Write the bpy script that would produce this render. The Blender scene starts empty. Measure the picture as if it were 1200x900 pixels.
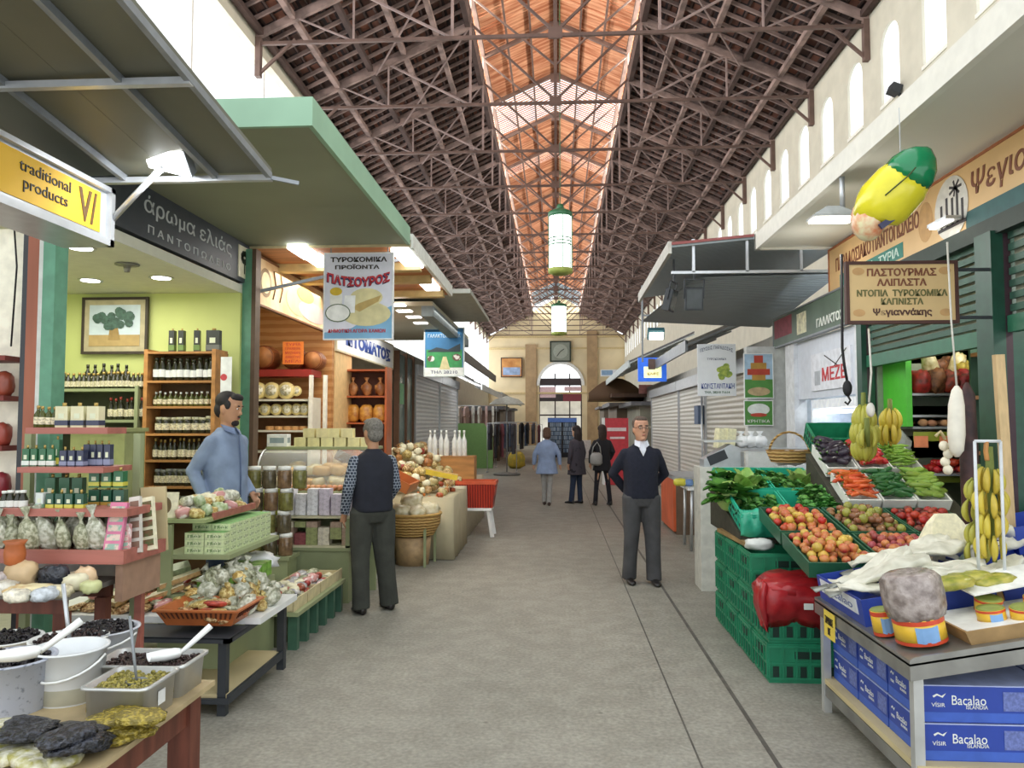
import bpy, math, random
from mathutils import Vector, Matrix, Euler
RN = random.Random(11)
PI = math.pi
SC = bpy.context.scene
COL = SC.collection
# ---------------------------------------------------------------- camera
CZ = 1.72
F = 900.0
PITCH = math.atan(47 / 900); YAW = math.atan(52 / 900)
cam_d = bpy.data.cameras.new('camera'); cam = bpy.data.objects.new('camera', cam_d); COL.objects.link(cam)
cam.location = (0, 0, CZ); cam.rotation_euler = (PI / 2 + PITCH, 0, YAW)
cam_d.sensor_width = 36; cam_d.lens = 36 * F / 1200; cam_d.clip_end = 300; cam_d.clip_start = 0.05
SC.camera = cam
CR = Euler((PI / 2 + PITCH, 0, YAW)).to_matrix()
def at(px, py, X=None, Y=None, Z=None):
    """world point seen at photo position (px, py) on the given plane"""
    d = CR @ Vector(((px - 600) / F, (450 - py) / F, -1))
    if Y is not None: t = Y / d.y
    elif X is not None: t = X / d.x
    else: t = (Z - CZ) / d.z
    return Vector((d.x * t, d.y * t, CZ + d.z * t))
# ---------------------------------------------------------------- materials
def lin(c):
    if isinstance(c, str):
        c = c.lstrip('#'); c = [int(c[i:i + 2], 16) / 255 for i in (0, 2, 4)]
    return tuple((x / 12.92 if x <= .04045 else ((x + .055) / 1.055) ** 2.4) for x in c[:3])
MATS = {}
def mat(name, col, rough=.6, metal=0, var=.12, scale=12, bump=0, rand=0, emit=0, alpha=1, col2=None, stretch=None, trans=0, spec=.5, thr=None, detail=3):
    if name in MATS: return MATS[name]
    m = bpy.data.materials.new(name); m.use_nodes = True
    nt = m.node_tree; nt.nodes.clear(); N = nt.nodes.new; L = nt.links.new
    out = N('ShaderNodeOutputMaterial'); b = N('ShaderNodeBsdfPrincipled')
    L(b.outputs[0], out.inputs[0])
    c = lin(col); c2 = lin(col2) if col2 else tuple(x * (1 - var) for x in c)
    if not col2: c = tuple(min(1, x * (1 + var * .6)) for x in c)
    tc = N('ShaderNodeTexCoord'); mp = N('ShaderNodeMapping'); L(tc.outputs['Object'], mp.inputs[0])
    mp.inputs['Scale'].default_value = stretch or (1, 1, 1)
    nz = N('ShaderNodeTexNoise'); nz.inputs['Scale'].default_value = scale; nz.inputs['Detail'].default_value = detail
    L(mp.outputs[0], nz.inputs['Vector'])
    cr = N('ShaderNodeValToRGB'); L(nz.outputs['Fac'], cr.inputs[0])
    lo, hi = thr or (.35, .65)
    cr.color_ramp.elements[0].position = lo; cr.color_ramp.elements[1].position = hi
    cr.color_ramp.elements[0].color = (*c2, 1); cr.color_ramp.elements[1].color = (*c, 1)
    src = cr.outputs[0]
    if rand:
        oi = N('ShaderNodeObjectInfo'); hs = N('ShaderNodeHueSaturation'); mr = N('ShaderNodeMapRange')
        mr.inputs['To Min'].default_value = 1 - rand; mr.inputs['To Max'].default_value = 1 + rand
        L(oi.outputs['Random'], mr.inputs[0]); L(mr.outputs[0], hs.inputs['Value'])
        mh = N('ShaderNodeMapRange'); mh.inputs['To Min'].default_value = .5 - rand * .08; mh.inputs['To Max'].default_value = .5 + rand * .08
        ml = N('ShaderNodeMath'); ml.operation = 'MULTIPLY'; ml.inputs[1].default_value = 7.31; L(oi.outputs['Random'], ml.inputs[0])
        fr = N('ShaderNodeMath'); fr.operation = 'FRACT'; L(ml.outputs[0], fr.inputs[0]); L(fr.outputs[0], mh.inputs[0]); L(mh.outputs[0], hs.inputs['Hue'])
        L(src, hs.inputs['Color']); src = hs.outputs[0]
    L(src, b.inputs['Base Color'])
    b.inputs['Roughness'].default_value = rough; b.inputs['Metallic'].default_value = metal
    b.inputs['Specular IOR Level'].default_value = spec
    if alpha < 1: b.inputs['Alpha'].default_value = alpha
    if trans: b.inputs['Transmission Weight'].default_value = trans; b.inputs['IOR'].default_value = 1.15
    if emit: L(src, b.inputs['Emission Color']); b.inputs['Emission Strength'].default_value = emit
    if bump:
        bp = N('ShaderNodeBump'); bp.inputs['Strength'].default_value = bump; bp.inputs['Distance'].default_value = .02
        L(nz.outputs['Fac'], bp.inputs['Height']); L(bp.outputs[0], b.inputs['Normal'])
    MATS[name] = m; m.diffuse_color = (*c, 1)
    return m
def P(name, col, **k): return mat(name, col, **k)
def wave(name, ca, cb, scale, axis='Z', rough=.6, metal=0, bump=.5, thr=(.4, .6), distort=0, noise=.15):
    """stripes (slats, corrugation, weave) along an object axis"""
    if name in MATS: return MATS[name]
    m = bpy.data.materials.new(name); m.use_nodes = True
    nt = m.node_tree; N = nt.nodes.new; L = nt.links.new; b = nt.nodes['Principled BSDF']
    tc = N('ShaderNodeTexCoord'); w = N('ShaderNodeTexWave'); w.bands_direction = axis
    w.inputs['Scale'].default_value = scale; w.inputs['Distortion'].default_value = distort; w.inputs['Detail Scale'].default_value = 2
    L(tc.outputs['Object'], w.inputs[0])
    cr = N('ShaderNodeValToRGB'); L(w.outputs['Fac'], cr.inputs[0])
    cr.color_ramp.elements[0].position = thr[0]; cr.color_ramp.elements[1].position = thr[1]
    cr.color_ramp.elements[0].color = (*lin(ca), 1); cr.color_ramp.elements[1].color = (*lin(cb), 1)
    nz = N('ShaderNodeTexNoise'); nz.inputs['Scale'].default_value = 6; L(tc.outputs['Object'], nz.inputs['Vector'])
    mx = N('ShaderNodeMixRGB'); mx.blend_type = 'MULTIPLY'; mx.inputs[0].default_value = noise
    L(cr.outputs[0], mx.inputs[1]); L(nz.outputs['Fac'], mx.inputs[2]); L(mx.outputs[0], b.inputs['Base Color'])
    b.inputs['Roughness'].default_value = rough; b.inputs['Metallic'].default_value = metal
    if bump:
        bp = N('ShaderNodeBump'); bp.inputs['Strength'].default_value = bump; bp.inputs['Distance'].default_value = .02
        L(w.outputs['Fac'], bp.inputs['Height']); L(bp.outputs[0], b.inputs['Normal'])
    MATS[name] = m
    return m
def brick(name, c1, c2, mortar, scale, w=.5, h=.25, ms=.02, rough=.7, rotx=None, bump=.3):
    """blocks in two colours: printed packs, tartan, tiles"""
    if name in MATS: return MATS[name]
    m = bpy.data.materials.new(name); m.use_nodes = True
    nt = m.node_tree; N = nt.nodes.new; L = nt.links.new; b = nt.nodes['Principled BSDF']
    tc = N('ShaderNodeTexCoord'); mp = N('ShaderNodeMapping'); L(tc.outputs['Object'], mp.inputs[0])
    if rotx: mp.inputs['Rotation'].default_value = rotx
    t = N('ShaderNodeTexBrick'); L(mp.outputs[0], t.inputs[0])
    t.inputs['Color1'].default_value = (*lin(c1), 1); t.inputs['Color2'].default_value = (*lin(c2), 1); t.inputs['Mortar'].default_value = (*lin(mortar), 1)
    t.inputs['Scale'].default_value = scale; t.inputs['Brick Width'].default_value = w; t.inputs['Row Height'].default_value = h; t.inputs['Mortar Size'].default_value = ms
    L(t.outputs[0], b.inputs['Base Color']); b.inputs['Roughness'].default_value = rough
    if bump:
        bp = N('ShaderNodeBump'); bp.inputs['Strength'].default_value = bump; bp.inputs['Distance'].default_value = .01; bp.invert = True
        L(t.outputs['Fac'], bp.inputs['Height']); L(bp.outputs[0], b.inputs['Normal'])
    MATS[name] = m
    return m
# ---------------------------------------------------------------- mesh builder
def rotm(rx=0, ry=0, rz=0): return Euler((rx, ry, rz)).to_matrix()
class MB:
    def __init__(s, m=None):
        s.v = []; s.f = []; s.mi = []; s.sm = []; s.mats = []; s.cur = 0; s.xf = None
        if m: s.m(m)
    def m(s, m):
        if m not in s.mats: s.mats.append(m)
        s.cur = s.mats.index(m); return s
    def add(s, vs, fs, sm=False):
        n = len(s.v)
        if s.xf is not None: vs = [s.xf @ Vector(v) for v in vs]
        s.v += [tuple(v) for v in vs]
        for f in fs: s.f.append([i + n for i in f]); s.mi.append(s.cur); s.sm.append(sm)
        return s
    def box(s, x0, x1, y0, y1, z0, z1):
        vs = [(x, y, z) for z in (z0, z1) for y in (y0, y1) for x in (x0, x1)]
        return s.add(vs, [(0, 2, 3, 1), (4, 5, 7, 6), (0, 1, 5, 4), (1, 3, 7, 5), (3, 2, 6, 7), (2, 0, 4, 6)])
    def obox(s, c, sz, r=None):
        r = r if r is not None else rotm(); c = Vector(c)
        vs = [c + r @ Vector((x * sz[0] / 2, y * sz[1] / 2, z * sz[2] / 2)) for z in (-1, 1) for y in (-1, 1) for x in (-1, 1)]
        return s.add(vs, [(0, 2, 3, 1), (4, 5, 7, 6), (0, 1, 5, 4), (1, 3, 7, 5), (3, 2, 6, 7), (2, 0, 4, 6)])
    def bar(s, a, b, w, h=None):
        """square bar from a to b"""
        a = Vector(a); b = Vector(b); d = b - a; L = d.length; h = h or w
        z = d.normalized(); x = Vector((0, 0, 1)).cross(z)
        if x.length < 1e-4: x = Vector((1, 0, 0))
        x.normalize(); y = z.cross(x)
        vs = [p + x * (i * w / 2) + y * (j * h / 2) for p in (a, b) for j in (-1, 1) for i in (-1, 1)]
        return s.add(vs, [(0, 2, 3, 1), (4, 5, 7, 6), (0, 1, 5, 4), (1, 3, 7, 5), (3, 2, 6, 7), (2, 0, 4, 6)])
    def ring(s, secs, sm=True, cap=True, closed=False):
        n = len(secs[0]); vs = [p for q in secs for p in q]; fs = []
        k = len(secs)
        for i in range(k if closed else k - 1):
            a = i * n; b = ((i + 1) % k) * n
            for j in range(n): fs.append((a + j, a + (j + 1) % n, b + (j + 1) % n, b + j))
        if cap and not closed: fs.append(tuple(range(n))[::-1]); fs.append(tuple(range((k - 1) * n, k * n)))
        return s.add(vs, fs, sm)
    def lathe(s, prof, c=(0, 0, 0), n=14, r=None, sq=1, cap=True, sm=True):
        r = r if r is not None else rotm(); c = Vector(c)
        return s.ring([[c + r @ Vector((q * math.cos(a * 2 * PI / n), q * sq * math.sin(a * 2 * PI / n), z)) for a in range(n)] for q, z in prof], sm, cap)
    def cyl(s, a, b, r0, r1=None, n=12, sm=True, cap=True):
        return s.tube([a, b], [r0, r0 if r1 is None else r1], n, sm, cap)
    def tube(s, pts, r, n=8, sm=True, cap=True, ell=1):
        pts = [Vector(p) for p in pts]; k = len(pts)
        if not isinstance(r, (list, tuple)): r = [r] * k
        secs = []; px = None
        for i, p in enumerate(pts):
            d = (pts[min(i + 1, k - 1)] - pts[max(i - 1, 0)]).normalized()
            if px is None:
                px = Vector((0, 0, 1)).cross(d)
                if px.length < .01: px = Vector((1, 0, 0))
            px = (px - d * px.dot(d)).normalized(); py = d.cross(px)
            secs.append([p + px * (r[i] * math.cos(2 * PI * j / n)) + py * (r[i] * ell * math.sin(2 * PI * j / n)) for j in range(n)])
        return s.ring(secs, sm, cap)
    def ball(s, c, r, n=10, k=7, rot=None, fn=None):
        if not isinstance(r, (list, tuple)): r = (r, r, r)
        rot = rot if rot is not None else rotm(); c = Vector(c); secs = []
        for i in range(k + 1):
            t = PI * i / k; sr = max(math.sin(t), .02); row = []
            for j in range(n):
                a = 2 * PI * j / n; v = Vector((sr * math.cos(a), sr * math.sin(a), -math.cos(t)))
                if fn: v = v * fn(v)
                row.append(c + rot @ Vector((v.x * r[0], v.y * r[1], v.z * r[2])))
            secs.append(row)
        return s.ring(secs)
    def prism(s, poly, y0, y1, axis='y'):
        """polygon (a, b) extruded; axis y: a=x b=z, axis x: a=y b=z, axis z: a=x b=y"""
        def q(a, b, t): return {'y': (a, t, b), 'x': (t, a, b), 'z': (a, b, t)}[axis]
        n = len(poly); vs = [q(a, b, y0) for a, b in poly] + [q(a, b, y1) for a, b in poly]
        fs = [tuple(range(n)), tuple(range(n, 2 * n))[::-1]] + [(i, i + n, (i + 1) % n + n, (i + 1) % n) for i in range(n)]
        return s.add(vs, fs)
    def mesh(s, name):
        me = bpy.data.meshes.new(name); me.from_pydata(s.v, [], s.f)
        for m in s.mats: me.materials.append(m)
        me.polygons.foreach_set('material_index', s.mi); me.polygons.foreach_set('use_smooth', s.sm)
        me.update(); return me
    def build(s, name, parent=None, loc=(0, 0, 0), rot=(0, 0, 0), bevel=0, label=None):
        o = bpy.data.objects.new(name, s.mesh(name)); COL.objects.link(o); o.location = loc; o.rotation_euler = rot
        if parent is not None: o.parent = parent
        if bevel:
            b = o.modifiers.new('bevel', 'BEVEL'); b.width = bevel; b.segments = 2; b.limit_method = 'ANGLE'; b.angle_limit = .8
        if label: o['label'] = label
        return o
def tag(o, label=None, cat=None, group=None, kind=None):
    if label: o['label'] = label
    if cat: o['category'] = cat
    if group: o['group'] = group
    if kind: o['kind'] = kind
    return o
def S(name, loc=(0, 0, 0)):
    o = bpy.data.objects.new(name, None); COL.objects.link(o); o.location = loc; o['kind'] = 'structure'; return o
def T(name, label, cat, loc=(0, 0, 0), rz=0, group=None):
    o = bpy.data.objects.new(name, None); COL.objects.link(o); o.location = loc; o.rotation_euler = (0, 0, rz)
    o.empty_display_size = .1
    return tag(o, label, cat, group)
def struct(name, mb, parent=None, **k):
    o = mb.build(name, parent, **k)
    if parent is None: o['kind'] = 'structure'
    return o
def kids(o): return CH.get(o.name, [])
def dup(o, loc=None, rot=None, scale=None, label=None, group=None, parent=None):
    """copy a thing with copies of its parts and sub-parts"""
    r = o.copy(); COL.objects.link(r)
    if parent is not None: r.parent = parent
    if loc is not None: r.location = loc
    if rot is not None: r.rotation_euler = rot
    if scale is not None: r.scale = (scale,) * 3 if isinstance(scale, (int, float)) else scale
    if label: r['label'] = label
    if group: r['group'] = group
    for ch in list(o.children): dup(ch, parent=r)
    return r
class Row:
    """first call uses the prototype itself, later calls copies of it"""
    def __init__(s, proto): s.p = proto; s.used = False
    def put(s, loc, rot=(0, 0, 0), scale=1, label=None, group=None):
        sc = (scale,) * 3 if isinstance(scale, (int, float)) else scale
        if not s.used:
            s.used = True; o = s.p; o.location = loc; o.rotation_euler = rot; o.scale = sc
            if label: o['label'] = label
            if group: o['group'] = group
            return o
        return dup(s.p, loc, rot, sc, label, group)
# ---------------------------------------------------------------- lettering
def letters(body, m, w=None, h=None, size=.1, parent=None, loc=(0, 0, 0), rot=(0, 0, 0), bold=0, ext=.002, name='lettering', arc=0, skew=0, center=True):
    cu = bpy.data.curves.new(name, 'FONT'); cu.body = body; cu.size = size; cu.align_x = 'CENTER'; cu.align_y = 'CENTER'
    cu.offset = bold; cu.extrude = ext; cu.resolution_u = 3
    o = bpy.data.objects.new('tmp', cu)
    me = bpy.data.meshes.new_from_object(o)
    bpy.data.objects.remove(o); bpy.data.curves.remove(cu)
    xs = [v.co.x for v in me.vertices]; ys = [v.co.y for v in me.vertices]
    x0, x1, y0, y1 = min(xs), max(xs), min(ys), max(ys)
    sx = w / (x1 - x0) if w else 1; sy = h / (y1 - y0) if h else (sx if w else 1)
    if h and not w: sx = sy
    for v in me.vertices:
        x = (v.co.x - (x0 + x1) / 2) * sx; y = (v.co.y - (y0 + y1) / 2) * sy
        if arc: y += arc * (1 - (2 * x / (sx * (x1 - x0))) ** 2)
        v.co = (x + skew * y, y, v.co.z)
    me.materials.clear(); me.materials.append(m); me.name = name
    q = bpy.data.objects.new(name, me); COL.objects.link(q); q.location = loc; q.rotation_euler = rot
    if parent is not None: q.parent = parent
    return q
RX = {'L': (PI / 2, 0, PI / 2), 'R': (PI / 2, 0, -PI / 2), 'F': (PI / 2, 0, 0)}   # signs facing the aisle from left / right, or facing the camera
def board(name, label, cat, side, lo, w, h, m, t=.03, frame=None, fw=.02, group=None, loc_center=False):
    """sign board: local x along the reading direction, y up, z toward the reader; lo = lower left corner"""
    b = MB(m); b.box(0, w, 0, h, -t, 0)
    o = b.build(name, loc=lo, rot=RX[side]); tag(o, label, cat, group)
    if frame:
        f = MB(frame)
        f.box(-fw, w + fw, -fw, 0, -t - .004, .008); f.box(-fw, w + fw, h, h + fw, -t - .004, .008)
        f.box(-fw, 0, 0, h, -t - .004, .008); f.box(w, w + fw, 0, h, -t - .004, .008)
        f.build('frame', o)
    return o
def poly(parent, m, pts, z=.002, t=.002, name='picture'):
    b = MB(m); b.prism(pts, z, z + t, 'z'); return b.build(name, parent)
def disc(cx, cy, rx, ry=None, n=20): ry = ry or rx; return [(cx + rx * math.cos(2 * PI * i / n), cy + ry * math.sin(2 * PI * i / n)) for i in range(n)]
def rect(x0, y0, x1, y1): return [(x0, y0), (x1, y0), (x1, y1), (x0, y1)]
def area(name, loc, rot, sx, sy, e, col=(1, 1, 1), spread=None):
    l = bpy.data.lights.new(name, 'AREA'); l.shape = 'RECTANGLE'; l.size = sx; l.size_y = sy; l.energy = e; l.color = col
    if spread: l.spread = spread
    o = bpy.data.objects.new(name, l); COL.objects.link(o); o.location = loc; o.rotation_euler = rot; return o
def jit(a): return RN.uniform(-a, a)
# ================================================================ HALL
HW, ZE, YE = 5.6, 8.97, 63.4        # half width, eaves height, end wall
SL = .481                           # roof slope
LX, LZ = 1.9, 10.75                 # lantern half width and foot height
Y0R = 9.0                           # first roof bay in view
m_white = P('whitewashed plaster', '#d3cfbe', rough=.9, var=.06, scale=3)
m_cream = P('cream plaster', '#e9d9b4', rough=.9, var=.1, scale=.7)
m_steel = P('painted brown iron', '#6b554d', rough=.6, var=.25, scale=3)
m_lightiron = P('dusty iron', '#9a8580', rough=.6, var=.25, scale=3)
# floor : worn concrete with patches and stains
def floor_mat():
    m = bpy.data.materials.new('worn concrete'); m.use_nodes = True; nt = m.node_tree; N = nt.nodes.new; L = nt.links.new; b = nt.nodes['Principled BSDF']
    tc = N('ShaderNodeTexCoord')
    def noise(s, d, st=(1, 1, 1)):
        mp = N('ShaderNodeMapping'); mp.inputs['Scale'].default_value = st; L(tc.outputs['Object'], mp.inputs[0])
        n = N('ShaderNodeTexNoise'); n.inputs['Scale'].default_value = s; n.inputs['Detail'].default_value = d; L(mp.outputs[0], n.inputs['Vector']); return n
    def ramp(n, a, b_, ca, cb):
        r = N('ShaderNodeValToRGB'); L(n.outputs['Fac'], r.inputs[0]); e = r.color_ramp.elements
        e[0].position = a; e[1].position = b_; e[0].color = (*lin(ca), 1); e[1].color = (*lin(cb), 1); return r
    base = ramp(noise(.45, 5, (1, .5, 1)), .35, .68, '#98968b', '#b4b1a5')
    fine = ramp(noise(38, 4), .3, .72, '#c0c0c0', '#ffffff'); mid = ramp(noise(5, 6), .42, .6, '#c6c3bd', '#ffffff')
    m1 = N('ShaderNodeMixRGB'); m1.blend_type = 'MULTIPLY'; m1.inputs[0].default_value = .75; L(base.outputs[0], m1.inputs[1]); L(fine.outputs[0], m1.inputs[2])
    m2 = N('ShaderNodeMixRGB'); m2.blend_type = 'MULTIPLY'; m2.inputs[0].default_value = .3; L(m1.outputs[0], m2.inputs[1]); L(mid.outputs[0], m2.inputs[2])
    vo = N('ShaderNodeTexVoronoi'); vo.inputs['Scale'].default_value = 3.3; L(tc.outputs['Object'], vo.inputs['Vector'])
    sp = N('ShaderNodeValToRGB'); L(vo.outputs['Distance'], sp.inputs[0]); sp.color_ramp.elements[0].position = .03; sp.color_ramp.elements[1].position = .06
    sp.color_ramp.elements[0].color = (.45, .43, .4, 1); sp.color_ramp.elements[1].color = (1, 1, 1, 1)
    m3 = N('ShaderNodeMixRGB'); m3.blend_type = 'MULTIPLY'; m3.inputs[0].default_value = .6; L(m2.outputs[0], m3.inputs[1]); L(sp.outputs[0], m3.inputs[2])
    L(m3.outputs[0], b.inputs['Base Color'])
    b.inputs['Roughness'].default_value = .55; b.inputs['Specular IOR Level'].default_value = .35
    bp = N('ShaderNodeBump'); bp.inputs['Strength'].default_value = .25; bp.inputs['Distance'].default_value = .01; L(noise(60, 3).outputs['Fac'], bp.inputs['Height']); L(bp.outputs[0], b.inputs['Normal'])
    return m
b = MB(floor_mat()); b.box(-6, 6, -4, YE + .4, -.2, 0); struct('floor', b)
b = MB(P('dark groove', '#5b5852', var=.3)); b.box(1.10, 1.125, 0, 40, 0, .003); b.box(.72, .73, 0, 40, 0, .0025); struct('trim_1', b)
# ---- right wall : piers, sills and arched openings
def arch_wall(name, x0, x1, ya, yb, zb, zt, pitch, off, ww, z0, zs, z1, mt):
    b = MB(mt); b.box(x0, x1, ya, yb, zb, z0)
    n = int((yb - ya) / pitch); b.box(x0, x1, ya, yb, z1 + .0, zt)
    ys = [off + i * pitch for i in range(-20, 60) if ya + .5 < off + i * pitch < yb - .5]
    p = ya
    for y in ys:
        b.box(x0, x1, p, y - ww / 2, z0, z1); p = y + ww / 2
        rr = ww / 2
        for s in (-1, 1):          # haunches of the arch
            pts = [(y + s * rr, zs)] + [(y + s * rr * math.cos(t * PI / 12), zs + (z1 - zs) * math.sin(t * PI / 12)) for t in range(1, 7)] + [(y + s * rr, z1)]
            if s > 0: pts = pts[::-1]
            b.prism(pts, x0, x1, 'x')
    b.box(x0, x1, p, yb, z0, z1)
    return struct(name, b), ys
wr, wys = arch_wall('wall_right', HW, HW + .05, 2, YE, 0, ZE + .1, 1.5, 12.93, .72, 7.16, 8.12, 8.46, m_white)
sill = MB(P('window ledge', '#f2f0e6', var=.04)); sill.box(HW - .02, HW + .06, -.37, .37, 7.1, 7.16)
gl = P('clear window glass', '#ffffff', rough=.02, var=0, alpha=.08)
for i, y in enumerate(wys[:34]):
    if i == 0: s0 = sill.build('window_1', loc=(0, y, 0)); s0['kind'] = 'structure'; q = MB(gl); q.box(HW + .03, HW + .034, -.33, .33, 7.16, 8.3); q.build('pane', s0)
    else: k = dup(s0, (0, y, 0)); k.name = 'window_%d' % (i + 1)
# ---- left wall : low wall and a long glazed band
b = MB(m_white); b.box(-HW - .3, -HW, 2, YE, 0, 4.4); b.box(-HW - .3, -HW, 2, YE, 8.75, ZE + .1)
struct('wall_left', b)
b = MB(P('white window bar', '#f6f6f0', var=.03)); y = 2.6
while y < YE: b.box(-HW - .2, -HW - .12, y - .03, y + .03, 4.4, 8.75); y += 2.97
o = struct('window_40', b); q = MB(gl); q.box(-HW - .17, -HW - .165, 2, YE, 4.4, 8.75); q.build('pane', o)
# ---- roof slopes : tiles on battens on rafters on purlins
def tile_mat():
    m = bpy.data.materials.new('roof tile underside'); m.use_nodes = True; nt = m.node_tree; N = nt.nodes.new; L = nt.links.new; b = nt.nodes['Principled BSDF']
    tc = N('ShaderNodeTexCoord'); t = N('ShaderNodeTexBrick'); mp = N('ShaderNodeMapping'); mp.inputs['Rotation'].default_value = (0, 0, PI / 2)
    L(tc.outputs['Object'], mp.inputs[0]); L(mp.outputs[0], t.inputs[0]); t.inputs['Scale'].default_value = 1
    t.inputs['Brick Width'].default_value = .42; t.inputs['Row Height'].default_value = .24; t.inputs['Mortar Size'].default_value = .03; t.inputs['Bias'].default_value = -.1
    t.inputs['Color1'].default_value = (*lin('#57403a'), 1); t.inputs['Color2'].default_value = (*lin('#96604c'), 1); t.inputs['Mortar'].default_value = (*lin('#33282a'), 1)
    nz = N('ShaderNodeTexNoise'); nz.inputs['Scale'].default_value = .9; nz.inputs['Detail'].default_value = 5; L(tc.outputs['Object'], nz.inputs['Vector'])
    cr = N('ShaderNodeValToRGB'); cr.color_ramp.elements[0].position = .35; cr.color_ramp.elements[1].position = .65; cr.color_ramp.elements[0].color = (.35, .33, .34, 1); L(nz.outputs['Fac'], cr.inputs[0])
    mx = N('ShaderNodeMixRGB'); mx.blend_type = 'MULTIPLY'; mx.inputs[0].default_value = .9; L(t.outputs[0], mx.inputs[1]); L(cr.outputs[0], mx.inputs[2]); L(mx.outputs[0], b.inputs['Base Color'])
    b.inputs['Roughness'].default_value = .9
    return m
m_tile = tile_mat(); m_raft = P('dusty roof timber', '#917b74', rough=.9, var=.4, scale=2.5, thr=(.4, .6)); m_raft2 = P('dark roof timber', '#4f3d38', rough=.9, var=.3, scale=3)
def zr(x): return ZE + (HW - abs(x)) * SL
for s, nm in ((-1, 'left'), (1, 'right')):
    xo = 6.0; b = MB(m_tile)
    pl = [(s * xo, zr(xo) + .26), (s * LX, zr(LX) + .26), (s * LX, zr(LX) + .22), (s * xo, zr(xo) + .22)]
    b.prism(pl if s < 0 else pl[::-1], Y0R, YE)
    roof = struct('roof_' + nm, b)
    b = MB(m_raft); y = Y0R + .2
    while y < YE - .3:
        b.bar((s * xo, y, zr(xo) + .12), (s * LX, y, zr(LX) + .12), .045, .07); y += .42
    tag(b.build('rafters', roof), kind='stuff')
    b = MB(m_raft2); x = LX + .15
    while x < xo:
        b.box(*(sorted((s * x - .02, s * x + .02))), Y0R, YE, zr(x) + .165, zr(x) + .2); x += .2
    tag(b.build('battens', roof), kind='stuff')
    for x in (2.65, 3.4, 4.15, 4.9, 5.5):
        b = MB(m_raft if x in (3.4, 4.9, 2.65) else m_raft2); b.box(*sorted((s * x - .055, s * x + .055)), Y0R, YE, zr(x) - .03, zr(x) + .08); b.build('purlin', roof)
    b = MB(m_raft2); b.box(*sorted((s * LX, s * (LX + .12))), Y0R, YE, LZ - .15, LZ + .3); b.build('ridge_curb', roof)
# ---- lantern over the ridge : laths with gaps, glazed bays
LE, LR = LZ + .72, LZ + 1.62      # lantern eaves and ridge
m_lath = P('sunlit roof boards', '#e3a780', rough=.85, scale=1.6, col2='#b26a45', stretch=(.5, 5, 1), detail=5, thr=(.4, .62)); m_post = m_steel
lan = MB(m_lath); y = Y0R
while y < 57:
    pit = .16; wd = .15
    if 23.0 < y < 25.8: wd = .055
    elif 28.8 < y < 30.2: wd = .085
    elif RN.random() < .10: wd = .11
    for s in (-1, 1):
        lan.bar((s * 2.15, y, LE - .05), (0, y, LR), wd, .02)
    y += pit
roof_l = struct('roof_lantern', lan)
b = MB(m_steel)
for s in (-1, 1):
    b.bar((s * LX, Y0R, LE - .02), (s * LX, YE, LE - .02), .1, .12)
    for x in (.65, 1.25): b.bar((s * x, Y0R, LR - x * (LR - LE) / LX - .06), (s * x, YE, LR - x * (LR - LE) / LX - .06), .05, .07)
b.bar((0, Y0R, LR - .06), (0, YE, LR - .06), .1, .14); b.build('lantern_purlins', roof_l)
b = MB(P('pale roof glazing', '#cfe6f2', rough=.1, var=.05, alpha=.75))
for s in (-1, 1): b.bar((s * 1.95, 60.2, LE), (0, 60.2, LR + .02), 6.2, .02)
b.build('glazed_bay', roof_l)
b = MB(P('grey glazing bar', '#6f8190'))
y = 57.3
while y < 63:
    for s in (-1, 1): b.bar((s * 1.95, y, LE - .03), (0, y, LR - .02), .05, .05)
    y += .7
b.build('glazing_bars', roof_l)
# ---- iron trusses
def truss():
    t = T('roof_truss', 'brown iron roof truss spanning the hall beneath the tiled roof', 'roof truss', group='iron trusses carrying the hall roof')
    for s in (-1, 1): b = MB(m_raft); b.bar((s * (HW + .1), 0, zr(HW) - .02), (s * LX, 0, zr(LX) - .08), .09, .14); b.build('rafter', t)
    b = MB(m_steel); b.bar((-HW, 0, 8.84), (HW, 0, 8.84), .06, .06); b.build('tie_beam', t)
    b = MB(m_steel); b.bar((0, 0, 8.8), (0, 0, LR - .05), .07); b.obox((0, 0, 8.88), (.26, .05, .2)); b.obox((0, 0, LR - .22), (.3, .05, .26)); b.build('king_post', t)
    for s in (-1, 1):
        b = MB(m_lightiron)
        b.bar((s * LX, 0, 8.84), (s * LX, 0, LE), .05); b.bar((s * 3.75, 0, 8.84), (s * 3.75, 0, zr(3.75)), .035)
        b.bar((s * LX, 0, 8.84), (s * 3.75, 0, zr(3.75) - .05), .04); b.bar((s * 3.75, 0, 8.84), (s * 4.8, 0, zr(4.8) - .05), .03)
        b.build('web', t)
    b = MB(m_steel)
    for s in (-1, 1):
        b.bar((0, 0, 8.9), (s * LX, 0, LZ - .05), .045); b.bar((0, 0, LR - .12), (s * LX, 0, LE - .1), .07, .11); b.bar((0, 0, 9.7), (s * LX, 0, LE - .14), .04)
    b.build('lantern_brace', t)
    for s in (-1, 1):
        b = MB(m_steel); b.box(*sorted((s * HW, s * (HW - .1))), -.06, .06, 8.2, 8.95)
        b.bar((s * (HW - .05), 0, 8.25), (s * (HW - .75), 0, 8.9), .05); b.build('bracket', t)
    return t
tr = Row(truss())
for i in range(17): tr.put((0, 13.75 + 2.97 * i, 0))
# long diagonal wind braces under the slopes
b = MB(m_lightiron)
for i in range(16):
    ya = 13.75 + 2.97 * i
    for s in (-1, 1):
        b.bar((s * LX, ya, LZ - .1), (s * HW * .72, ya + 2.97, zr(HW * .72) - .15), .03)
tag(b.build('wind_brace'), kind='structure')
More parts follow.
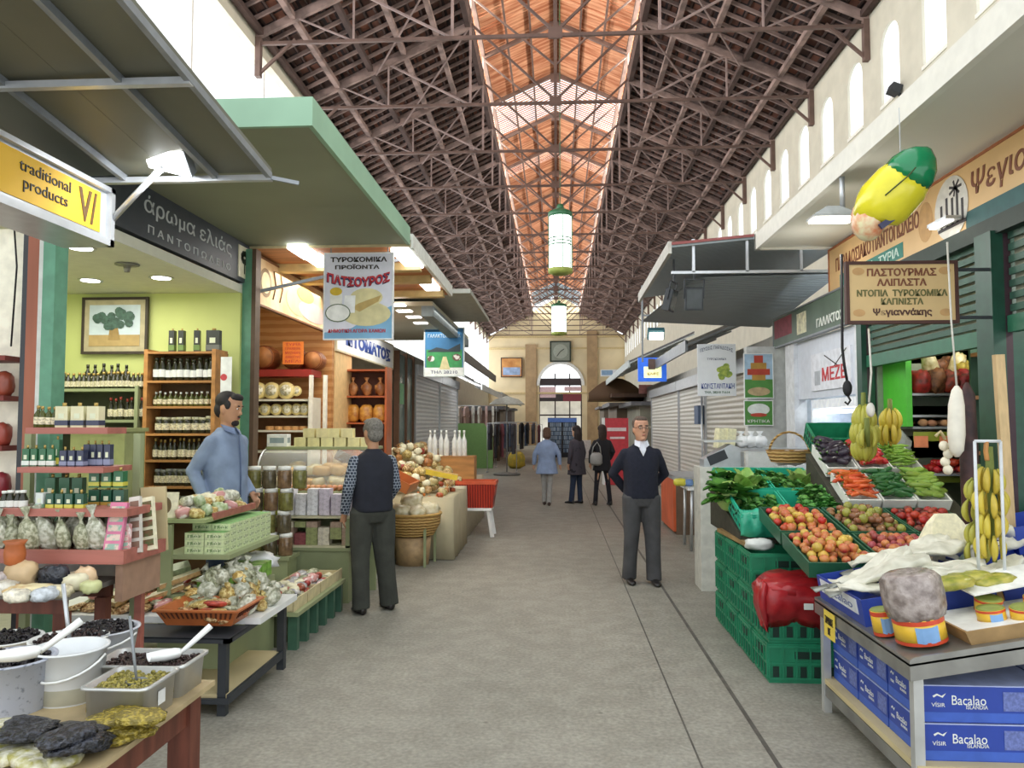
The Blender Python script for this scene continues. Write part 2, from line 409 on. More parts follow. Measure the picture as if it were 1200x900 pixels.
# ---- end wall
m_stone = P('tan stone', '#b89c78', rough=.9, var=.15, scale=2)
b = MB(m_cream)
cx, ar, zs_, rt = .35, 1.75, 4.9, 6.7
pts = [(-HW, 0), (cx - ar, 0), (cx - ar, zs_)] + [(cx - ar * math.cos(t * PI / 16), zs_ + (rt - zs_) * math.sin(t * PI / 16)) for t in range(1, 16)] + [(cx + ar, zs_), (cx + ar, 0), (HW, 0), (HW, ZE)]
left = [(-HW, 0), (cx - ar, 0), (cx - ar, zs_)] + [(cx - ar * math.cos(t * PI / 16), zs_ + (rt - zs_) * math.sin(t * PI / 16)) for t in range(1, 9)] + [(cx, LR), (-HW, ZE)]
right = [(HW, 0), (HW, ZE), (cx, LR)] + [(cx + ar * math.cos(t * PI / 16), zs_ + (rt - zs_) * math.sin(t * PI / 16)) for t in range(8, 0, -1)] + [(cx + ar, zs_), (cx + ar, 0)]
b.prism(left, YE, YE + .4); b.prism(right, YE, YE + .4)
wb = struct('wall_back', b)
for xx, w_ in ((-2.1, .9), (2.95, .85)):
    b = MB(m_stone); b.box(xx - w_ / 2, xx + w_ / 2, YE - .18, YE, 0, 8.3 if xx < 0 else 9.4); b.build('pilaster', wb)
b = MB(P('yellowish cornice', '#d5bf8e')); b.box(-HW, HW, YE - .14, YE, 7.9, 8.05); b.box(-HW, HW, YE - .16, YE, 8.85, 9.05)
b.box(-HW, HW, YE - .1, YE, 4.2, 4.35); b.build('cornice', wb)
b = MB(P('white arch trim', '#f3f4f2'))
sec = []
for t in range(17):
    c_, s_ = math.cos(t * PI / 16), math.sin(t * PI / 16)
    sec.append([(cx - q * c_, yy, zs_ + (q - ar + rt - zs_) * s_) for q, yy in ((ar - .02, YE - .12), (ar + .22, YE - .12), (ar + .22, YE), (ar - .02, YE))])
b.ring(sec, sm=False); b.build('arch_trim', wb)
# arched entrance screen
o = MB(P('dark door iron', '#41383c'))
for x in (-1.75, -.45, .75, 1.7): o.box(cx + x - .05, cx + x + .05, YE + .05, YE + .13, 0, 5.9 if abs(x) < 1 else 4.9)
for z in (2.4, 3.6, 4.9): o.box(cx - ar, cx + ar, YE + .05, YE + .13, z, z + .12)
o.box(cx - ar, cx + ar, YE + .06, YE + .12, 3.72, 4.2); o.box(cx - ar, cx + ar, YE + .06, YE + .12, 5.0, 5.5)
dr = struct('door_1', o)
b = MB(P('pink banner', '#e8c7cf')); b.box(cx - 1.7, cx - .4, YE, YE + .04, 3.9, 4.8); b.box(cx + .3, cx + 1.7, YE, YE + .04, 4.45, 4.8); b.build('banner', dr)
b = MB(P('dark red banner', '#8d3f4c')); b.box(cx + .2, cx + 1.7, YE, YE + .04, 3.6, 4.35); b.build('banner', dr)
b = MB(P('distant street', '#d5d5d2', var=.2, scale=1)); b.box(-3, 4, YE + 3, YE + 3.1, 0, 4.0); tag(b.build('trim_2'), kind='structure')
# clock panel and picture on the end wall
o = board('wall_clock', 'square dark framed clock panel high on the far end wall above the arch', 'clock', 'F', (cx - .75, YE - .25, 6.95), 1.5, 1.5, P('grey clock face', '#8c9488'), .06, P('dark green frame', '#2f3a30'), .12)
poly(o, P('pale dial', '#a9b0a4'), disc(.75, .75, .6), .002)
b = MB(P('black hand', '#20241f')); b.bar((.75, .75, .02), (.45, .35, .02), .05, .02); b.bar((.75, .75, .02), (1.05, .95, .02), .05, .02); b.build('clock_hand', o)
p1 = at(588, 441, Y=YE - .3); p2 = at(611, 420, Y=YE - .3)
o = board('wall_poster', 'framed orange and blue poster on the far cream wall left of the arch', 'poster', 'F', p1, p2.x - p1.x, p2.z - p1.z, P('orange print', '#dba25e', col2='#b7783d', scale=1.5), .08, m_raft2, .08)
poly(o, P('blue print', '#9bb3d8', var=.3, scale=2), rect(.1, .1, p2.x - p1.x - .1, (p2.z - p1.z) * .5))
# ---- big cylindrical lanterns hanging under the ridge
def lantern(label, px, y0, y1, Y, r):
    top = at(px, y0, Y=Y); bot = at(px, y1, Y=Y); h = top.z - bot.z
    t = T('hanging_lantern', label, 'lantern', (top.x, Y, bot.z))
    g = P('green lantern iron', '#3f7a55', rough=.4); lum = P('lit lantern glass', '#f4fff8', emit=2.2, var=.02)
    b = MB(lum); b.lathe([(r * .94, h * .09), (r * .94, h * .91)], n=20); b.build('glass_cylinder', t)
    b = MB(g); b.lathe([(r * .5, h * 1.02), (r * 1.03, h * .97), (r * 1.05, h * .9), (r * .98, h * .9)], n=20); b.lathe([(.06, h * 1.1), (.1, h * 1.02)], n=8)
    b.cyl((0, 0, h), (0, 0, LR - bot.z - .3), .008, n=6); b.build('top_cap', t)
    b = MB(P('yellow green base ring', '#a9b85c')); b.lathe([(r * .98, h * .09), (r * 1.05, h * .09), (r * 1.03, h * .03), (r * .6, 0)], n=20); b.build('bottom_ring', t)
    b = MB(g)
    for k in range(8): a = k * PI / 4 + .2; b.bar((r * math.cos(a), r * math.sin(a), h * .08), (r * math.cos(a), r * math.sin(a), h * .92), .018)
    for zz in (.5, .45, .55): b.lathe([(r * .955, h * zz), (r * .975, h * zz + .012), (r * .955, h * zz + .024)], n=20)
    b.build('cage', t)
lantern('nearer of the two tall lit green lanterns hanging from the roof ridge', 656.5, 247, 322, 16.8, .26)
lantern('farther tall lit lantern hanging above the clock at the hall end', 655, 356, 393, 36, .36)
# ================================================================ SMALL GOODS (prototypes; each mesh is shared by its copies)
def crumple(sx, sy, sz, seed, n=14, k=9, amp=.16, boxy=0):
    r = random.Random(seed); ph = [(r.uniform(3, 9), r.uniform(0, 6.3), r.uniform(3, 9), r.uniform(0, 6.3)) for _ in range(4)]
    def fn(v):
        q = sum(math.sin(a * v.x + b_ + c * v.z) * math.cos(c * v.y + d) for a, b_, c, d in ph) / 4
        k = 1 / max(.3, (v.x ** 4 + v.y ** 4 + v.z ** 4) ** .25) if boxy else 1
        return (1 + (k - 1) * .8) * (1 + amp * q * 1.6)
    return fn
def bag_mesh(mb, sx, sy, sz, seed, twist=True, amp=.2):
    mb.ball((0, 0, sz), (sx, sy, sz), 14, 9, fn=crumple(sx, sy, sz, seed, amp=amp, boxy=not twist))
    if twist:
        r = random.Random(seed); n = 10
        mb.ring([[Vector((q * math.cos(2 * PI * j / n) * (1 + .25 * (j % 2)), q * .7 * math.sin(2 * PI * j / n), z)) for j in range(n)] for q, z in ((sx * .5, sz * 1.75), (sx * .16, sz * 2.1), (sx * .14, sz * 2.2), (sx * .45, sz * 2.7))])
    return mb
def thing1(mb, name, label, cat, group=None, **k): return tag(mb.build(name, **k), label, cat, group)
def P_bag(name, label, cat, m, s=(.08, .05, .07), seed=1, group=None, twist=True, amp=.2): return Row(thing1(bag_mesh(MB(m), *s, seed, twist, amp), name, label, cat, group))
def P_box(name, label, cat, sz, mside, mtop=None, mband=None, group=None):
    x, y, z = sz; b = MB(mside); b.box(-x / 2, x / 2, -y / 2, y / 2, 0, z)
    if mtop: b.mi[1] = len(b.mats); b.mats.append(mtop)
    if mband:
        b.m(mband); b.box(-x * .36, x * .36, -y / 2 - .0008, y / 2 + .0008, z * .28, z * .72); b.box(-x / 2 - .0008, x / 2 + .0008, -y * .36, y * .36, z * .28, z * .72)
    return Row(thing1(b, name, label, cat, group))
def P_bottle(name, label, cat, r, h, mg, mcap, mlab, group=None, neck=.35, n=10):
    b = MB(mg); b.lathe([(r * .9, 0), (r, h * .02), (r, h * .58), (r * neck, h * .78), (r * neck, h * .9)], n=n)
    b.m(mcap); b.lathe([(r * neck * 1.15, h * .86), (r * neck * 1.15, h)], n=n)
    if mlab: b.m(mlab); b.lathe([(r * 1.02, h * .15), (r * 1.02, h * .48)], n=n, cap=False)
    return Row(thing1(b, name, label, cat, group))
def P_jar(name, label, cat, r, h, mg, mcap, mlab=None, group=None, n=12, sq=1):
    b = MB(mg); b.lathe([(r * .92, 0), (r, h * .04), (r, h * .76), (r * .84, h * .84)], n=n)
    b.m(mcap); b.lathe([(r * .9, h * .82), (r * .9, h)], n=n)
    if mlab: b.m(mlab); b.lathe([(r * 1.015, h * .22), (r * 1.015, h * .62)], n=n, cap=False)
    return Row(thing1(b, name, label, cat, group))
def P_tin(name, label, cat, sz, mbody, mband, mcap, group=None, mtop=None):
    x, y, z = sz; b = MB(mbody); b.box(-x / 2, x / 2, -y / 2, y / 2, 0, z)
    if mtop: b.m(mtop); b.box(-x / 2 - .001, x / 2 + .001, -y / 2 - .001, y / 2 + .001, z * .7, z * .95)
    b.m(mband); b.box(-x / 2 - .0015, x / 2 + .0015, -y / 2 - .0015, y / 2 + .0015, z * .1, z * .34)
    b.m(P('pale print', '#dfe6c8')); b.box(-x * .22, x * .22, -y / 2 - .002, y / 2 + .002, z * .42, z * .66)
    o = thing1(b, name, label, cat, group)
    c = MB(mcap); c.lathe([(x * .16, z), (x * .16, z + .02)], n=8); c.build('cap', o)
    return Row(o)
def fruit(name, label, cat, m, r, sq=.92, group=None, bump=None, seed=3, stem=None):
    b = MB(m); b.ball((0, 0, r * sq), (r, r, r * sq), 12, 8, fn=bump)
    if stem: b.m(stem); b.tube([(0, 0, r * sq * 1.9), (0, .002, r * sq * 2.2)], r * .1, 5)
    return Row(thing1(b, name, label, cat, group))
def heap(rows, n, x0, x1, y0, y1, zf, labels=None, layers=1, dz=.05, rot=3.14, tilt=.3, sc=(.85, 1.15), seed=0, group=None):
    """lay n copies over a rectangle, upper layers inset; zf(x, y) = surface height; dz = how far a layer rises"""
    r = random.Random(seed); out = []
    per = [max(1, int(n * w_)) for w_ in {1: [1], 2: [.64, .36], 3: [.5, .32, .18]}[layers]]
    for L_, m_ in enumerate(per):
        ins = .12 * L_ + .02 * L_; ax0 = x0 + (x1 - x0) * ins; ax1 = x1 - (x1 - x0) * ins; ay0 = y0 + (y1 - y0) * ins; ay1 = y1 - (y1 - y0) * ins
        W_, H_ = ax1 - ax0, ay1 - ay0; c = max(1, round(math.sqrt(m_ * W_ / max(H_, .01)))); rr = math.ceil(m_ / c); k = 0
        for j in range(rr):
            for i in range(c):
                if k >= m_: break
                k += 1
                x = ax0 + (i + .5 + r.uniform(-.22, .22) + .25 * (j % 2)) * W_ / (c + .25); y = ay0 + (j + .5 + r.uniform(-.22, .22)) * H_ / rr
                q = rows[r.randrange(len(rows))] if isinstance(rows, list) else rows
                s = r.uniform(*sc)
                o = q.put((x, y, zf(x, y) + L_ * dz + r.uniform(0, .004)), (r.uniform(-tilt, tilt), r.uniform(-tilt, tilt), r.uniform(-rot, rot)), s)
                if group: o['group'] = group
                out.append(o)
    return out
def grid(row, xs, ys, zs, rot=0, j=.0, label=None, group=None):
    for z in zs:
        for y in ys:
            for x in xs: row.put((x + jit(j), y + jit(j), z), (0, 0, rot + jit(j * 6)), 1, label, group)
def fr(a, b_, n): return [a + (b_ - a) * (i + .5) / n for i in range(n)]
def shelfrow(row, px0, px1, n, py, Y, skip=(), sc=(.95, 1.05), rz=.2):
    z = at((px0 + px1) / 2, py, Y=Y).z
    for i in range(n):
        if i in skip: continue
        px = px0 + (px1 - px0) * (i + .5) / n; q = at(px, py, Y=Y)
        row.put((q.x, Y + jit(.015), z), (0, 0, jit(rz)), RN.uniform(*sc))
# shared colours
m_cream_p = P('cream paper', '#ece6c6', var=.15, scale=30); m_whitep = P('white plastic', '#f0f2f0', rough=.35, var=.04)
m_green_g = P('green shop paint', '#939c74', rough=.55, var=.1, scale=3); m_ggreen = P('glossy dark green', '#2e5a3d', rough=.35)
m_redwood = P('red brown shelf board', '#a9675a', rough=.5, var=.18, scale=2, stretch=(1, 8, 8)); m_brownw = P('dark red brown timber', '#6e3d2e', rough=.6, var=.3, scale=3, stretch=(8, 8, 1))
m_wood = P('warm brown wood', '#b98348', rough=.6, var=.25, scale=2, stretch=(1, 6, 6)); m_wood2 = P('orange brown boards', '#a8693a', rough=.6, var=.3, scale=2, stretch=(1, 6, 8))
m_pine = P('pale plywood', '#c9b98e', rough=.7, var=.12, scale=2); m_alu = P('brushed aluminium', '#c4c8cc', rough=.35, metal=.6, var=.08); m_stl = P('stainless steel', '#cfd1cf', rough=.35, metal=.55, var=.15, scale=5, bump=.05)
m_dkg = P('charcoal paint', '#33373c', rough=.5); m_gry = P('mid grey metal', '#8a8f93', rough=.45, metal=.3); m_blk = P('black rubber', '#1d1d20', rough=.7)
m_dkglass = P('dark bottle glass', '#2c2d1c', rough=.12, var=.3, scale=20); m_olglass = P('olive oil glass', '#4d5220', rough=.12, var=.3); m_gold = P('gold cap', '#b79a55', rough=.3, metal=.4)
m_label = P('beige paper label', '#d8d0b0', var=.3, scale=60, thr=(.45, .55)); m_amber = P('honey glass', '#a8692a', rough=.15); m_orglid = P('orange lid', '#d8803a', rough=.4)
m_herb = P('cellophane bag of herbs', '#c3c5ab', rough=.32, col2='#868a6c', scale=45, bump=.5, rand=.12, thr=(.42, .58)); m_herb2 = P('cellophane bag of dried leaves', '#d3d4c4', rough=.32, col2='#9a9c86', scale=38, bump=.5, rand=.12, thr=(.4, .6))
m_nuts = P('bag of nuts', '#d9b98a', rough=.3, col2='#8c6238', scale=60, bump=.5, rand=.1, thr=(.45, .55)); m_pasta = P('bag of yellow pasta', '#e3cf8e', rough=.3, col2='#b4934c', scale=50, bump=.5, rand=.1, thr=(.45, .55))
m_spice = P('packet of red spice', '#c2573a', rough=.35, col2='#7b2c24', scale=30, rand=.15); m_pinkw = P('pink and white packet', '#efe3df', rough=.3, col2='#c98f8c', scale=22, rand=.1, thr=(.5, .6))
# ================================================================ LEFT SIDE, NEAR
# ---- near awning of dark sheet on a steel frame
t = T('metal_awning', 'dark grey sheet metal awning on steel bars at the upper left corner', 'awning', (-1.5, 3.92, 3.05))
def aw(x, y): return (x + 1.5, y - 3.92, (3.92 - y) * .125)
m_aw = P('dark green grey sheet', '#6b6c5e', rough=.5, metal=.1, var=.2, scale=1.2)
b = MB(m_aw)
for x0 in (-1.5, -2.05, -2.6, -3.15):
    v = [aw(x, y) for x in (x0, x0 - .548) for y in (3.92, 1.6)]; v += [(a, c, d + .02) for a, c, d in v]
    b.add(v, [(0, 1, 3, 2), (4, 6, 7, 5), (0, 4, 5, 1), (2, 3, 7, 6), (0, 2, 6, 4), (1, 5, 7, 3)])
b.build('sheet', t)
for x in (-1.51, -1.8, -2.3):
    p, q = Vector(aw(x, 3.92)), Vector(aw(x, 1.6)); p.z -= .02; q.z -= .02
    b = MB(m_gry); b.bar(p, q, .025, .035); b.build('long_bar', t)
for y in (3.92, 3.02, 2.1):
    p, q = Vector(aw(-1.5, y)), Vector(aw(-3.6, y)); p.z -= .03; q.z -= .03
    b = MB(m_alu); b.bar(p, q, .035, .03); b.build('cross_bar', t)
b = MB(m_gry); b.bar(Vector(aw(-1.5, 3.92)) + Vector((0, 0, -.03)), Vector(aw(-1.37, 3.97)) + Vector((0, 0, -.04)), .02); b.build('hook_end', t)
# floodlight under it
t = T('floodlight', 'bright square floodlight glowing under the dark awning at upper left', 'floodlight', tuple(at(197, 190, Y=3.75)))
r = rotm(-.55, .25, 0)
b = MB(m_gry); b.obox((0, .0, .03), (.24, .17, .05), r); b.build('housing', t)
b = MB(P('glowing lamp glass', '#ffffff', emit=9, var=0)); b.obox(r @ Vector((0, 0, -.03)) + Vector((0, 0, .03)), (.22, .15, .012), r); b.build('lamp_glass', t)
b = MB(m_alu); b.bar((.1, .05, .05), (.16, .15, .08), .02); b.tube([(-.02, 0, -.02), (-.22, .1, -.13), (-.42, .18, -.27)], .016, 8); b.build('support_arm', t)
# yellow light box sign
w_ = 1.6
o = board('shop_sign', 'yellow light box sign reading traditional products in a silver frame', 'sign', 'L', (-2.38, 3.92 - w_, 2.66), w_, .31, m_alu, .25)
f = MB(P('backlit yellow sign face', '#eebc2c', emit=.05, var=.08, scale=2)); f.box(.1, w_ - .09, .06, .27, 0, .004); f.build('sign_face', o)
fm = MB(m_alu); fm.box(0, w_, 0, .035, 0, .03); fm.box(0, w_, .285, .31, 0, .03); fm.box(w_ - .035, w_, 0, .31, 0, .03); fm.box(0, .03, 0, .31, 0, .03); fm.build('frame', o)
m_ink = P('black ink', '#2a241c', var=0); 
letters('traditional\nproducts', m_ink, w=.36, h=.145, parent=o, loc=(w_ - .52, .17, .006))
letters('V/', P('brown ink', '#5b4020'), w=.15, h=.17, parent=o, loc=(w_ - .2, .165, .006), bold=.002)
# posts of the first shop
t = T('shop_front_post', 'brown and pale green shop corner post at the far left beside stacked oil tins', 'post', (-3.02, 4.42, 0))
for x0, x1, m in ((-.16, -.13, m_dkg), (-.13, -.06, P('red brown post paint', '#9a5c45', var=.2, scale=2, stretch=(3, 3, .5))), (-.06, -.035, P('pale grey edge', '#c9cdc6')), (-.035, .04, P('sage green post', '#5e9478', rough=.5))):
    b = MB(m); b.box(x0, x1, -.05, .07, 0, 2.95); b.build('post_strip', t)
# pale display window with small red shelves, first shop
t = T('window_display', 'pale shop window display with small dark red shelves at the left edge', 'window display', (-3.75, 4.6, 0))
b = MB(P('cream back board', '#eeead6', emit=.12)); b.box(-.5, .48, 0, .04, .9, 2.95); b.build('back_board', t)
for z in (1.25, 1.56, 1.86, 2.1):
    b = MB(P('dark red shelf', '#7a3028')); b.box(-.5, .47, -.22, 0, z, z + .03); b.build('shelf', t)
b = MB(m_blk); b.tube([(.36, -.03, 2.95), (.4, -.05, 2.7), (.38, -.05, 2.2)], .006, 6); b.build('cable', t)
pr = P_bag('wrapped_sweet', 'red wrapped packet on the small shelves at the left edge', 'packet', P('red wrap', '#a8473c', rough=.3, rand=.2), (.05, .04, .07), 4, 'red packets on the window shelves', False)
for z in (1.28, 1.59, 1.89):
    for x in (-3.62, -3.48, -3.36): pr.put((x, 4.49, z), (0, 0, jit(.4)), RN.uniform(.8, 1.05))
# ---- second shop : green walls
t = T('kiosk_green', None, None, (-3, 7.1, 0)); t['kind'] = 'structure'
m_lime = P('lime green wall paint', '#d0d98a', rough=.8, var=.06, scale=1.5); m_ceil = P('white ceiling paint', '#dcdccb', rough=.8, var=.04)
b = MB(m_lime); b.box(-2.4, .0, 0, .12, 0, 2.97); b.build('back_wall', t)
b = MB(m_lime); b.box(-2.4, -2.3, -3.0, 0, 0, 2.97); b.build('side_wall', t)
b = MB(m_ceil); b.box(-2.4, .0, -2.6, .12, 2.97, 3.05); b.build('ceiling_panel', t)
b = MB(P('pale tile plinth', '#a9a698')); b.box(-2.4, .42, -2.55, .0, 0, .16); b.build('raised_floor', t)
for (px, py) in ((95, 291), (62, 314), (106, 329), (189, 326)):
    q = at(px, py, Z=2.965); b = MB(P('lit downlight', '#ffffff', emit=6, var=0)); b.lathe([(.075, -.004), (.075, 0)], n=16, c=(q.x + 3, q.y - 7.1, 2.965)); dl = b.build('downlight', t)
    b = MB(m_alu); b.ring([[Vector((q.x + 3 + r_ * math.cos(a * PI / 8), q.y - 7.1 + r_ * math.sin(a * PI / 8), z)) for a in range(16)] for r_, z in ((.076, 2.968), (.1, 2.962), (.1, 2.97))], cap=False); b.build('downlight_ring', dl)
q = at(149, 310, Z=2.965); b = MB(P('dull chrome', '#8a8a80', metal=.5)); b.lathe([(.02, -.06), (.03, -.01), (.09, -.005), (.09, 0)], n=14, c=(q.x + 3, q.y - 7.1, 2.965)); b.build('smoke_detector', t)
# corner posts of the shop front
t = T('shop_front_post', 'dark and pale green framed post between the green shop and the cheese shop', 'post', (-3, 7.2, 0))
for x0, x1, m in ((-.06, -.03, m_blk), (-.03, 0, P('pale blue edge', '#cfd9dc')), (0, .09, P('sage green post', '#5e9478')), (.09, .13, P('brown edge', '#5f4a38'))):
    b = MB(m); b.box(x0, x1, -.06, .06, 0, 3.4); b.build('post_strip', t)
# charcoal fascia with lettering
o = board('shop_sign', 'charcoal fascia sign with grey Greek lettering above the green shop', 'sign', 'L', (-2.98, 4.0, 3.07), 3.3, .38, P('charcoal sign board', '#3b4148', rough=.5, var=.08), .06)
ml = P('pale grey lettering', '#c9cdce', var=.03)
letters('άρωμα ελιάς', ml, w=1.5, h=.16, parent=o, loc=(2.08, .245, .002)); letters('Π Α Ν Τ Ο Π Ω Λ Ε Ι Ο', ml, w=1.42, h=.06, parent=o, loc=(2.1, .08, .002))
f = MB(P('pale picture card', '#e6dfc3')); f.box(2.98, 3.24, .04, .34, 0, .008); pc = f.build('tree_picture', o)
for k in range(9): poly(pc, P('dark olive print', '#3a4030'), disc(3.11 + .055 * math.cos(k * .7), .235 + .04 * math.sin(k * .7), .035, .03, 8), .009, .001, 'print')
poly(pc, MATS['dark olive print'], rect(3.1, .08, 3.125, .2), .009, .001, 'print')
# green slab canopy
t = T('green_canopy', 'large sage green flat canopy slab over the green shop', 'canopy', (-3, 4.3, 3.45))
b = MB(P('olive green soffit', '#8d927c', rough=.7, var=.12, scale=.8)); b.box(-2.4, 1.57, 0, 2.94, 0, .03); b.build('soffit', t)
b = MB(P('mint green fascia', '#93b79c', rough=.6, var=.1, scale=2)); b.box(1.57, 1.6, -.03, 2.94, -.01, .16); b.box(-2.4, 1.57, -.03, 0, -.01, .16); b.build('fascia', t)
b = MB(P('pale roof sheet', '#c5c9c0')); b.box(-2.4, 1.57, 0, 2.94, .03, .15); b.build('roof_slab', t)
b = MB(P('cream edge strip', '#cdbf97')); b.box(-.1, 1.6, 2.94, 2.97, -.02, .02); b.build('edge_strip', t)
# painting
p1 = at(98, 412, Y=7.05); p2 = at(171, 351, Y=7.05); w_, h_ = p2.x - p1.x, p2.z - p1.z
o = board('framed_painting', 'dark framed painting of a spreading olive tree on the lime green wall', 'painting', 'F', p1, w_, h_, P('beige picture mount', '#b9ae8b'), .02, P('dark wooden frame', '#40362c'), .025)
poly(o, P('pale sky paint', '#c6d5da', scale=6), rect(.05, .05, w_ - .05, h_ - .05), .002, .001, 'canvas')
poly(o, P('ochre field paint', '#b79c66', scale=9), rect(.05, .05, w_ - .05, h_ * .32), .004, .001, 'field')
poly(o, P('brown trunk paint', '#a08450', scale=20), [(w_ * .4, h_ * .22), (w_ * .6, h_ * .22), (w_ * .55, h_ * .5), (w_ * .43, h_ * .5)], .006, .001, 'tree_trunk')
b = MB(P('dark green foliage paint', '#476457', var=.4, scale=30))
for k in range(24):
    a = RN.uniform(0, 2 * PI); q = math.sqrt(RN.random()); b.prism(disc(w_ * .5 + w_ * .3 * q * math.cos(a), h_ * .64 + h_ * .17 * q * math.sin(a), w_ * .07, h_ * .08, 9), .008 + k * .0001, .009 + k * .0001, 'z')
b.build('tree_crown', o)
# wooden rack, low green shelves
def rack(name, label, cat, x0, x1, y0, y1, zs, m, t=.02, z0=0, backm=None, vert=True, sidew=.03, loc=None):
    """open shelving: sides, shelves, back; origin at its foot"""
    cx_, cy_ = (x0 + x1) / 2, (y0 + y1) / 2; r = T(name, label, cat, (cx_, cy_, z0)); w2, d2 = (x1 - x0) / 2, (y1 - y0) / 2; top = max(zs) - z0
    if vert:
        for s in (-1, 1): b = MB(m); b.box(*sorted((s * w2, s * (w2 - sidew))), -d2, d2, 0, top + t); b.build('side_panel', r)
    for z in zs: b = MB(m); b.box(-w2 + sidew, w2 - sidew, -d2, d2, z - z0 - t, z - z0); b.build('shelf', r)
    if backm: b = MB(backm); b.box(-w2, w2, d2, d2 + .012, 0, top); b.build('back_panel', r)
    return r
YR = 6.78
zz = [at(215, p, Y=YR - .1).z for p in (412, 446, 476, 508, 539, 570, 600)]
rack('wooden_rack', 'tall warm wooden shelf rack full of bottles against the lime wall', 'shelf', at(175, 500, Y=YR).x, at(258, 500, Y=YR).x, YR - .12, YR + .13, zz, m_wood, z0=.16, backm=P('dark rack back', '#5f4426'), sidew=.035)
wb_ = P('white label', '#e6e9e2')
def brow(nm, label, r, h, mg, mc, ml_, px0, px1, n, py, Y, grp, cat='bottle', jar=False, neck=.35):
    R_ = (P_jar if jar else P_bottle)(nm, label, cat, r, h, mg, mc, ml_, grp, **({} if jar else {'neck': neck})); shelfrow(R_, px0, px1, n, py, Y); return R_
Yb = YR - .05
brow('oil_bottle', 'tall white labelled bottle on the top inner shelf of the wooden rack', .03, .2, m_dkglass, m_dkglass, P('big white label', '#e9ece8'), 180, 252, 10, 446, Yb, 'white labelled bottles in the rack', neck=.6)
brow('oil_bottle', 'small bottle with white cap on second shelf of the wooden rack', .026, .13, m_olglass, wb_, m_label, 179, 252, 12, 476, Yb, 'small bottles second shelf')
brow('gift_jar', 'squat jar with pale cloth lid on third shelf of the wooden rack', .04, .15, m_dkglass, P('pale cloth lid', '#c9c6a6', var=.3, scale=40), m_label, 182, 250, 8, 508, Yb, 'gift jars third shelf', 'jar', True)
brow('oil_bottle', 'slim dark bottle with pale label on fourth shelf of the wooden rack', .024, .19, m_dkglass, m_gold, m_label, 180, 252, 13, 539, Yb, 'slim bottles fourth shelf')
brow('preserve_jar', 'dark jar on the fifth shelf of the wooden rack', .034, .15, m_dkglass, P('grey lid', '#8f928a'), m_label, 181, 250, 10, 570, Yb, 'jars fifth shelf', 'jar', True)
brow('preserve_jar', 'dark jar on the lowest visible shelf of the wooden rack', .034, .14, m_dkglass, P('grey lid', '#8f928a'), m_label, 181, 240, 8, 600, Yb, 'jars lowest shelf', 'jar', True)
tn = P_tin('oil_tin', 'slim dark oil tin standing on top of the wooden rack', 'tin', (.05, .05, .2), P('black tin', '#2f3430', rough=.35), P('green tin band', '#6d8a4a', rough=.35), m_gold, 'slim tins on top of the rack')
for px in (202, 213, 231): q = at(px, 411, Y=YR); tn.put((q.x, YR, zz[0]), (0, 0, jit(.2)))
q = at(253, 411, Y=YR); P_tin('oil_tin', 'wide dark oil tin at the right end on top of the wooden rack', 'tin', (.12, .06, .2), MATS['black tin'], P('grey tin band', '#6b6f6a'), m_gold).put((q.x - .02, YR, zz[0]))
zg = [at(110, p, Y=6.75).z for p in (456, 492, 530)]
rack('green_shelves', 'low olive green shelving crowded with bottles left of the wooden rack', 'shelf', -4.7, at(171, 500, Y=6.8).x, 6.65, 6.95, zg, m_green_g, z0=.16, backm=P('dark green back', '#3d4228'), t=.025)
brow('oil_bottle', 'small round bottle with gold cap on top of the green shelving', .032, .15, m_dkglass, m_gold, m_label, 60, 170, 19, 456, 6.72, 'gold capped bottles on the green shelving')
brow('oil_bottle', 'taller dark bottle standing behind the small ones on the green shelving', .034, .22, m_dkglass, m_dkglass, m_label, 98, 152, 6, 455, 6.86, 'taller bottles behind')
brow('oil_bottle', 'dark bottle with red cap on the second green shelf', .028, .2, m_dkglass, P('red cap', '#a8483a'), m_label, 126, 170, 7, 492, 6.72, 'red capped bottles second green shelf')
brow('oil_bottle', 'dark bottle on the lowest green shelf', .028, .16, m_dkglass, m_gold, m_label, 120, 170, 7, 530, 6.72, 'bottles on lowest green shelf')
# olive green counter block
o = MB(P('olive green counter', '#a2a972', rough=.6, var=.1)); o.box(-.22, .22, -.15, .15, 0, 1.5); o.box(-.24, .24, -.17, .17, 1.5, 1.53)
thing1(o, 'counter_block', 'plain olive green counter block behind the oil tins', 'counter', loc=(at(160, 560, Y=6.0).x - .24, 6.0, .16))
# price notice hanging beside the rack
o = board('paper_notice', 'white paper notice with red mark on the lime wall beside the wooden rack', 'notice', 'F', at(258, 462, Y=6.6), .1, .33, P('white paper', '#eef0ec'), .004); poly(o, P('red mark', '#c9474d'), disc(.03, .15, .03), .001, .001)
# ---- stepped red brown shelves with oil tins
xs0 = -3.22
t = T('stepped_display', 'stepped red brown shelf display holding rows of oil tins at the left', 'display stand', (-2.75, 4.35, 0))
def sh(x0, x1, y0, y1, z, th, m=m_redwood, nm='shelf'): b = MB(m); b.box(x0 + 2.75, x1 + 2.75, y0 - 4.35, y1 - 4.35, z - th, z); return b.build(nm, t)
zA = at(60, 501, Y=4.15).z; zB = at(60, 547, Y=4.05).z; zC = at(60, 595, Y=3.95).z; zD = 1.04
sh(at(30, 500, Y=4.1).x, at(126, 500, Y=4.1).x, 4.1, 4.29, zA, .035); sh(at(20, 548, Y=4.0).x, at(121, 548, Y=4.0).x, 4.0, 4.28, zB, .03)
sh(at(0, 548, Y=3.9).x, at(150, 548, Y=3.9).x, 3.9, 4.26, zC, .04)
b = MB(m_redwood); b.prism([(-.9, -.46), (.5, -.46), (.5, -.06), (-.9, -.06)], zD - .03, zD, 'z'); b.build('tray_floor', t)
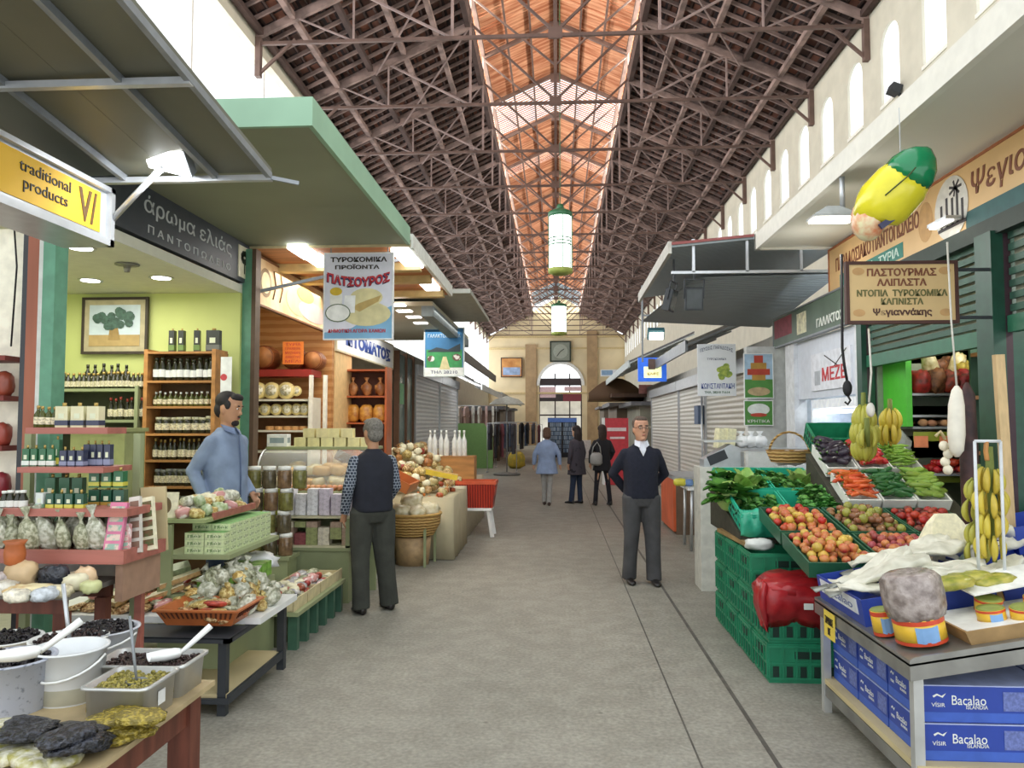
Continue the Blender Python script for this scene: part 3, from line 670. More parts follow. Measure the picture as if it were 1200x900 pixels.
b = MB(m_redwood); b.box(-.9, .53, -.49, -.46, zD - .04, zD + .03); b.box(.5, .53, -.46, -.06, zD - .04, zD + .03); b.build('tray_lip', t)
b = MB(P('pink brown panel', '#a3826c')); b.box(.46, .5, -.44, -.06, 0, zD - .03); b.v = [(x, y, z if z > .5 else .8) for x, y, z in b.v]; b.build('side_panel', t); b = MB(P('grey white panel', '#c9c8c2')); b.box(-.6, .46, -.12, -.06, 0, zD - .03); b.v = [(x, y, z if z > .5 else .8) for x, y, z in b.v]; b.build('base_panel', t)
for x in (-.5, .4): b = MB(m_redwood); b.box(x - .02, x + .02, -.11, -.07, 0, .8); b.build('leg', t)
for x in (-.3, .35): b = MB(m_green_g); b.box(x - .02, x + .02, -.07, -.03, 0, zA - .035); b.build('upright', t)
c1 = P('green tin', '#2f6b45', rough=.3, var=.15); c2 = P('dark blue tin', '#343a52', rough=.3); yb = P('yellow green tin band', '#c9c34a', rough=.3); wc = P('cream tin', '#dcd8b0', rough=.3)
def tins(label, sz, body, band, pxs, py, Y, grp, top=None, cap=m_gold):
    R_ = P_tin('oil_tin', label, 'tin', sz, body, band, cap, grp, top); z = at(pxs[0], py, Y=Y).z
    for px in pxs: R_.put((at(px, py, Y=Y).x, Y, z), (0, 0, jit(.12)))
tins('large cream and dark olive oil tin on the top red brown shelf', (.07, .06, .12), wc, c2, (75, 93, 112), 501, 4.2, 'cream tins on the top shelf')
brow('oil_bottle', 'small bottle at the left end of the top red brown shelf', .022, .12, m_olglass, m_gold, m_label, 42, 66, 4, 501, 4.2, 'small bottles on the top shelf')
tins('small green and white oil tin at left on the second red brown shelf', (.038, .04, .1), c1, P('white tin band', '#dfe8df'), (32, 42, 52, 61), 547, 4.1, 'green white tins second shelf')
tins('tall narrow green tin in the middle of the second shelf', (.035, .035, .15), c1, yb, (67,), 547, 4.12, None)
tins('small blue black tin on the second red brown shelf', (.038, .04, .09), c2, P('grey blue band', '#8b93ae'), (76, 86, 96), 547, 4.1, 'blue tins second shelf')
tins('tall blue black tin on the second red brown shelf', (.034, .04, .125), c2, P('grey blue band', '#8b93ae'), (103, 111, 119, 127), 547, 4.16, 'tall blue tins second shelf')
tins('green oil tin with yellow band at the back of the third shelf', (.056, .05, .17), c1, yb, (61, 77, 92), 595, 4.2, 'yellow banded tins at the back')
tins('dark green orange banded oil tin at right of third shelf', (.058, .05, .1), P('deep green tin', '#23513d', rough=.3), P('orange band', '#b5923e'), (112, 127, 141), 595, 4.12, 'tall tins at right of third shelf')
tins('small square green tin at the front of the third shelf', (.042, .045, .085), P('deep green tin', '#23513d'), yb, (61, 72, 83, 95), 597, 3.96, 'small green tins at the front')
tins('green and yellow tin standing on a dark green orange banded tin', (.054, .045, .09), c1, yb, (112, 127, 141), 571, 4.12, 'tins on top of dark green tins')
tins('white labelled tin among green ones on the third shelf', (.042, .045, .09), P('white tin', '#d5dcd6', rough=.3), P('pale green band', '#8cb79a'), (49,), 597, 3.96, None)
brow('oil_bottle', 'small dark bottle with white cap at left of the third shelf', .022, .1, m_dkglass, wb_, P('white label', '#e6e9e2'), 2, 32, 4, 597, 3.97, 'small dark bottles third shelf', neck=.6)
# herb bags in the tray
hb = [P_bag('herb_bag', 'upright clear bag of dried herbs in the red brown tray below the tins', 'bag of herbs', m, s, sd, 'herb bags in the red brown tray') for m, s, sd in ((m_herb, (.055, .035, .09), 1), (m_herb2, (.06, .035, .1), 2), (m_herb, (.05, .03, .085), 5))]
for j, (y, n_) in enumerate(((4.22, 11), (4.08, 12), (3.95, 12))):
    for i in range(n_):
        hb[(i + j) % 3].put((-3.45 + (i + .5) * 1.1 / n_ + jit(.012), y + jit(.02), zD), (.2, jit(.25), jit(.5)), RN.uniform(.85, 1.05))
def card(name, label, cat, px, py, Y, w, h, m, m2, rx=-.25, ry=0, rz=0):
    q = at(px, py, Y=Y); b = MB(m); b.box(-w / 2, w / 2, -.012, .012, 0, h); b.m(m2)
    for k in range(5): b.box(-w * .4, w * .4, -.0135, .0, h * (.08 + .18 * k), h * (.08 + .18 * k + .12))
    return thing1(b, name, label, cat, loc=q, rot=(rx, ry, rz))
m_col = P('colourful printed card', '#d9c3b4', col2='#8fae9d', scale=26, thr=(.45, .55))
card('spice_card', 'tall colourful card of spice packets leaning in the red brown tray', 'packet', 131, 650, 3.9, .09, .27, P('pink card', '#d27b9a'), m_col)
card('spice_card', 'narrow pink packet leaning beside the tall colourful card', 'packet', 147, 650, 3.93, .045, .16, m_pinkw, m_col, -.3, -.15)
card('spice_rack', 'leaning pack of spice tubes second from the right end of the red brown tray', 'packet', 160, 648, 4.0, .06, .3, P('grey white card', '#cfcac0'), P('brown spice print', '#8a6b5a', scale=40), -.2, -.16)
card('spice_rack', 'leaning pack of spice tubes at the right end of the red brown tray', 'packet', 175, 645, 4.1, .085, .29, m_cream_p, P('red green spice print', '#8a5a45', col2='#5f7347', scale=35), -.2, -.2)
o = MB(m_pine); o.box(-.07, .07, -.01, .01, 0, .36); thing1(o, 'backing_board', 'plain light wooden board standing behind the leaning spice packs', 'board', loc=at(182, 645, Y=4.3), rot=(0, -.05, .1))
o = MB(P('orange clay', '#b9683a', rough=.5, var=.2)); o.lathe([(.03, 0), (.045, .01), (.05, .06), (.042, .1), (.055, .12), (.05, .12)], n=14); thing1(o, 'clay_pot', 'small orange clay pot at the left in front of the herb bags', 'pot', loc=at(17, 662, Y=3.72))
# ---- dark brown small table with cheese packs
t = T('brown_table', 'small red brown wooden table carrying cheese packs at the left edge', 'table', (-2.8, 3.85, 0))
b = MB(P('steel grey table top', '#77736c', rough=.4)); b.box(-.55, .46, -.24, .22, .875, .9); b.build('tabletop', t)
b = MB(m_brownw); b.box(-.53, .42, -.21, -.18, .8, .875); b.box(-.53, .42, .17, .2, .8, .875); b.build('apron', t)
for x, y in ((-.1, -.2), (.38, -.17), (-.5, -.2), (.38, .17)): b = MB(m_brownw); b.box(x - .03, x + .03, y - .025, y + .03, 0, .8); b.build('leg', t)
def packs(label, cat, m, spots, Y, sz, seed, nm='cheese_pack', amp=.1):
    pr = P_bag(nm, label, cat, m, sz, seed, None, False, amp)
    for px, py in spots: q = at(px, py, Y=Y); pr.put(q, (0, 0, jit(.4)))
zt_ = .9
def onz(px, py, z, m, nm, label, cat, s, seed, rz=0, amp=.2): 
    q = at(px, py, Z=z); return thing1(bag_mesh(MB(m), *s, seed, False, amp), nm, label, cat, loc=q, rot=(0, 0, rz))
m_chs = P('wrapped pale cheese', '#e9dcb0', rough=.3, col2='#c9a56f', scale=9, thr=(.35, .5)); m_foil = P('clear film over cheese', '#e8e6dc', rough=.15, col2='#b9b3a2', scale=18)
onz(38, 700, zt_, m_chs, 'cheese_pack', 'long pale wrapped cheese at the front of the small brown table', 'cheese', (.13, .06, .03), 5, .05)
onz(5, 698, zt_, m_foil, 'cheese_pack', 'film wrapped pack at the left end of the small brown table', 'cheese', (.07, .06, .035), 6)
onz(25, 690, zt_, P('tan bread', '#d3b78d', rough=.4), 'bread_pack', 'tan wrapped loaf standing behind the long cheese', 'bread', (.07, .05, .07), 7)
onz(63, 688, zt_, P('black olives in film', '#2f333c', rough=.25, var=.5, scale=40, bump=.5), 'olive_pack', 'dark film wrapped pack of olives on the small brown table', 'packet', (.075, .05, .055), 8)
onz(88, 692, zt_, P('cream cheese tub', '#e9e3c4', rough=.3), 'cheese_pack', 'cream round cheese pack right of the dark olive pack', 'cheese', (.05, .05, .04), 9)
onz(100, 688, zt_, P('peach wrapped cheese', '#dfc19b', rough=.3), 'cheese_pack', 'peach coloured wrapped cheese at the back right of the small table', 'cheese', (.05, .045, .05), 10)
onz(106, 695, zt_, P('yellow green pack', '#cfd39a', rough=.3), 'cheese_pack', 'yellow green pack at the right end of the small brown table', 'cheese', (.045, .04, .03), 11)
for i, (px, py, c, lb) in enumerate(((20, 706, '#e9e3cf', 'pale wrapped cheese lying at the front edge of the small brown table'), (70, 700, '#d9cfae', 'pale yellow wrapped cheese beside the dark olive pack'), (52, 704, '#c9d0d6', 'bluish film pack in front of the dark olive pack'), (92, 683, '#e3d2b4', 'wrapped cheese leaning at the back of the small table'), (8, 683, '#d3c8c4', 'greyish wrapped pack at the back left of the small table'), (50, 680, '#dccba8', 'pale loaf shaped pack behind the dark olives'))): onz(px, py, zt_, P('wrap %d' % i, c, rough=.25, var=.35, scale=35, bump=.4), 'cheese_pack', lb, 'cheese', (.055, .045, .03), 30 + i, i * .5, .2)
# ---- foreground brown table with olive buckets
t = T('brown_table', 'red brown wooden table with olive buckets in the bottom left corner', 'table', (-2.2, 2.4, 0))
b = MB(P('worn pale table board', '#b5a27c', rough=.6, var=.25, scale=6)); b.box(-1.2, .77, -1.3, .8, .63, .65); b.build('tabletop', t)
b = MB(m_brownw)
b.box(.69, .73, -1.25, .7, .52, .63); b.build('apron', t); b = MB(m_brownw); b.box(-1.1, .69, .66, .7, .52, .63); b.build('apron', t)
for x, y in ((.7, .68), (-.1, .68), (.7, -1.2), (-1.1, .68)): b = MB(m_brownw); b.box(x - .045, x + .045, y - .045, y + .045, 0, .52 if abs(y) > 9 else .63); b.build('leg', t)
zt_ = .65
m_blko = P('black olives', '#2c272b', rough=.2, var=.5, scale=60, bump=1, thr=(.45, .6), col2='#0f0d10'); m_brno = P('brown olives', '#4a3430', rough=.2, scale=60, bump=1, thr=(.45, .6), col2='#2a1c1c'); m_grno = P('green olives', '#b2a552', rough=.25, scale=55, bump=1, thr=(.45, .6), col2='#77702c')
def bucket(label, px, py, r, h, m, fill, fm, tilt=0, handle=True, band=None, olives=None):
    q = at(px, py, Z=zt_); t = T('bucket', label, 'bucket', tuple(q))
    b = MB(m); b.lathe([(r * .86, 0), (r, h * .97), (r * 1.06, h * .97), (r * 1.06, h), (r * .95, h), (r * .83, .01)], n=32, cap=False); b.lathe([(r * .86, 0), (0.002, .002)], n=32, cap=False); b.build('tub', t)
    if handle:
        b = MB(m_whitep); b.tube([(r * 1.07 * math.cos(a), -r * .25 * 0 + r * 1.07 * math.sin(a) * 1.0, h * .86 - .35 * h * abs(math.sin(a))) for a in [PI * k / 12 + PI for k in range(13)]], .005, 6); b.build('handle', t)
    if band: b = MB(band); b.lathe([(r * .87, h * .03), (r * .935, h * .55)], n=32, cap=False); b.build('contents_band', t)
    rr = (r * .83 + (r * .12) * fill)
    if olives:
        b = MB(fm); b.lathe([(rr, h * fill - .004), (rr, h * fill), (rr * .5, h * fill + .015), (.004, h * fill + .02)], n=20); o = thing1(b, 'olive_bed', 'bed of ' + olives, 'olives', loc=tuple(q)); o['kind'] = 'stuff'
        ob = MB(fm); rnd = random.Random(px)
        for k in range(260):
            a = rnd.uniform(0, 2 * PI); s = math.sqrt(rnd.random()) * rr * .93; ob.ball((s * math.cos(a), s * math.sin(a), h * fill + .012 + rnd.uniform(-.006, .012)), (.0095, .008, .008), 6, 4, rotm(0, 0, rnd.uniform(0, 3)))
        ob.build('loose_olives', o)
    return q
bucket('empty white plastic bucket with a pale brine line at the front of the olive table', 81, 818, .132, .2, P('milky plastic', '#e9edef', rough=.3, var=.03), .1, m_whitep, band=P('brine behind plastic', '#b9b6a2', rough=.4, col2='#a7a594', scale=8))
bucket('blue grey speckled bucket of black olives at the left edge', 10, 830, .15, .19, P('speckled bucket', '#b6bccb', rough=.35, col2='#7d8496', scale=50, thr=(.3, .42)), .9, m_blko, olives='black olives in the speckled bucket', handle=False)
bucket('low white bucket of dark red olives behind the empty bucket', 80, 785, .15, .14, m_whitep, .86, m_brno, olives='dark red olives in the white bucket behind', handle=False)
bucket('round white tub of black olives at the back of the olive table', 118, 772, .155, .14, P('grey white tub', '#c9cdd6', rough=.3), .88, m_blko, olives='black olives in the round tub at the back')
bucket('white bucket of black olives at the left edge behind the speckled one', 6, 782, .14, .13, m_whitep, .9, m_blko, olives='black olives at the left edge', handle=False)
def pan(label, x0, x1, y0, y1, h, fm, olives, sticker=False):
    cx_, cy_ = (x0 + x1) / 2, (y0 + y1) / 2; w2, d2 = (x1 - x0) / 2, (y1 - y0) / 2; t = T('steel_pan', label, 'steel pan', (cx_, cy_, zt_))
    def rr(w, d, z, k=.03): return [Vector((sx * (w - k) + k * math.cos(a), sy * (d - k) + k * math.sin(a), z)) for sx, sy, a0 in ((1, 1, 0), (-1, 1, PI / 2), (-1, -1, PI), (1, -1, 1.5 * PI)) for a in (a0, a0 + PI / 4, a0 + PI / 2)]
    b = MB(m_stl); b.ring([rr(w2 * .5, d2 * .5, .002), rr(w2 * .93, d2 * .93, 0), rr(w2 * .97, d2 * .97, h - .01), rr(w2 + .008, d2 + .008, h - .01), rr(w2 + .008, d2 + .008, h), rr(w2 * .96, d2 * .96, h), rr(w2 * .91, d2 * .91, .008), rr(w2 * .4, d2 * .4, .008)]); b.build('pan_body', t)
    if sticker: b = MB(P('white sticker', '#e8eae8')); b.box(w2 * .975, w2 * .975 + .002, -.03, .02, h * .3, h * .68); b.build('sticker', t)
    b = MB(fm); b.box(-w2 * .88, w2 * .88, -d2 * .88, d2 * .88, h * .3, h * .78); o = thing1(b, 'olive_bed', 'bed of ' + olives, 'olives', loc=(cx_, cy_, zt_)); o['kind'] = 'stuff'
    ob = MB(fm); rnd = random.Random(int(cx_ * 77))
    for k in range(520): ob.ball((rnd.uniform(-.85, .85) * w2, rnd.uniform(-.85, .85) * d2, h * .8 + rnd.uniform(-.004, .012)), (.0105, .0085, .0085), 6, 4, rotm(0, 0, rnd.uniform(0, 3)))
    ob.build('loose_olives', o)
    return t
pan('steel pan of green olives with white sticker at the front', -1.70, -1.46, 2.7, 2.95, .13, m_grno, 'green olives in the front steel pan', True)
pan('steel pan of brown black olives behind the green ones', -1.84, -1.46, 2.97, 3.2, .125, m_brno, 'brown black olives in the rear steel pan')
def ladle(label, p, q, m, r=.008, scoop=None, scm=None):
    t = T('ladle', label, 'ladle', tuple(p)); d = Vector(q) - Vector(p); b = MB(m); b.tube([(0, 0, 0), d * .5, d], [r * .8, r, r], 8); b.build('handle', t)
    b = MB(m); b.lathe([(.004, -.03), (.03, -.022), (.038, 0)], n=12, cap=False); b.build('ladle_bowl', t)
ladle('long steel ladle standing in the dark red olives', at(84, 772, Y=3.25), at(74, 684, Y=3.27), m_alu, .009); ladle('thin steel ladle standing in the green olives', at(160, 797, Y=2.82), at(152, 722, Y=2.88), m_gry, .006)
def scoop(label, px, py, Y, rz, tilt, s=1):
    t = T('plastic_scoop', label, 'scoop', tuple(at(px, py, Y=Y)), rz); b = MB(m_whitep)
    b.ring([[Vector((-.0 + x, w * math.cos(a), .035 * s - w * .75 * math.sin(a))) for a in [PI * k / 10 for k in range(11)]] + [Vector((x, w * .88 * math.cos(a), .035 * s - w * .62 * math.sin(a))) for a in [PI - PI * k / 10 for k in range(11)]] for x, w in ((-.11 * s, .035 * s), (-.05 * s, .045 * s), (0, .04 * s), (.015 * s, .02 * s))], cap=True); b.build('scoop_bowl', t)
    b = MB(m_whitep); b.tube([(.01 * s, 0, .02 * s), (.07 * s, 0, .02 * s + .05 * tilt), (.13 * s, 0, .02 * s + .1 * tilt)], [.009 * s, .012 * s, .014 * s], 8); b.build('handle', t)
scoop('white plastic scoop lying on the brown black olives', 208, 772, 3.08, .75, .9); scoop('white plastic scoop lying in the olive bucket at the left', 42, 772, 2.6, .7, .9, 1.05)
# packs at the front corner
m_dkpk = P('pack of black olives', '#3a3d47', rough=.18, col2='#16171c', scale=70, bump=.8, thr=(.45, .6)); m_ylpk = P('pack of yellow green olives', '#b9a548', rough=.2, col2='#7d6f2c', scale=60, bump=.8, thr=(.45, .6))
dk = P_bag('olive_pack', 'flat film pack of black olives in the front heap', 'packet', m_dkpk, (.085, .055, .018), 3, 'black olive packs heaped at the front', False, .12)
for i in range(16): q = at(RN.uniform(25, 100), 0 + [878, 872, 866, 884, 870, 862, 876, 866, 868][i % 9], Z=zt_ + .02 * (i // 5)); dk.put((q.x, q.y, zt_ + .026 * (i // 5)), (jit(.15), jit(.15), jit(1)))
yl = P_bag('olive_pack', 'flat film pack of yellow green olives in the front heap', 'packet', m_ylpk, (.08, .06, .014), 6, 'yellow olive packs heaped at the front', False, .1)
for i, (px, py) in enumerate(((135, 868), (155, 862), (142, 858), (160, 852), (130, 850), (148, 842), (165, 846))): q = at(px, py, Z=zt_ + .02 * (i // 2)); yl.put((q.x, q.y, zt_ + .022 * (i // 2)), (jit(.08), jit(.08), jit(.7)))
gl_ = P_bag('olive_pack', 'film pack of green olives in the bottom left corner', 'packet', P('pack of green olives', '#a8a35c', rough=.2, col2='#d9d7c4', scale=30, bump=.6), (.09, .06, .02), 8, 'green olive packs in the corner', False, .1)
for px, py in ((12, 893), (40, 897), (66, 893), (5, 872), (14, 880), (24, 868), (4, 860)): gl_.put(at(px, py, Z=zt_), (jit(.1), jit(.1), jit(.8)))
# ---- dark frame table with white board top
t = T('display_table', 'low table with dark steel legs, white board top and plywood lower shelf', 'table', (-2.4, 4.9, 0))
b = MB(P('white laminate', '#eef0ee', rough=.3, var=.03)); b.box(-1.0, .55, -.13, .55, .47, .51); b.build('tabletop', t)
b = MB(m_dkg); b.box(-.95, .48, -.42, -.38, .43, .46); b.box(.44, .48, -.42, .5, .43, .46); b.box(-.95, .48, .46, .5, .43, .46); b.box(-.95, .48, -.42, -.13, .455, .465); b.build('top_frame', t)
for x, y in ((.42, -.36), (.46, .5), (-.9, -.36), (-.9, .5)): b = MB(m_dkg); b.box(x - .025, x + .025, y - .025, y + .025, 0, .43); b.build('leg', t)
b = MB(m_pine); b.box(-.9, .46, -.38, .5, .1, .125); b.build('lower_shelf', t); b = MB(m_dkg); b.box(.46, .48, -.4, .52, .08, .13); b.box(-.9, .48, -.42, -.4, .08, .11); b.build('shelf_rail', t)
# orange plastic tray with packets
q0 = at(228, 751, Y=4.52)
t = T('plastic_tray', 'orange brown slotted plastic tray filled with packets on the low table', 'tray', (q0.x, 4.72, .51)); m_or = P('orange brown plastic', '#b8693a', rough=.35, var=.12)
b = MB(m_or)
def trayring(w, d, z): return [Vector(v) for v in ((-w, -d, z), (w, -d, z), (w, d, z), (-w, d, z))]
b.ring([trayring(.2, .15, 0), trayring(.25, .19, .09), trayring(.265, .205, .09), trayring(.265, .205, .1), trayring(.24, .18, .1), trayring(.19, .14, .01)], sm=False); b.build('tray_body', t)
b = MB(P('dark slots', '#5b2f1e'))
for i in range(15): x = -.22 + i * .0315; b.bar((x * .9, -.17 , .045), (x * .97, -.192, .082), .012, .004)
for i in range(11): y = -.15 + i * .03; b.bar((.223, y * .9, .045), (.252, y * .97, .082), .004, .012)
b.build('slots', t)
pk = [P_bag('food_packet', 'small packet piled in the orange brown tray', 'packet', m, (.06, .045, .016), sd, 'packets in the orange brown tray', False, .1) for m, sd in ((m_pasta, 1), (m_nuts, 2), (m_spice, 3), (m_herb, 4))]
heap(pk, 34, q0.x - .2, q0.x + .2, 4.58, 4.87, lambda x, y: .53, layers=3, dz=.03, tilt=.25, seed=5)
# heap of cellophane bags on the white board
hb2 = [P_bag('herb_bag', 'clear twisted bag of herbs in the big heap on the white board', 'bag of herbs', m, s, sd, 'herb bags heaped on the white board') for m, s, sd in ((m_herb, (.07, .05, .05), 11), (m_herb2, (.075, .05, .055), 12), (m_herb2, (.06, .05, .06), 13), (m_pasta, (.06, .045, .04), 14))]
heap(hb2, 62, -2.46, -1.9, 4.82, 5.42, lambda x, y: .51, layers=3, dz=.075, tilt=.7, seed=6)
hb3 = [P_bag('food_packet', 'packet in the brown and green pile behind the orange tray', 'packet', m, s, sd, 'packets piled behind the orange tray', False, .15) for m, s, sd in ((m_nuts, (.08, .05, .02), 21), (m_spice, (.07, .05, .018), 22), (m_pinkw, (.06, .045, .03), 23), (m_herb, (.08, .05, .02), 24), (m_pasta, (.09, .04, .02), 25))]
heap(hb3, 60, -3.15, -2.45, 4.82, 5.4, lambda x, y: .51 + (y - 4.8) * .12, layers=3, dz=.045, tilt=.45, seed=7)
bx = P_box('long_carton', 'long flat wooden coloured carton leaning on the packet pile', 'box', (.26, .06, .03), P('tan printed carton', '#b89562', scale=40, var=.3), P('pale carton top', '#e6dcb8', scale=40), None, 'long cartons on the packet pile')
for i, (px, py, rz_) in enumerate(((160, 690, .7), (150, 700, 1.1), (185, 700, .5), (200, 685, .5), (170, 712, -.6))): q = at(px, py, Y=4.9); bx.put((q.x, 4.88 + .05 * i, q.z), (.2, -.3, rz_))
bx = P_box('green_carton', 'pale green printed carton standing on the packet pile', 'box', (.2, .09, .05), P('pale green carton', '#b9cfa0', scale=30, var=.3), P('white green carton', '#dfe9cf', scale=30), None, 'pale green cartons on the packet pile')
for px, py, rz_ in ((190, 682, .5), (205, 672, .6), (180, 692, .4)): bx.put(at(px, py, Y=5.2), (.35, -.2, rz_))
# ---- green stand with rows of cartons
t = T('green_stand', 'sage green stand with two levels of goods beside the seller', 'display stand', (-2.5, 5.4, 0))
b = MB(m_green_g); b.box(-.12, .32, -.42, .5, .0, .56); b.box(-.12, .30, -.42, .5, .56, .6); b.build('base', t)
b = MB(m_green_g); b.box(-.12, -.03, -.44, -.41, .6, 1.06); b.build('front_panel', t)
b = MB(m_green_g); b.box(-.12, .35, -.42, .5, .83, .86); b.build('middle_shelf', t)
b = MB(P('pale sage board', '#9aa873')); b.box(-.12, .2, -.45, .4, 1.07, 1.095); b.build('top_shelf', t)
b = MB(m_redwood); b.obox((.2, .02, 1.1), (.02, .7, .045), rotm(.0, 0, .0)); b.build('shelf_lip', t)
cart = P_box('soap_carton', 'small green and cream carton in the stacked rows on the green stand', 'box', (.13, .1, .046), P('cream green carton', '#cfdcab', scale=30, var=.2), P('bright green carton top', '#7fb56a', var=.2, scale=20), P('dark print', '#77935f', scale=90, thr=(.48, .52), col2='#d4dcb8'), 'cartons stacked on the green stand')
for k in range(4):
    for j in range(8):
        for i in range(2):
            if k == 3 and j in (0,): continue
            cart.put((-2.40 + i * .135, 5.06 + j * .105 + jit(.002), .86 + k * .047), (0, 0, jit(.02)))
pk2 = [P_bag('food_packet', 'light packet on the top shelf of the green stand', 'packet', m, s, sd, 'packets on top of the green stand', False, .14) for m, s, sd in ((m_cream_p, (.055, .04, .035), 31), (m_herb2, (.06, .04, .035), 32), (m_pasta, (.05, .04, .03), 33), (m_pinkw, (.05, .04, .035), 34), (P('green white packet', '#d8dfc2', rough=.3, col2='#8aa06a', scale=22, rand=.1), (.06, .04, .04), 35))]
heap(pk2, 46, -2.6, -2.33, 5.0, 5.8, lambda x, y: 1.095, layers=2, dz=.06, tilt=.4, seed=8)
o = MB(m_cream_p); o.box(-.09, .09, -.008, .008, 0, .17); o.m(P('dark oval print', '#6b5a3a')); o.prism([(a, c + .08) for a, c in disc(0, 0, .05, .06)], -.0095, -.008, 'y'); thing1(o, 'display_card', 'cream display card with dark oval print at the left of the green stand', 'card', loc=(-2.62, 5.02, 1.095), rot=(-.15, 0, .1))
gc = P_box('green_box', 'bright green carton on the low green ledge', 'box', (.12, .08, .05), P('bright green carton', '#7aa845', var=.25, scale=20), P('light green carton top', '#a7c476', var=.2, scale=20), None, 'bright green cartons on the ledge')
for j in range(7):
    for i in range(2):
        for k in range(2): gc.put((-2.33 + i * .13, 5.08 + j * .1, .6 + k * .051), (0, 0, jit(.05)))
# low green bench with cardboard trays
t = T('green_bench', 'low dark green legged bench carrying trays of small packs', 'bench', (-2.25, 6.4, 0))
b = MB(m_green_g); b.box(-.23, .29, -.6, .72, .26, .29); b.build('bench_top', t)
for i in range(6): b = MB(P('bottle green legs', '#3f6450', rough=.5)); y = -.56 + i * .24; b.box(.2, .27, y, y + .06, 0, .26); b.build('leg', t)
b = MB(P('dark green back', '#3d4228')); b.box(-.2, .12, -.5, .7, 0, .26); b.build('back_panel', t)
ctray = MB(P('pale card tray', '#d2c49a', var=.15)); ctray.box(-.2, .2, -.16, .16, 0, .01); ctray.box(-.2, -.19, -.16, .16, 0, .07); ctray.box(.19, .2, -.16, .16, 0, .09); ctray.box(-.2, .2, -.16, -.15, 0, .07); ctray.box(-.2, .2, .15, .16, 0, .07)
ct = Row(thing1(ctray, 'card_tray', 'open card tray of small packs on the low green bench', 'tray', 'card trays on the low green bench'))
for y in (5.98, 6.32, 6.66, 6.98): ct.put((-2.2, y, .29))
pk3 = [P_bag('food_packet', 'small pack in a card tray on the low green bench', 'packet', m, s, sd, 'packs in the low card trays', False, .14) for m, s, sd in ((m_herb, (.05, .04, .03), 41), (m_pinkw, (.045, .04, .03), 42), (P('navy packet', '#4c5474', rough=.3, col2='#d9d5cc', scale=20), (.05, .04, .025), 43), (m_spice, (.045, .035, .025), 44), (m_cream_p, (.05, .04, .03), 45))]
heap(pk3, 90, -2.37, -2.03, 5.84, 7.1, lambda x, y: .3, layers=2, dz=.045, tilt=.35, seed=9)

o = MB(P('white thin plastic', '#eef0f0', rough=.3, var=.1)); bag_mesh(o, .16, .12, .06, 5, False, .3); thing1(o, 'carrier_bag', 'white plastic carrier bag lying on the green ledge in front of the seller', 'bag', loc=(-2.3, 5.8, .62))
# ================================================================ LEFT SIDE, CHEESE SHOP AND BEYOND
t = S('kiosk_wooden', (-3, 10.1, 0))
b = MB(wave('orange wall boards', '#b57a42', '#c8925a', 3, 'Z', distort=1, bump=.2)); b.box(-2.4, 0, 0, .1, 0, 3.43); b.build('back_wall', t)
b = MB(P('warm cream wall', '#e2c08a', var=.1)); b.box(-.06, 0, .15, 1.0, 0, 2.95); b.build('side_wall', t)
b = MB(P('orange brown soffit boards', '#b07347', rough=.6, var=.25, scale=2, stretch=(1, 6, 1))); b.box(-2.4, 1.6, -2.82, 0, 3.44, 3.5); b.build('soffit', t)
for y in (-2.0, -1.3, -.3): b = MB(P('pale yellow beam', '#c9b27a', var=.1)); b.box(-2.4, 1.55, y - .07, y + .07, 3.36, 3.44); b.build('beam', t)
b = MB(P('white fascia', '#dfe0da')); b.box(1.58, 1.62, -2.82, 0, 3.42, 3.56); b.build('fascia', t)
b = MB(P('pale tile plinth', '#a9a698')); b.box(-2.4, .2, -2.7, 0, 0, .12); b.build('raised_floor', t)
m_tube = P('lit tube', '#ffffff', emit=5, var=0)
for px, py, L in ((357, 298, .5), (374, 308, .5), (478, 305, .8), (502, 335, .7)):
    q = at(px, py, Z=3.40); b = MB(m_tube); b.box(-.09, .09, -L / 2, L / 2, 0, .04); tag(b.build('tube_light', loc=(q.x, q.y, 3.40)), 'lit white tube fitting under the orange soffit ' + {357: 'farthest to the left', 374: 'just left of the hanging cheese poster', 478: 'right of the hanging cheese poster', 502: 'at the far right end of the soffit'}[px], 'ceiling light')
# cream picture band over the cheese shop
o = board('shop_banner', 'cream pictorial banner above the cheese shop with faded food pictures', 'banner', 'L', (-2.98, 7.32, 2.93), 2.95, .47, P('cream picture print', '#ecd9a6', rough=.5, col2='#cfa878', scale=2.5, thr=(.4, .65)), .04, P('brown banner edge', '#7a4f2e'), .02)
poly(o, P('sketch print', '#8a6d45', scale=30), disc(.35, .24, .16, .15), .002, .001); poly(o, P('inner cream', '#e6d3a0'), disc(.35, .24, .12, .11), .004, .001)
poly(o, P('peach print', '#e3b08c', scale=5), disc(1.35, .2, .4, .16), .002, .001); poly(o, P('pale mauve print', '#c9b3ae', scale=5), disc(1.9, .15, .55, .12), .004, .001); poly(o, P('yellow cheese print', '#e6c25e', scale=6), disc(1.6, .32, .3, .09), .006, .001)
for x in (.12, .55, .75): b = MB(P('brown ink line', '#6b4d30')); b.tube([(x, .1, .006), (x + .08, .25, .006), (x + .02, .4, .006)], .008, 5); b.build('line_drawing', o)
# strut across the banner
o = MB(m_gry); o.bar((-2.94, 7.35, 3.02), (-1.6, 7.7, 3.4), .03); thing1(o, 'support_strut', 'thin grey strut crossing in front of the cream banner', 'strut')
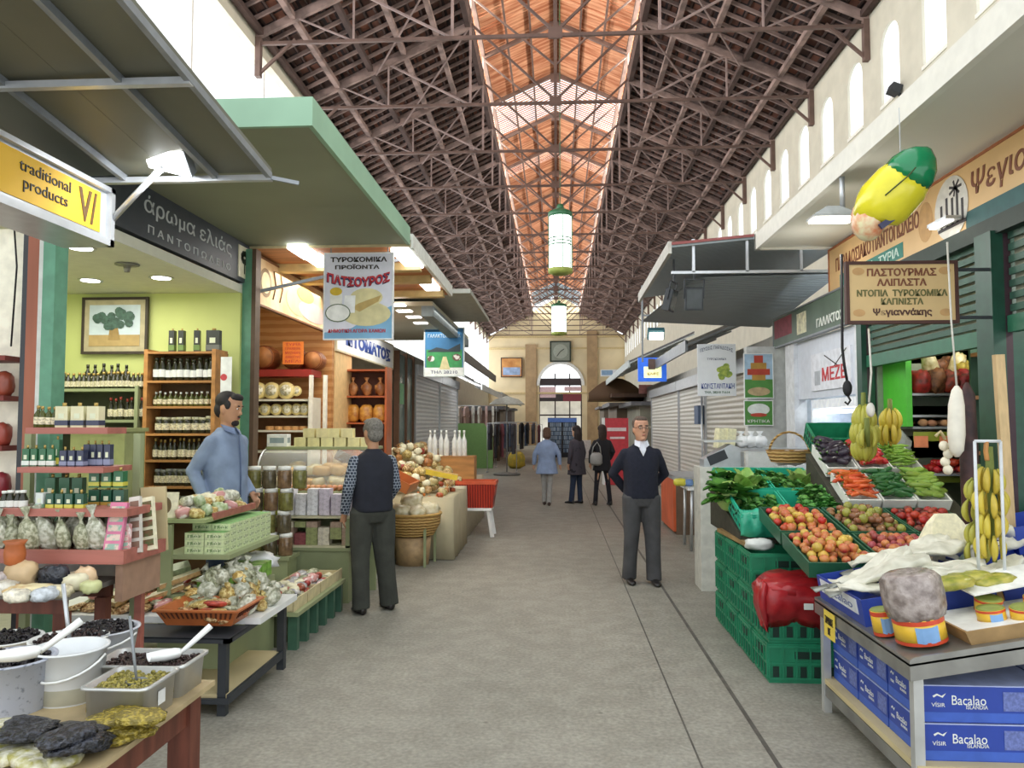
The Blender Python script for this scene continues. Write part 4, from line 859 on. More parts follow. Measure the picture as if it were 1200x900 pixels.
# hanging poster
def hang_poster(name, label, px0, py0, px1, py1, Y, m, frame=None, cat='sign', t=.03, fw=.012):
    py0, py1 = min(py0, py1), max(py0, py1); p = at(px0, py1, Y=Y); q = at(px1, py0, Y=Y); w, h = q.x - p.x, q.z - p.z
    return board(name, label, cat, 'F', p, w, h, m, t, frame, fw), w, h
m_skyb = P('poster blue', '#7fb2d6', var=.15, scale=3); m_redl = P('poster red', '#c1343c', var=.05); m_navy = P('navy lettering', '#2c3566', var=.05)
o, w_, h_ = hang_poster('hanging_poster', 'hanging white and blue cheese poster with red Greek name lettering', 380, 397, 460, 297, 7.3, P('pale lilac poster', '#dfe0ec', var=.04), P('white poster frame', '#eef0f0'))
poly(o, m_skyb, [(0, 0), (w_, 0), (w_, .32), (w_ * .8, .26), (w_ * .4, .1), (0, .06)], .001, .001)
poly(o, P('cream board print', '#d8cf9f', scale=8), disc(w_ * .62, .24, .24, .12), .003, .001); poly(o, P('cheese print', '#e3d9a6', scale=8), disc(w_ * .62, .4, .16, .09), .005, .001); poly(o, P('cheese side print', '#c0a566'), [(w_ * .4, .3), (w_ * .52, .26), (w_ * .8, .36), (w_ * .84, .42), (w_ * .5, .34)], .006, .001)
poly(o, P('white bowl print', '#f1f1ee'), disc(w_ * .2, .25, .115, .08), .009, .001); poly(o, P('green rim print', '#5d6f50'), disc(w_ * .2, .25, .125, .09), .0075, .001)
poly(o, P('jar print', '#f0efe8'), rect(w_ * .08, .33, w_ * .26, .44), .005, .001); poly(o, P('yellow yoghurt print', '#d6b536'), disc(w_ * .17, .46, .06, .04), .007, .001); poly(o, P('white cloth print', '#f2f3f4'), [(w_ * .28, .25), (w_ * .45, .25), (w_ * .46, .42), (w_ * .3, .42)], .007, .001)
letters('ΤΥΡΟΚΟΜΙΚΑ', m_ink, w=w_ * .84, h=.05, parent=o, loc=(w_ * .5, h_ - .055, .003), bold=.003); letters('ΠΡΟΪΟΝΤΑ', m_ink, w=w_ * .66, h=.05, parent=o, loc=(w_ * .48, h_ - .125, .003), bold=.003)
letters('ΠΑΤΣΟΥΡΟΣ', P('navy shadow', '#3b3f6b'), w=w_ * .93, h=.1, parent=o, loc=(w_ * .49, h_ - .235, .003), bold=.006, arc=-.05); letters('ΠΑΤΣΟΥΡΟΣ', m_redl, w=w_ * .93, h=.1, parent=o, loc=(w_ * .5, h_ - .225, .006), bold=.004, arc=-.05)
letters('ΔΗΜΟΤΙΚΗ ΑΓΟΡΑ ΧΑΝΙΩΝ', m_redl, w=w_ * .85, h=.035, parent=o, loc=(w_ * .48, .075, .006), bold=.002)
b = MB(m_gry); b.bar((.05, h_ + .01, -.02), (.05, h_ + .12, -.02), .01); b.bar((w_ - .05, h_ + .01, -.02), (w_ - .05, h_ + .12, -.02), .01); b.build('hanger', o)
# slanted grocer banner behind it
o = board('shop_banner', 'white banner with blue Greek capitals beyond the hanging cheese poster', 'banner', 'L', (-2.98, 10.25, 2.74), 3.6, .4, P('white banner cloth', '#eef0f2', var=.03), .04, P('pale banner frame', '#d5cdb0'), .025)
letters('ΝΤΟΜΑΤΟΣ', P('royal blue lettering', '#2e4c9c'), w=2.9, h=.24, parent=o, loc=(1.9, .2, .002), bold=.006)
# barrels
def barrel(label, px, py, Y, r, L, front=None):
    q = at(px, py, Y=Y); t = T('wooden_barrel', label, 'barrel', tuple(q)); b = MB(P('barrel staves', '#8a4f2c', rough=.5, var=.3, scale=4, stretch=(6, 1, 6)))
    R_ = rotm(PI / 2, 0, 0); b.lathe([(r * .86, 0), (r * .96, L * .25), (r, L * .5), (r * .96, L * .75), (r * .86, L)], r=R_, n=20); b.build('staves', t)
    for k in (.03, .22, .72, .93): h = MB(P('barrel hoop', '#b0713f', rough=.4)); h.lathe([(r * .9 + r * .1 * (1 - abs(k - .5) * 2), L * k - .012), (r * .9 + r * .1 * (1 - abs(k - .5) * 2), L * k + .012)], r=R_, n=20, cap=False); h.build('hoop', t)
    b = MB(P('barrel head', '#a26a3a', var=.2)); b.lathe([(r * .8, L), (r * .8, L + .004)], r=R_, n=20); b.build('barrel_head', t)
    return t
ZB = at(320, 434, Y=9.75).z
def barrel_at(label, px, r, L): q = at(px, 430, Y=9.75); b_ = barrel(label, px, 430, 9.9, r, L); b_.location = (q.x, 9.95, ZB + r); return b_
barrel_at('small wooden barrel with dark rim at the left above the cheese shelves', 310, .165, .3)
barrel_at('wooden barrel behind the orange lettered notice above the cheese shelves', 344, .155, .28); barrel_at('rightmost small barrel above the cheese shelves', 367, .13, .25)
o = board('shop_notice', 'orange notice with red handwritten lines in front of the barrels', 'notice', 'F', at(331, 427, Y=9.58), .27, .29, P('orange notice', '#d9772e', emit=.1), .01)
for k in range(5): letters(['ΤΥΡΙΑ', 'ΓΡΑΒΙΕΡΑ', 'ΜΥΖΗΘΡΑ', 'ΑΝΘΟΤΥΡΟ', 'ΜΕΛΙ'][k], m_redl, w=.2, h=.035, parent=o, loc=(.135, .255 - .054 * k, .001))
# white shelving with cheeses, red top board
x0, x1 = at(291, 470, Y=9.8).x, at(371, 470, Y=9.8).x
zc = [ZB] + [at(330, p, Y=9.65).z for p in (468, 487, 504, 528)]
t = rack('cheese_shelves', 'white shelf unit with a red top board holding round cheeses', 'shelf', x0, x1, 9.55, 9.98, zc[1:], P('white shelf edge', '#d9d5c6', var=.05), z0=.12, backm=P('brown back', '#8a5a3c'), t=.025)
b = MB(P('red top board', '#962f2b', rough=.4)); b.box(-(x1 - x0) / 2, (x1 - x0) / 2, -.2, .22, ZB - .12 - .09, ZB - .12); b.build('top_board', t)
for i in (0, 1):
    b = MB(P('white upright', '#e8e4d8')); xx = [(x1 - x0) / 2 + .02, (x1 - x0) / 2 + .2][i]; b.box(xx - .02, xx + .02, -.28, -.22, 0, ZB - .2); b.build('upright', t)
def cheese(label, r, d, m, ml_, grp, rx=-1.35):
    b = MB(m); b.lathe([(r * .94, 0), (r, d * .15), (r, d * .85), (r * .94, d)], n=18); b.m(ml_); b.lathe([(r * .66, d), (r * .66, d + .002)], n=18)
    return Row(thing1(b, 'round_cheese', label, 'cheese', grp))
m_rind = P('cheese rind', '#e3d08d', rough=.4, var=.15); m_clab = P('printed cheese label', '#e9e6d6', col2='#b9b28c', scale=30, thr=(.45, .5), rand=.1)
ch = cheese('large round cheese leaning upright on the top white shelf', .11, .08, m_rind, m_clab, 'cheeses on the top white shelf')
for px in (304, 320, 337, 348): q = at(px, 468, Y=9.68); ch.put((q.x, 9.68, zc[1] + .105), (1.45, 0, 0), 1.0 if px < 348 else .6)
ch = cheese('smaller round cheese leaning upright on the second white shelf', .075, .07, m_rind, m_clab, 'cheeses on the second white shelf')
for px in (299, 312, 325, 338, 349, 358): q = at(px, 487, Y=9.68); ch.put((q.x, 9.68, zc[2] + .072), (1.45, 0, 0), 1)
ch = cheese('flat round cheese lying on the third white shelf', .06, .05, P('orange rind', '#d9a56b'), m_clab, 'cheeses on the third white shelf')
for px in (317, 327, 337, 346, 356): q = at(px, 504, Y=9.68); ch.put((q.x, 9.68, zc[3]))
# wooden bread cabinet to the right
x0, x1 = at(393, 470, Y=10.6).x, at(440, 470, Y=10.6).x
t = T('bread_cabinet', 'orange brown wooden cabinet with packs of rusks beyond the cheese shelves', 'cabinet', (-2.75, 11.0, 0)); mcb = P('orange cabinet wood', '#a8552c', rough=.45, var=.2, scale=3)
zz2 = [at(415, p, Y=10.9).z for p in (433, 464, 495)]
for x in (-.32, .3): b = MB(mcb); b.box(x, x + .03, -.15, .2, 0, zz2[0] + .03); b.build('side_panel', t)
for z in zz2: b = MB(mcb); b.box(-.3, .3, -.15, .2, z - .025, z); b.build('shelf', t)
b = MB(P('dark red brown back', '#5f3322')); b.box(-.3, .3, .2, .22, .2, zz2[0]); b.build('back_panel', t)
rk = P_bag('rusk_pack', 'golden pack of rusks in the orange brown cabinet', 'packet', P('golden rusks', '#d9a44e', rough=.3, col2='#a8692c', scale=14), (.1, .07, .13), 5, 'rusk packs in the cabinet', False, .08)
for i in range(3): rk.put((-2.95 + i * .2, 11.0, zz2[2]), (0, 0, jit(.3)))
rk = P_bag('twisted_loaf', 'brown twisted bread pack on the upper cabinet shelf', 'packet', P('brown crust', '#c08a56', rough=.4, col2='#7a4526', scale=10), (.08, .06, .1), 7, 'twisted loaves upper cabinet shelf', True)
for i in range(3): rk.put((-2.95 + i * .2, 11.0, zz2[1]), (0, 0, jit(.5)))
# glass door and white roller shutters further on
t = T('glass_door', 'narrow brown framed glass door with green notice left of the roller shutters', 'door', (-2.98, 14.2, 0)); 
for y in (-.0, .75, 1.5): b = MB(P('brown door frame', '#6b4a33')); b.box(-.05, .05, y - .04, y + .04, 0, 3.1); b.build('frame', t)
b = MB(P('grey blue door glass', '#7d9796', rough=.15, var=.3, scale=2)); b.box(-.01, .01, .04, 1.46, .1, 3.05); b.build('pane', t)
b = MB(P('green notice', '#8fcf9f')); b.box(.012, .016, .2, .6, 2.1, 2.5); b.build('notice', t)
m_shut = wave('white roller shutter', '#d0d3d8', '#eceef1', 3.5, 'Z', rough=.4, bump=.4)
def shutter(label, side, y0, y1, z1, m, x=2.98, post=None):
    s = -1 if side == 'L' else 1; t = T('roller_shutter', label, 'shutter', (s * x, y0, 0)); b = MB(m); b.box(-.02, .02, .05, y1 - y0 - .05, .02, z1); b.build('slat_curtain', t)
    b = MB(post or m_alu); b.box(-.05, .05, 0, .05, 0, z1); b.box(-.05, .05, y1 - y0 - .05, y1 - y0, 0, z1); b.build('guide_rail', t)
    b = MB(post or m_alu); b.box(-.1, .1, 0, y1 - y0, z1, z1 + .22); b.build('shutter_box', t)
    return t
shutter('pale roller shutter on the left nearest the brown glass door', 'L', 15.9, 19.3, 2.75, m_shut); shutter('second pale roller shutter on the left, next to the green panel', 'L', 19.35, 22.8, 2.75, m_shut)
# soffit with downlights, then grey canopy and dark awnings
t = S('kiosk_soffit', (-3, 10.1, 0)); b = MB(P('beige soffit', '#b9b7a4', rough=.7, var=.08, scale=1)); b.box(-2.4, 1.35, .02, 4.2, 3.3, 3.36); b.build('soffit', t)
b = MB(P('blue grey edge beam', '#7f8c93')); b.box(1.2, 1.36, .02, 4.2, 3.16, 3.3); b.build('edge_beam', t)
for px, py in ((466, 358), (474, 365), (485, 372), (493, 379)):
    q = at(px, py, Z=3.29); b = MB(MATS['lit downlight']); b.box(-.1, .1, -.08, .08, 0, .01); b.build('downlight', t, loc=(q.x + 3, q.y - 10.1, 3.29))
b = MB(P('far kiosk body', '#b8b3a0', var=.1)); b.box(-2.4, -.1, 4.3, 13.5, 0, 3.2); b.build('kiosk_body', t)
t = T('grey_canopy', 'sloping pale grey canopy beyond the orange soffit on the left', 'canopy', (-3, 10.2, 3.5)); b = MB(P('pale grey canopy sheet', '#aaaaa0', var=.1)); b.box(-1, 1.85, 0, 2.9, -.02, .04); b.build('sheet', t)
def awning(label, side, xi, xo, zi, zo, y0, y1, m, fm, name='dark_awning', drop=.12):
    s = -1 if side == 'L' else 1; t = T(name, label, 'awning', (s * xo, y0, zo)); b = MB(m)
    v = [(s * (xi - xo), 0, zi - zo), (0, 0, 0), (0, 0, .04), (s * (xi - xo), 0, zi - zo + .04)]; v += [(x, y1 - y0, z) for x, _, z in v]
    b.add(v, [(0, 1, 2, 3), (7, 6, 5, 4), (0, 4, 5, 1), (1, 5, 6, 2), (2, 6, 7, 3), (3, 7, 4, 0)]); b.build('sheet', t)
    b = MB(fm); b.box(-.02, .02, 0, y1 - y0, -drop, .06); b.build('front_edge', t)
    n = max(2, int((y1 - y0) / 1.2))
    for i in range(n + 1): b = MB(fm); y = (y1 - y0) * i / n; b.bar((0, y, -.02), (s * (xi - xo), y, zi - zo - .03), .03); b.build('support_bar', t)
    return t
m_dkaw = P('black brown awning sheet', '#3f3a38', rough=.6, var=.2); m_greyaw = P('grey awning sheet', '#77777a', rough=.6, var=.15)
awning('black brown awning on the left beyond the blue green hanging sign', 'L', 3.2, 1.75, 3.9, 3.05, 14.4, 22, m_dkaw, P('awning edge', '#6d6660'))
awning('second dark awning on the left, over the clothes racks', 'L', 3.2, 2.2, 3.4, 2.85, 22.5, 31, m_dkaw, P('white lit edge', '#d8dcdc'))
awning('long grey awning far on the left near the end wall', 'L', 3.4, 2.3, 3.3, 3.0, 32, 50, m_greyaw, P('pale edge', '#b9c2c2'))
q = at(563, 447, Y=22); o = MB(m_tube); o.box(-.12, .12, -.5, .5, 0, .05); thing1(o, 'tube_light', 'lit white strip under the dark awnings at far left', 'ceiling light', loc=q)
# blue green hanging sign
o, w_, h_ = hang_poster('hanging_sign', 'blue and green hanging sign with a cow meadow picture on the left', 498, 440, 543, 385, 12.7, P('sign blue', '#3c7db0', var=.2, scale=3), P('white sign rim', '#dfe8e6'), fw=.02)
poly(o, P('meadow green', '#3f9c5c', var=.2, scale=8), rect(.02, .12, w_ - .02, h_ * .55), .001, .001); poly(o, P('white strip', '#eef2ee'), rect(.0, .0, w_, .13), .003, .001)
poly(o, P('dark hills print', '#33424a', scale=20), [(.05, h_ * .52), (w_ * .3, h_ * .6), (w_ * .6, h_ * .55), (w_ - .05, h_ * .68), (w_ - .05, h_ * .5), (.05, h_ * .5)], .004, .001); poly(o, P('cream road print', '#e0d6a4'), [(w_ * .38, .1), (w_ * .66, .1), (w_ * .56, h_ * .4), (w_ * .47, h_ * .4)], .005, .001)
poly(o, P('cow print', '#e9e7e2', col2='#6c5148', scale=9, thr=(.5, .55)), disc(.1, .28, .06, .05), .005, .001); poly(o, MATS['cow print'], disc(w_ - .11, .3, .07, .06), .005, .001)
letters('ΓΑΛΑΚΤΟΚΟΜΙΚΑ', P('pale blue lettering', '#cfe2ee'), w=w_ * .85, h=.06, parent=o, loc=(w_ * .5, h_ - .12, .003)); letters('ΤΗΛ 28210', m_navy, w=w_ * .7, h=.05, parent=o, loc=(w_ * .5, .055, .005))
# ---- goods counters between the seller and the red basket stool
def counter(label, x0, x1, y0, y1, z, m, top=None, name='goods_counter', th=.03):
    t = T(name, label, 'counter', ((x0 + x1) / 2, (y0 + y1) / 2, 0)); w, d = (x1 - x0) / 2, (y1 - y0) / 2
    b = MB(m); b.box(-w + .02, w - .02, -d + .02, d - .02, 0, z - th); b.build('body', t); b = MB(top or m_pine); b.box(-w, w, -d, d, z - th, z); b.build('counter_top', t); return t
counter('green painted counter stacked with soap bars behind the customer in the vest', -3.3, -1.98, 7.35, 7.8, .53, m_green_g, m_green_g)
t = T('carton_shelf', 'open green and white shelf of small cartons behind the green counter', 'shelf', (-2.65, 7.6, .53)); 
for z in (.02, .3): b = MB(P('pale shelf board', '#cfcaa8')); b.box(-.68, .66, -.25, .15, z - .02, z); b.build('shelf', t)
b = MB(m_green_g); b.box(-.68, .66, .15, .19, 0, .5); b.build('back_panel', t); b = MB(m_green_g); b.box(-.68, -.64, -.25, .15, 0, .28); b.box(.62, .66, -.25, .15, 0, .28); b.build('side_panel', t)
sp = [P_box('soap_box', 'small box in the stacks on the lower shelf behind the vest customer', 'box', (.11, .12, .055), P(nm, c, var=.2, scale=40), P(nm2, c2), None, 'soap boxes on the lower shelf') for nm, c, nm2, c2 in (('tan soap', '#b39a86', 'tan soap top', '#c9b3a0'), ('pale soap', '#d8d0bc', 'pale soap top', '#e9e3d0'), ('maroon soap', '#8a4a4c', 'maroon soap top', '#9c5c5c'), ('olive soap', '#9aa06c', 'olive soap top', '#b5ba8a'))]
for i in range(11):
    for k in range(4):
        if (i * 3 + k) % 7 == 6: continue
        sp[(i * 5 // 3 + (k > 2)) % 4].put((-3.2 + i * .118, 7.45, .55 + k * .056), (0, 0, jit(.06)))
sp = [P_box('soap_box', 'small box in the stacks on the upper shelf behind the vest customer', 'box', (.1, .12, .05), P(nm, c, var=.2, scale=40), P(nm2, c2), None, 'soap boxes on the upper shelf') for nm, c, nm2, c2 in (('white soap', '#e6e6ea', 'white soap top', '#f0f0f2'), ('lime soap', '#a8b23c', 'lime soap top', '#c0c860'), ('lilac soap', '#d5cbd8', 'lilac soap top', '#e3dde6'))]
for i in range(11):
    for k in range(5):
        if k == 4 and i % 3 == 0: continue
        sp[(1 if i < 5 and i > 2 else (0 if i < 8 else 2))].put((-3.2 + i * .118, 7.46, .835 + k * .051), (0, 0, jit(.05)))
# tall jars
jr = [P_jar('olive_jar', 'square glass jar of olives with white lid in the stacked jars', 'jar', .066, .205, P(nm, c, rough=.15, var=.35, scale=25), P('white jar lid', '#e9ebe6', rough=.3), None, 'jars stacked beside the seller') for nm, c in (('green olive jar', '#75733f'), ('brown olive jar', '#5d5540'), ('red olive jar', '#7b6248'))]
for k, (py_, n_) in enumerate(((620, 3), (588, 3), (557, 3), (526, 4))):
    for i in range(n_):
        jr[(i + k * 2) % 3].put((at(298, 560, Y=7.1).x + i * .145 + (.0 if k % 2 else .02), 7.1, .5 + .207 * k), (0, 0, jit(.3)))
counter('low olive counter carrying the stacked jars beside the seller', -3.1, -2.45, 6.98, 7.27, .5, m_green_g, m_green_g)
# curved glass food display with cheese on top
t = T('glass_display', 'curved glass counter display full of cheeses behind the vest customer', 'display case', (-2.5, 8.4, .12))
b = MB(P('white display base', '#d9d9cf')); b.box(-.7, .5, -.35, .45, -.12, .85); b.build('base', t)
b = MB(m_green_g); b.box(-.75, .55, -.4, .45, .85, .9); b.build('deck', t)
b = MB(P('display glass', '#e9f2ee', rough=.03, var=0, alpha=.16))
b.ring([[Vector((x, -.36 + .3 * (1 - math.cos(a)), .9 + .42 * math.sin(a))) for a in [PI / 2 * k / 8 for k in range(9)]] + [Vector((x, -.355 + .3 * (1 - math.cos(a)), .9 + .415 * math.sin(a))) for a in [PI / 2 * (8 - k) / 8 for k in range(9)]] for x in (-.7, .5)], cap=True); b.build('curved_glass', t)
b = MB(m_green_g); b.box(-.7, .5, -.08, .4, 1.32, 1.35); b.build('top_shelf', t)
b = MB(m_alu)
for x in (-.7, .5): b.tube([(x, -.36 + .3 * (1 - math.cos(a)), .9 + .42 * math.sin(a)) for a in [PI / 2 * k / 8 for k in range(9)]], .012, 6)
b.build('glass_edge', t)
inn = [P_bag('cheese_piece', 'piece of cheese inside the curved glass display', 'cheese', m, s, sd, 'cheeses inside the glass display', False, .1) for m, s, sd in ((P('golden cheese', '#dfb164', rough=.4), (.1, .08, .055), 3), (P('pale cheese', '#eadfb6', rough=.4), (.09, .08, .05), 4), (m_chs, (.08, .07, .05), 5))]
heap(inn, 26, -3.1, -2.06, 8.1, 8.6, lambda x, y: 1.02 + (y - 8.05) * .25, layers=2, dz=.09, tilt=.2, seed=12)
eg = fruit('egg', 'small orange brown egg in the row at the front of the glass display', 'egg', P('egg shell', '#d0956a', rough=.4, rand=.15), .028, 1.1, 'eggs at the front of the display')
for i in range(16):
    for j in range(2): eg.put((-2.85 + i * .058, 7.95 + j * .06, 1.022), (0, 0, 0), 1)
t2 = MB(m_green_g); t2.box(-.55, .55, -.1, .04, .99, 1.02); t2.box(-.5, .5, -.02, .03, 0, .99); thing1(t2, 'egg_ledge', 'narrow green ledge holding eggs in front of the glass display', 'shelf', loc=(-2.38, 7.99, 0))
cb = P_box('cheese_block', 'pale yellow cheese block stacked on top of the glass display', 'cheese', (.13, .16, .1), P('pale yellow block', '#e6dca6', rough=.5, rand=.06), P('pale yellow block top', '#efe7ba'), None, 'cheese blocks on the glass display')
for i in range(6): cb.put((-2.85 + i * .15, 8.5, 1.47), (0, 0, jit(.08)))
for i in range(4): cb.put((-2.75 + i * .14, 8.5, 1.572), (0, 0, jit(.15)))
P_box('white_scale_box', 'white boxy scale at the left on top of the glass display', 'scale', (.24, .2, .15), P('scale white', '#e3e6e8'), P('scale top', '#f2f3f4'), P('scale display', '#8fa0a8')).put((-3.1, 8.45, 1.472), (0, 0, .1), .9)
# wicker barrel basket with bags
q = at(479, 665, Z=0)
m_wick = wave('woven wicker', '#a07a3f', '#d4ad68', 9, 'Z', rough=.7, distort=2, bump=.8)
t = T('wicker_basket', 'round wicker basket on a dark stand behind the vest customer', 'basket', (q.x, q.y + .25, 0))
b = MB(m_wick); b.lathe([(.26, .36), (.34, .5), (.35, .62), (.33, .62), (.3, .5), (.02, .42)], n=24, cap=False); b.lathe([(.26, .36), (.01, .36)], n=24, cap=False); b.build('basket_body', t)
b = MB(P('tan wicker rim', '#c9a25e', var=.2)); b.tube([(.345 * math.cos(a * PI / 12), .345 * math.sin(a * PI / 12), .62) for a in range(25)], .018, 6); b.build('rim', t)
b = MB(P('tan basket base', '#b89a72', var=.2)); b.lathe([(.2, 0), (.23, .34)], n=20); b.build('base', t)
for a in (.6, 2.2, 3.9, 5.4): b = MB(m_green_g); b.bar((.3 * math.cos(a), .3 * math.sin(a), 0), (.3 * math.cos(a), .3 * math.sin(a), .5), .03); b.build('leg', t)
bb = P_bag('white_bag', 'plump pale bag lying in the wicker basket', 'bag', P('pale bag of pasta', '#e9e2c6', rough=.3, col2='#c9bd8f', scale=14, rand=.06), (.13, .1, .09), 3, 'pale bags in the wicker basket', False, .15)
for i in range(7): a = i * 2 * PI / 6; k = .2 if i < 6 else 0; bb.put((q.x + k * math.cos(a), q.y + .25 + k * math.sin(a), .56 + (.12 if i == 6 else 0)), (jit(.3), jit(.3), a), 1)
# cloth covered table and goods table row
m_cloth = P('beige table cloth', '#bdb394', rough=.9, var=.12, scale=3)
def clothtable(label, x0, x1, y0, y1, z, m):
    t = T('cloth_table', label, 'table', ((x0 + x1) / 2, (y0 + y1) / 2, 0)); w, d = (x1 - x0) / 2, (y1 - y0) / 2; b = MB(m); n = 0; sec = []
    for zz_, k in ((0.01, 1.0), (z * .5, .985), (z, .98)):
        ring_ = []
        for sx, sy, ex, ey in ((-1, -1, 1, -1), (1, -1, 1, 1), (1, 1, -1, 1), (-1, 1, -1, -1)):
            for i in range(14): f = i / 14; wv = 1 + (.018 * math.sin(i * 2.6 + zz_ * 3)) * (1 - zz_ / z); ring_.append(Vector(((sx + (ex - sx) * f) * w * k * wv, (sy + (ey - sy) * f) * d * k * wv, zz_)))
        sec.append(ring_)
    b.ring(sec); b.build('cloth', t); return t
clothtable('beige cloth covered table in the left row by the wicker basket', -2.9, -1.3, 9.75, 11.2, .78, m_cloth); clothtable('long beige cloth table under the wooden crates, farther along', -2.9, -1.35, 11.3, 14.4, .78, P('pale cloth', '#c9c2a8', var=.1))
clothtable('green cloth table behind the wicker basket and the vest customer', -3.0, -2.15, 9.0, 9.7, .8, P('green cloth', '#6b7a4a', var=.15))
t = T('wooden_crate', 'tilted orange brown wooden display crate behind the vest customer', 'crate', (-2.15, 9.1, 1.12), 0); t.rotation_euler = (0, .45, 0)
mo = P('orange brown crate wood', '#b5662f', rough=.5, var=.2, scale=4)
for nm, bx_ in (('crate_floor', (-.45, .45, -.3, .3, 0, .02)), ('crate_side', (-.45, .45, -.32, -.3, 0, .12)), ('crate_side', (-.45, .45, .3, .32, 0, .12)), ('crate_side', (.45, .47, -.32, .32, 0, .12)), ('crate_side', (-.47, -.45, -.32, .32, 0, .12))): b = MB(mo); b.box(*bx_); b.build(nm, t)
m_mix = [(m_pasta, (.08, .06, .05), 58), (m_cream_p, (.08, .06, .06), 59), (P('amber bag', '#c98f4c', rough=.3, col2='#8c5a2c', scale=20, rand=.15), (.07, .05, .06), 60), (m_cream_p, (.07, .05, .05), 51), (m_nuts, (.07, .05, .05), 52), (m_herb2, (.08, .06, .05), 53), (m_pasta, (.07, .06, .05), 54), (P('tan bag', '#d6b98a', rough=.3, col2='#a67f4c', scale=20), (.06, .05, .05), 55), (m_spice, (.06, .045, .04), 56), (P('straw bag', '#d9cf9f', rough=.3, col2='#a8945c', scale=20), (.07, .06, .06), 57)]
g1 = [P_bag('goods_bag', 'mixed bag of dry goods heaped on the cloth tables behind the vest customer', 'bag', m, s, sd, 'bags heaped on the cloth tables', k == 2, .18) for k, (m, s, sd) in enumerate(m_mix)]
heap(g1, 110, -2.75, -1.4, 9.8, 11.15, lambda x, y: .78 + max(0, -1.55 - x) * .3, layers=3, dz=.08, tilt=.4, sc=(.65, .95), seed=13)
heap(g1, 160, -2.8, -1.45, 11.4, 14.3, lambda x, y: .78 + max(0, -1.6 - x) * .42, layers=3, dz=.1, tilt=.4, sc=(.8, 1.15), seed=14)
heap(g1, 24, -2.9, -2.2, 9.05, 9.65, lambda x, y: .8, layers=2, dz=.1, tilt=.4, seed=15)
bt = P_bottle('honey_bottle', 'honey coloured bottle with orange cap among the goods by the aisle', 'bottle', .04, .22, m_amber, m_orglid, m_label, 'honey bottles by the aisle')
for px, py in ((497, 598), (503, 601), (512, 600), (490, 596)): bt.put(at(px, py, Y=10.0))
bt = P_bottle('white_candle_bottle', 'white slim bottle with tall neck standing on the far goods table', 'bottle', .045, .42, P('white bottle', '#e9ebe6'), wb_, None, 'white slim bottles on the far goods table')
for px in (508, 514, 520, 527, 537, 543, 548): q = at(px, 540, Y=12.6); bt.put((q.x - .05, 12.6 + jit(.12), 1.2))
o = MB(m_wood); o.box(-.45, .45, -.2, .2, 0, .42); thing1(o, 'wooden_riser', 'wooden riser box under the white slim bottles', 'box', loc=(-1.78, 12.6, .78))
P_box('yellow_carton', 'yellow open carton with small goods at the aisle edge', 'box', (.5, .3, .07), P('yellow card', '#e0c23a'), P('yellow contents', '#c9a562', scale=30, var=.4)).put((-1.62, 10.6, 1.0), (.0, .2, .1))
# white stool with red basket
t = T('plastic_stool', 'white plastic stool under the red basket by the left row', 'stool', (-1.24, 11.95, 0)); b = MB(m_whitep)
b.box(-.25, .25, -.2, .2, .4, .44); b.build('seat', t)
for sx in (-1, 1):
    for sy in (-1, 1): b = MB(m_whitep); b.bar((sx * .2, sy * .15, .4), (sx * .26, sy * .19, 0), .045); b.build('leg', t)
t = T('red_basket', 'red slotted plastic basket standing on the white stool', 'basket', (-1.24, 11.95, .44)); m_redb = wave('red slotted plastic', '#8e2420', '#c8432e', 8, 'X', rough=.35, bump=.6)
def rr4(w, d, z): return [Vector(v) for v in ((-w, -d, z), (w, -d, z), (w, d, z), (-w, d, z))]
b = MB(m_redb); b.ring([rr4(.26, .19, 0), rr4(.31, .23, .36), rr4(.29, .21, .36), rr4(.24, .17, .02)], sm=False); b.build('basket_body', t); b = MB(P('orange red rim', '#d05a35', rough=.35)); b.ring([rr4(.32, .24, .36), rr4(.32, .24, .41), rr4(.29, .21, .41), rr4(.29, .21, .36)], sm=False, cap=False); b.build('rim', t)
# ---- far left : green panel, clothes racks, parasol, yellow sack
o = MB(P('flat green board', '#7fab66', rough=.6, var=.06)); o.prism([(0, 0), (1.5, 0), (1.5, 1.2), (1.15, 1.75), (0, 1.75)], 0, .05, 'y'); thing1(o, 'dividing_board', 'flat green board with cut corner at the far end of the left row', 'panel', loc=(at(533, 497, Y=30).x, 30, 0))
m_hang = [P('pale garment', '#d9d5cc', var=.1), P('pink beige garment', '#c9a9a2', var=.1), P('dark garment', '#3b3a44', var=.2), P('denim garment', '#65799a', var=.15), P('maroon garment', '#6b2f38', var=.15), P('black garment', '#232328', var=.2)]
def crack(label, x, y, w, cols, h=1.75, seed=0):
    t = T('clothes_rack', label, 'clothes rack', (x, y, 0)); b = MB(m_alu); b.cyl((-w / 2, 0, h), (w / 2, 0, h), .015); b.build('rail', t)
    for s in (-1, 1): b = MB(m_alu); b.cyl((s * w / 2, 0, 0), (s * w / 2, 0, h), .015); b.bar((s * w / 2, -.25, .03), (s * w / 2, .25, .03), .04); b.build('upright', t)
    n = len(cols); r = random.Random(seed)
    for i, c in enumerate(cols):
        b = MB(m_hang[c]); L = r.uniform(.8, 1.2); x_ = -w / 2 + w * (i + .5) / n; b.prism([(-.2, 0), (.2, 0), (.24, L * .9), (.3, L * .7), (.34, L * .72), (.26, L), (.06, L + .08), (-.06, L + .08), (-.26, L), (-.34, L * .72), (-.3, L * .7), (-.24, L * .9)], -.04, .04, 'x')
        g = b.build('garment', t, loc=(x_, 0, h - L - .1), rot=(0, 0, jit(.25)))
crack('clothes rack of dark garments on the far left beside the yellow sack', -1.95, 27.5, 1.05, (2, 5, 4, 5, 2), seed=1); crack('clothes rack of pale and pink garments behind the green board', -3.2, 30.6, 1.6, (0, 1, 0, 0, 1, 0), 2.45, seed=2)
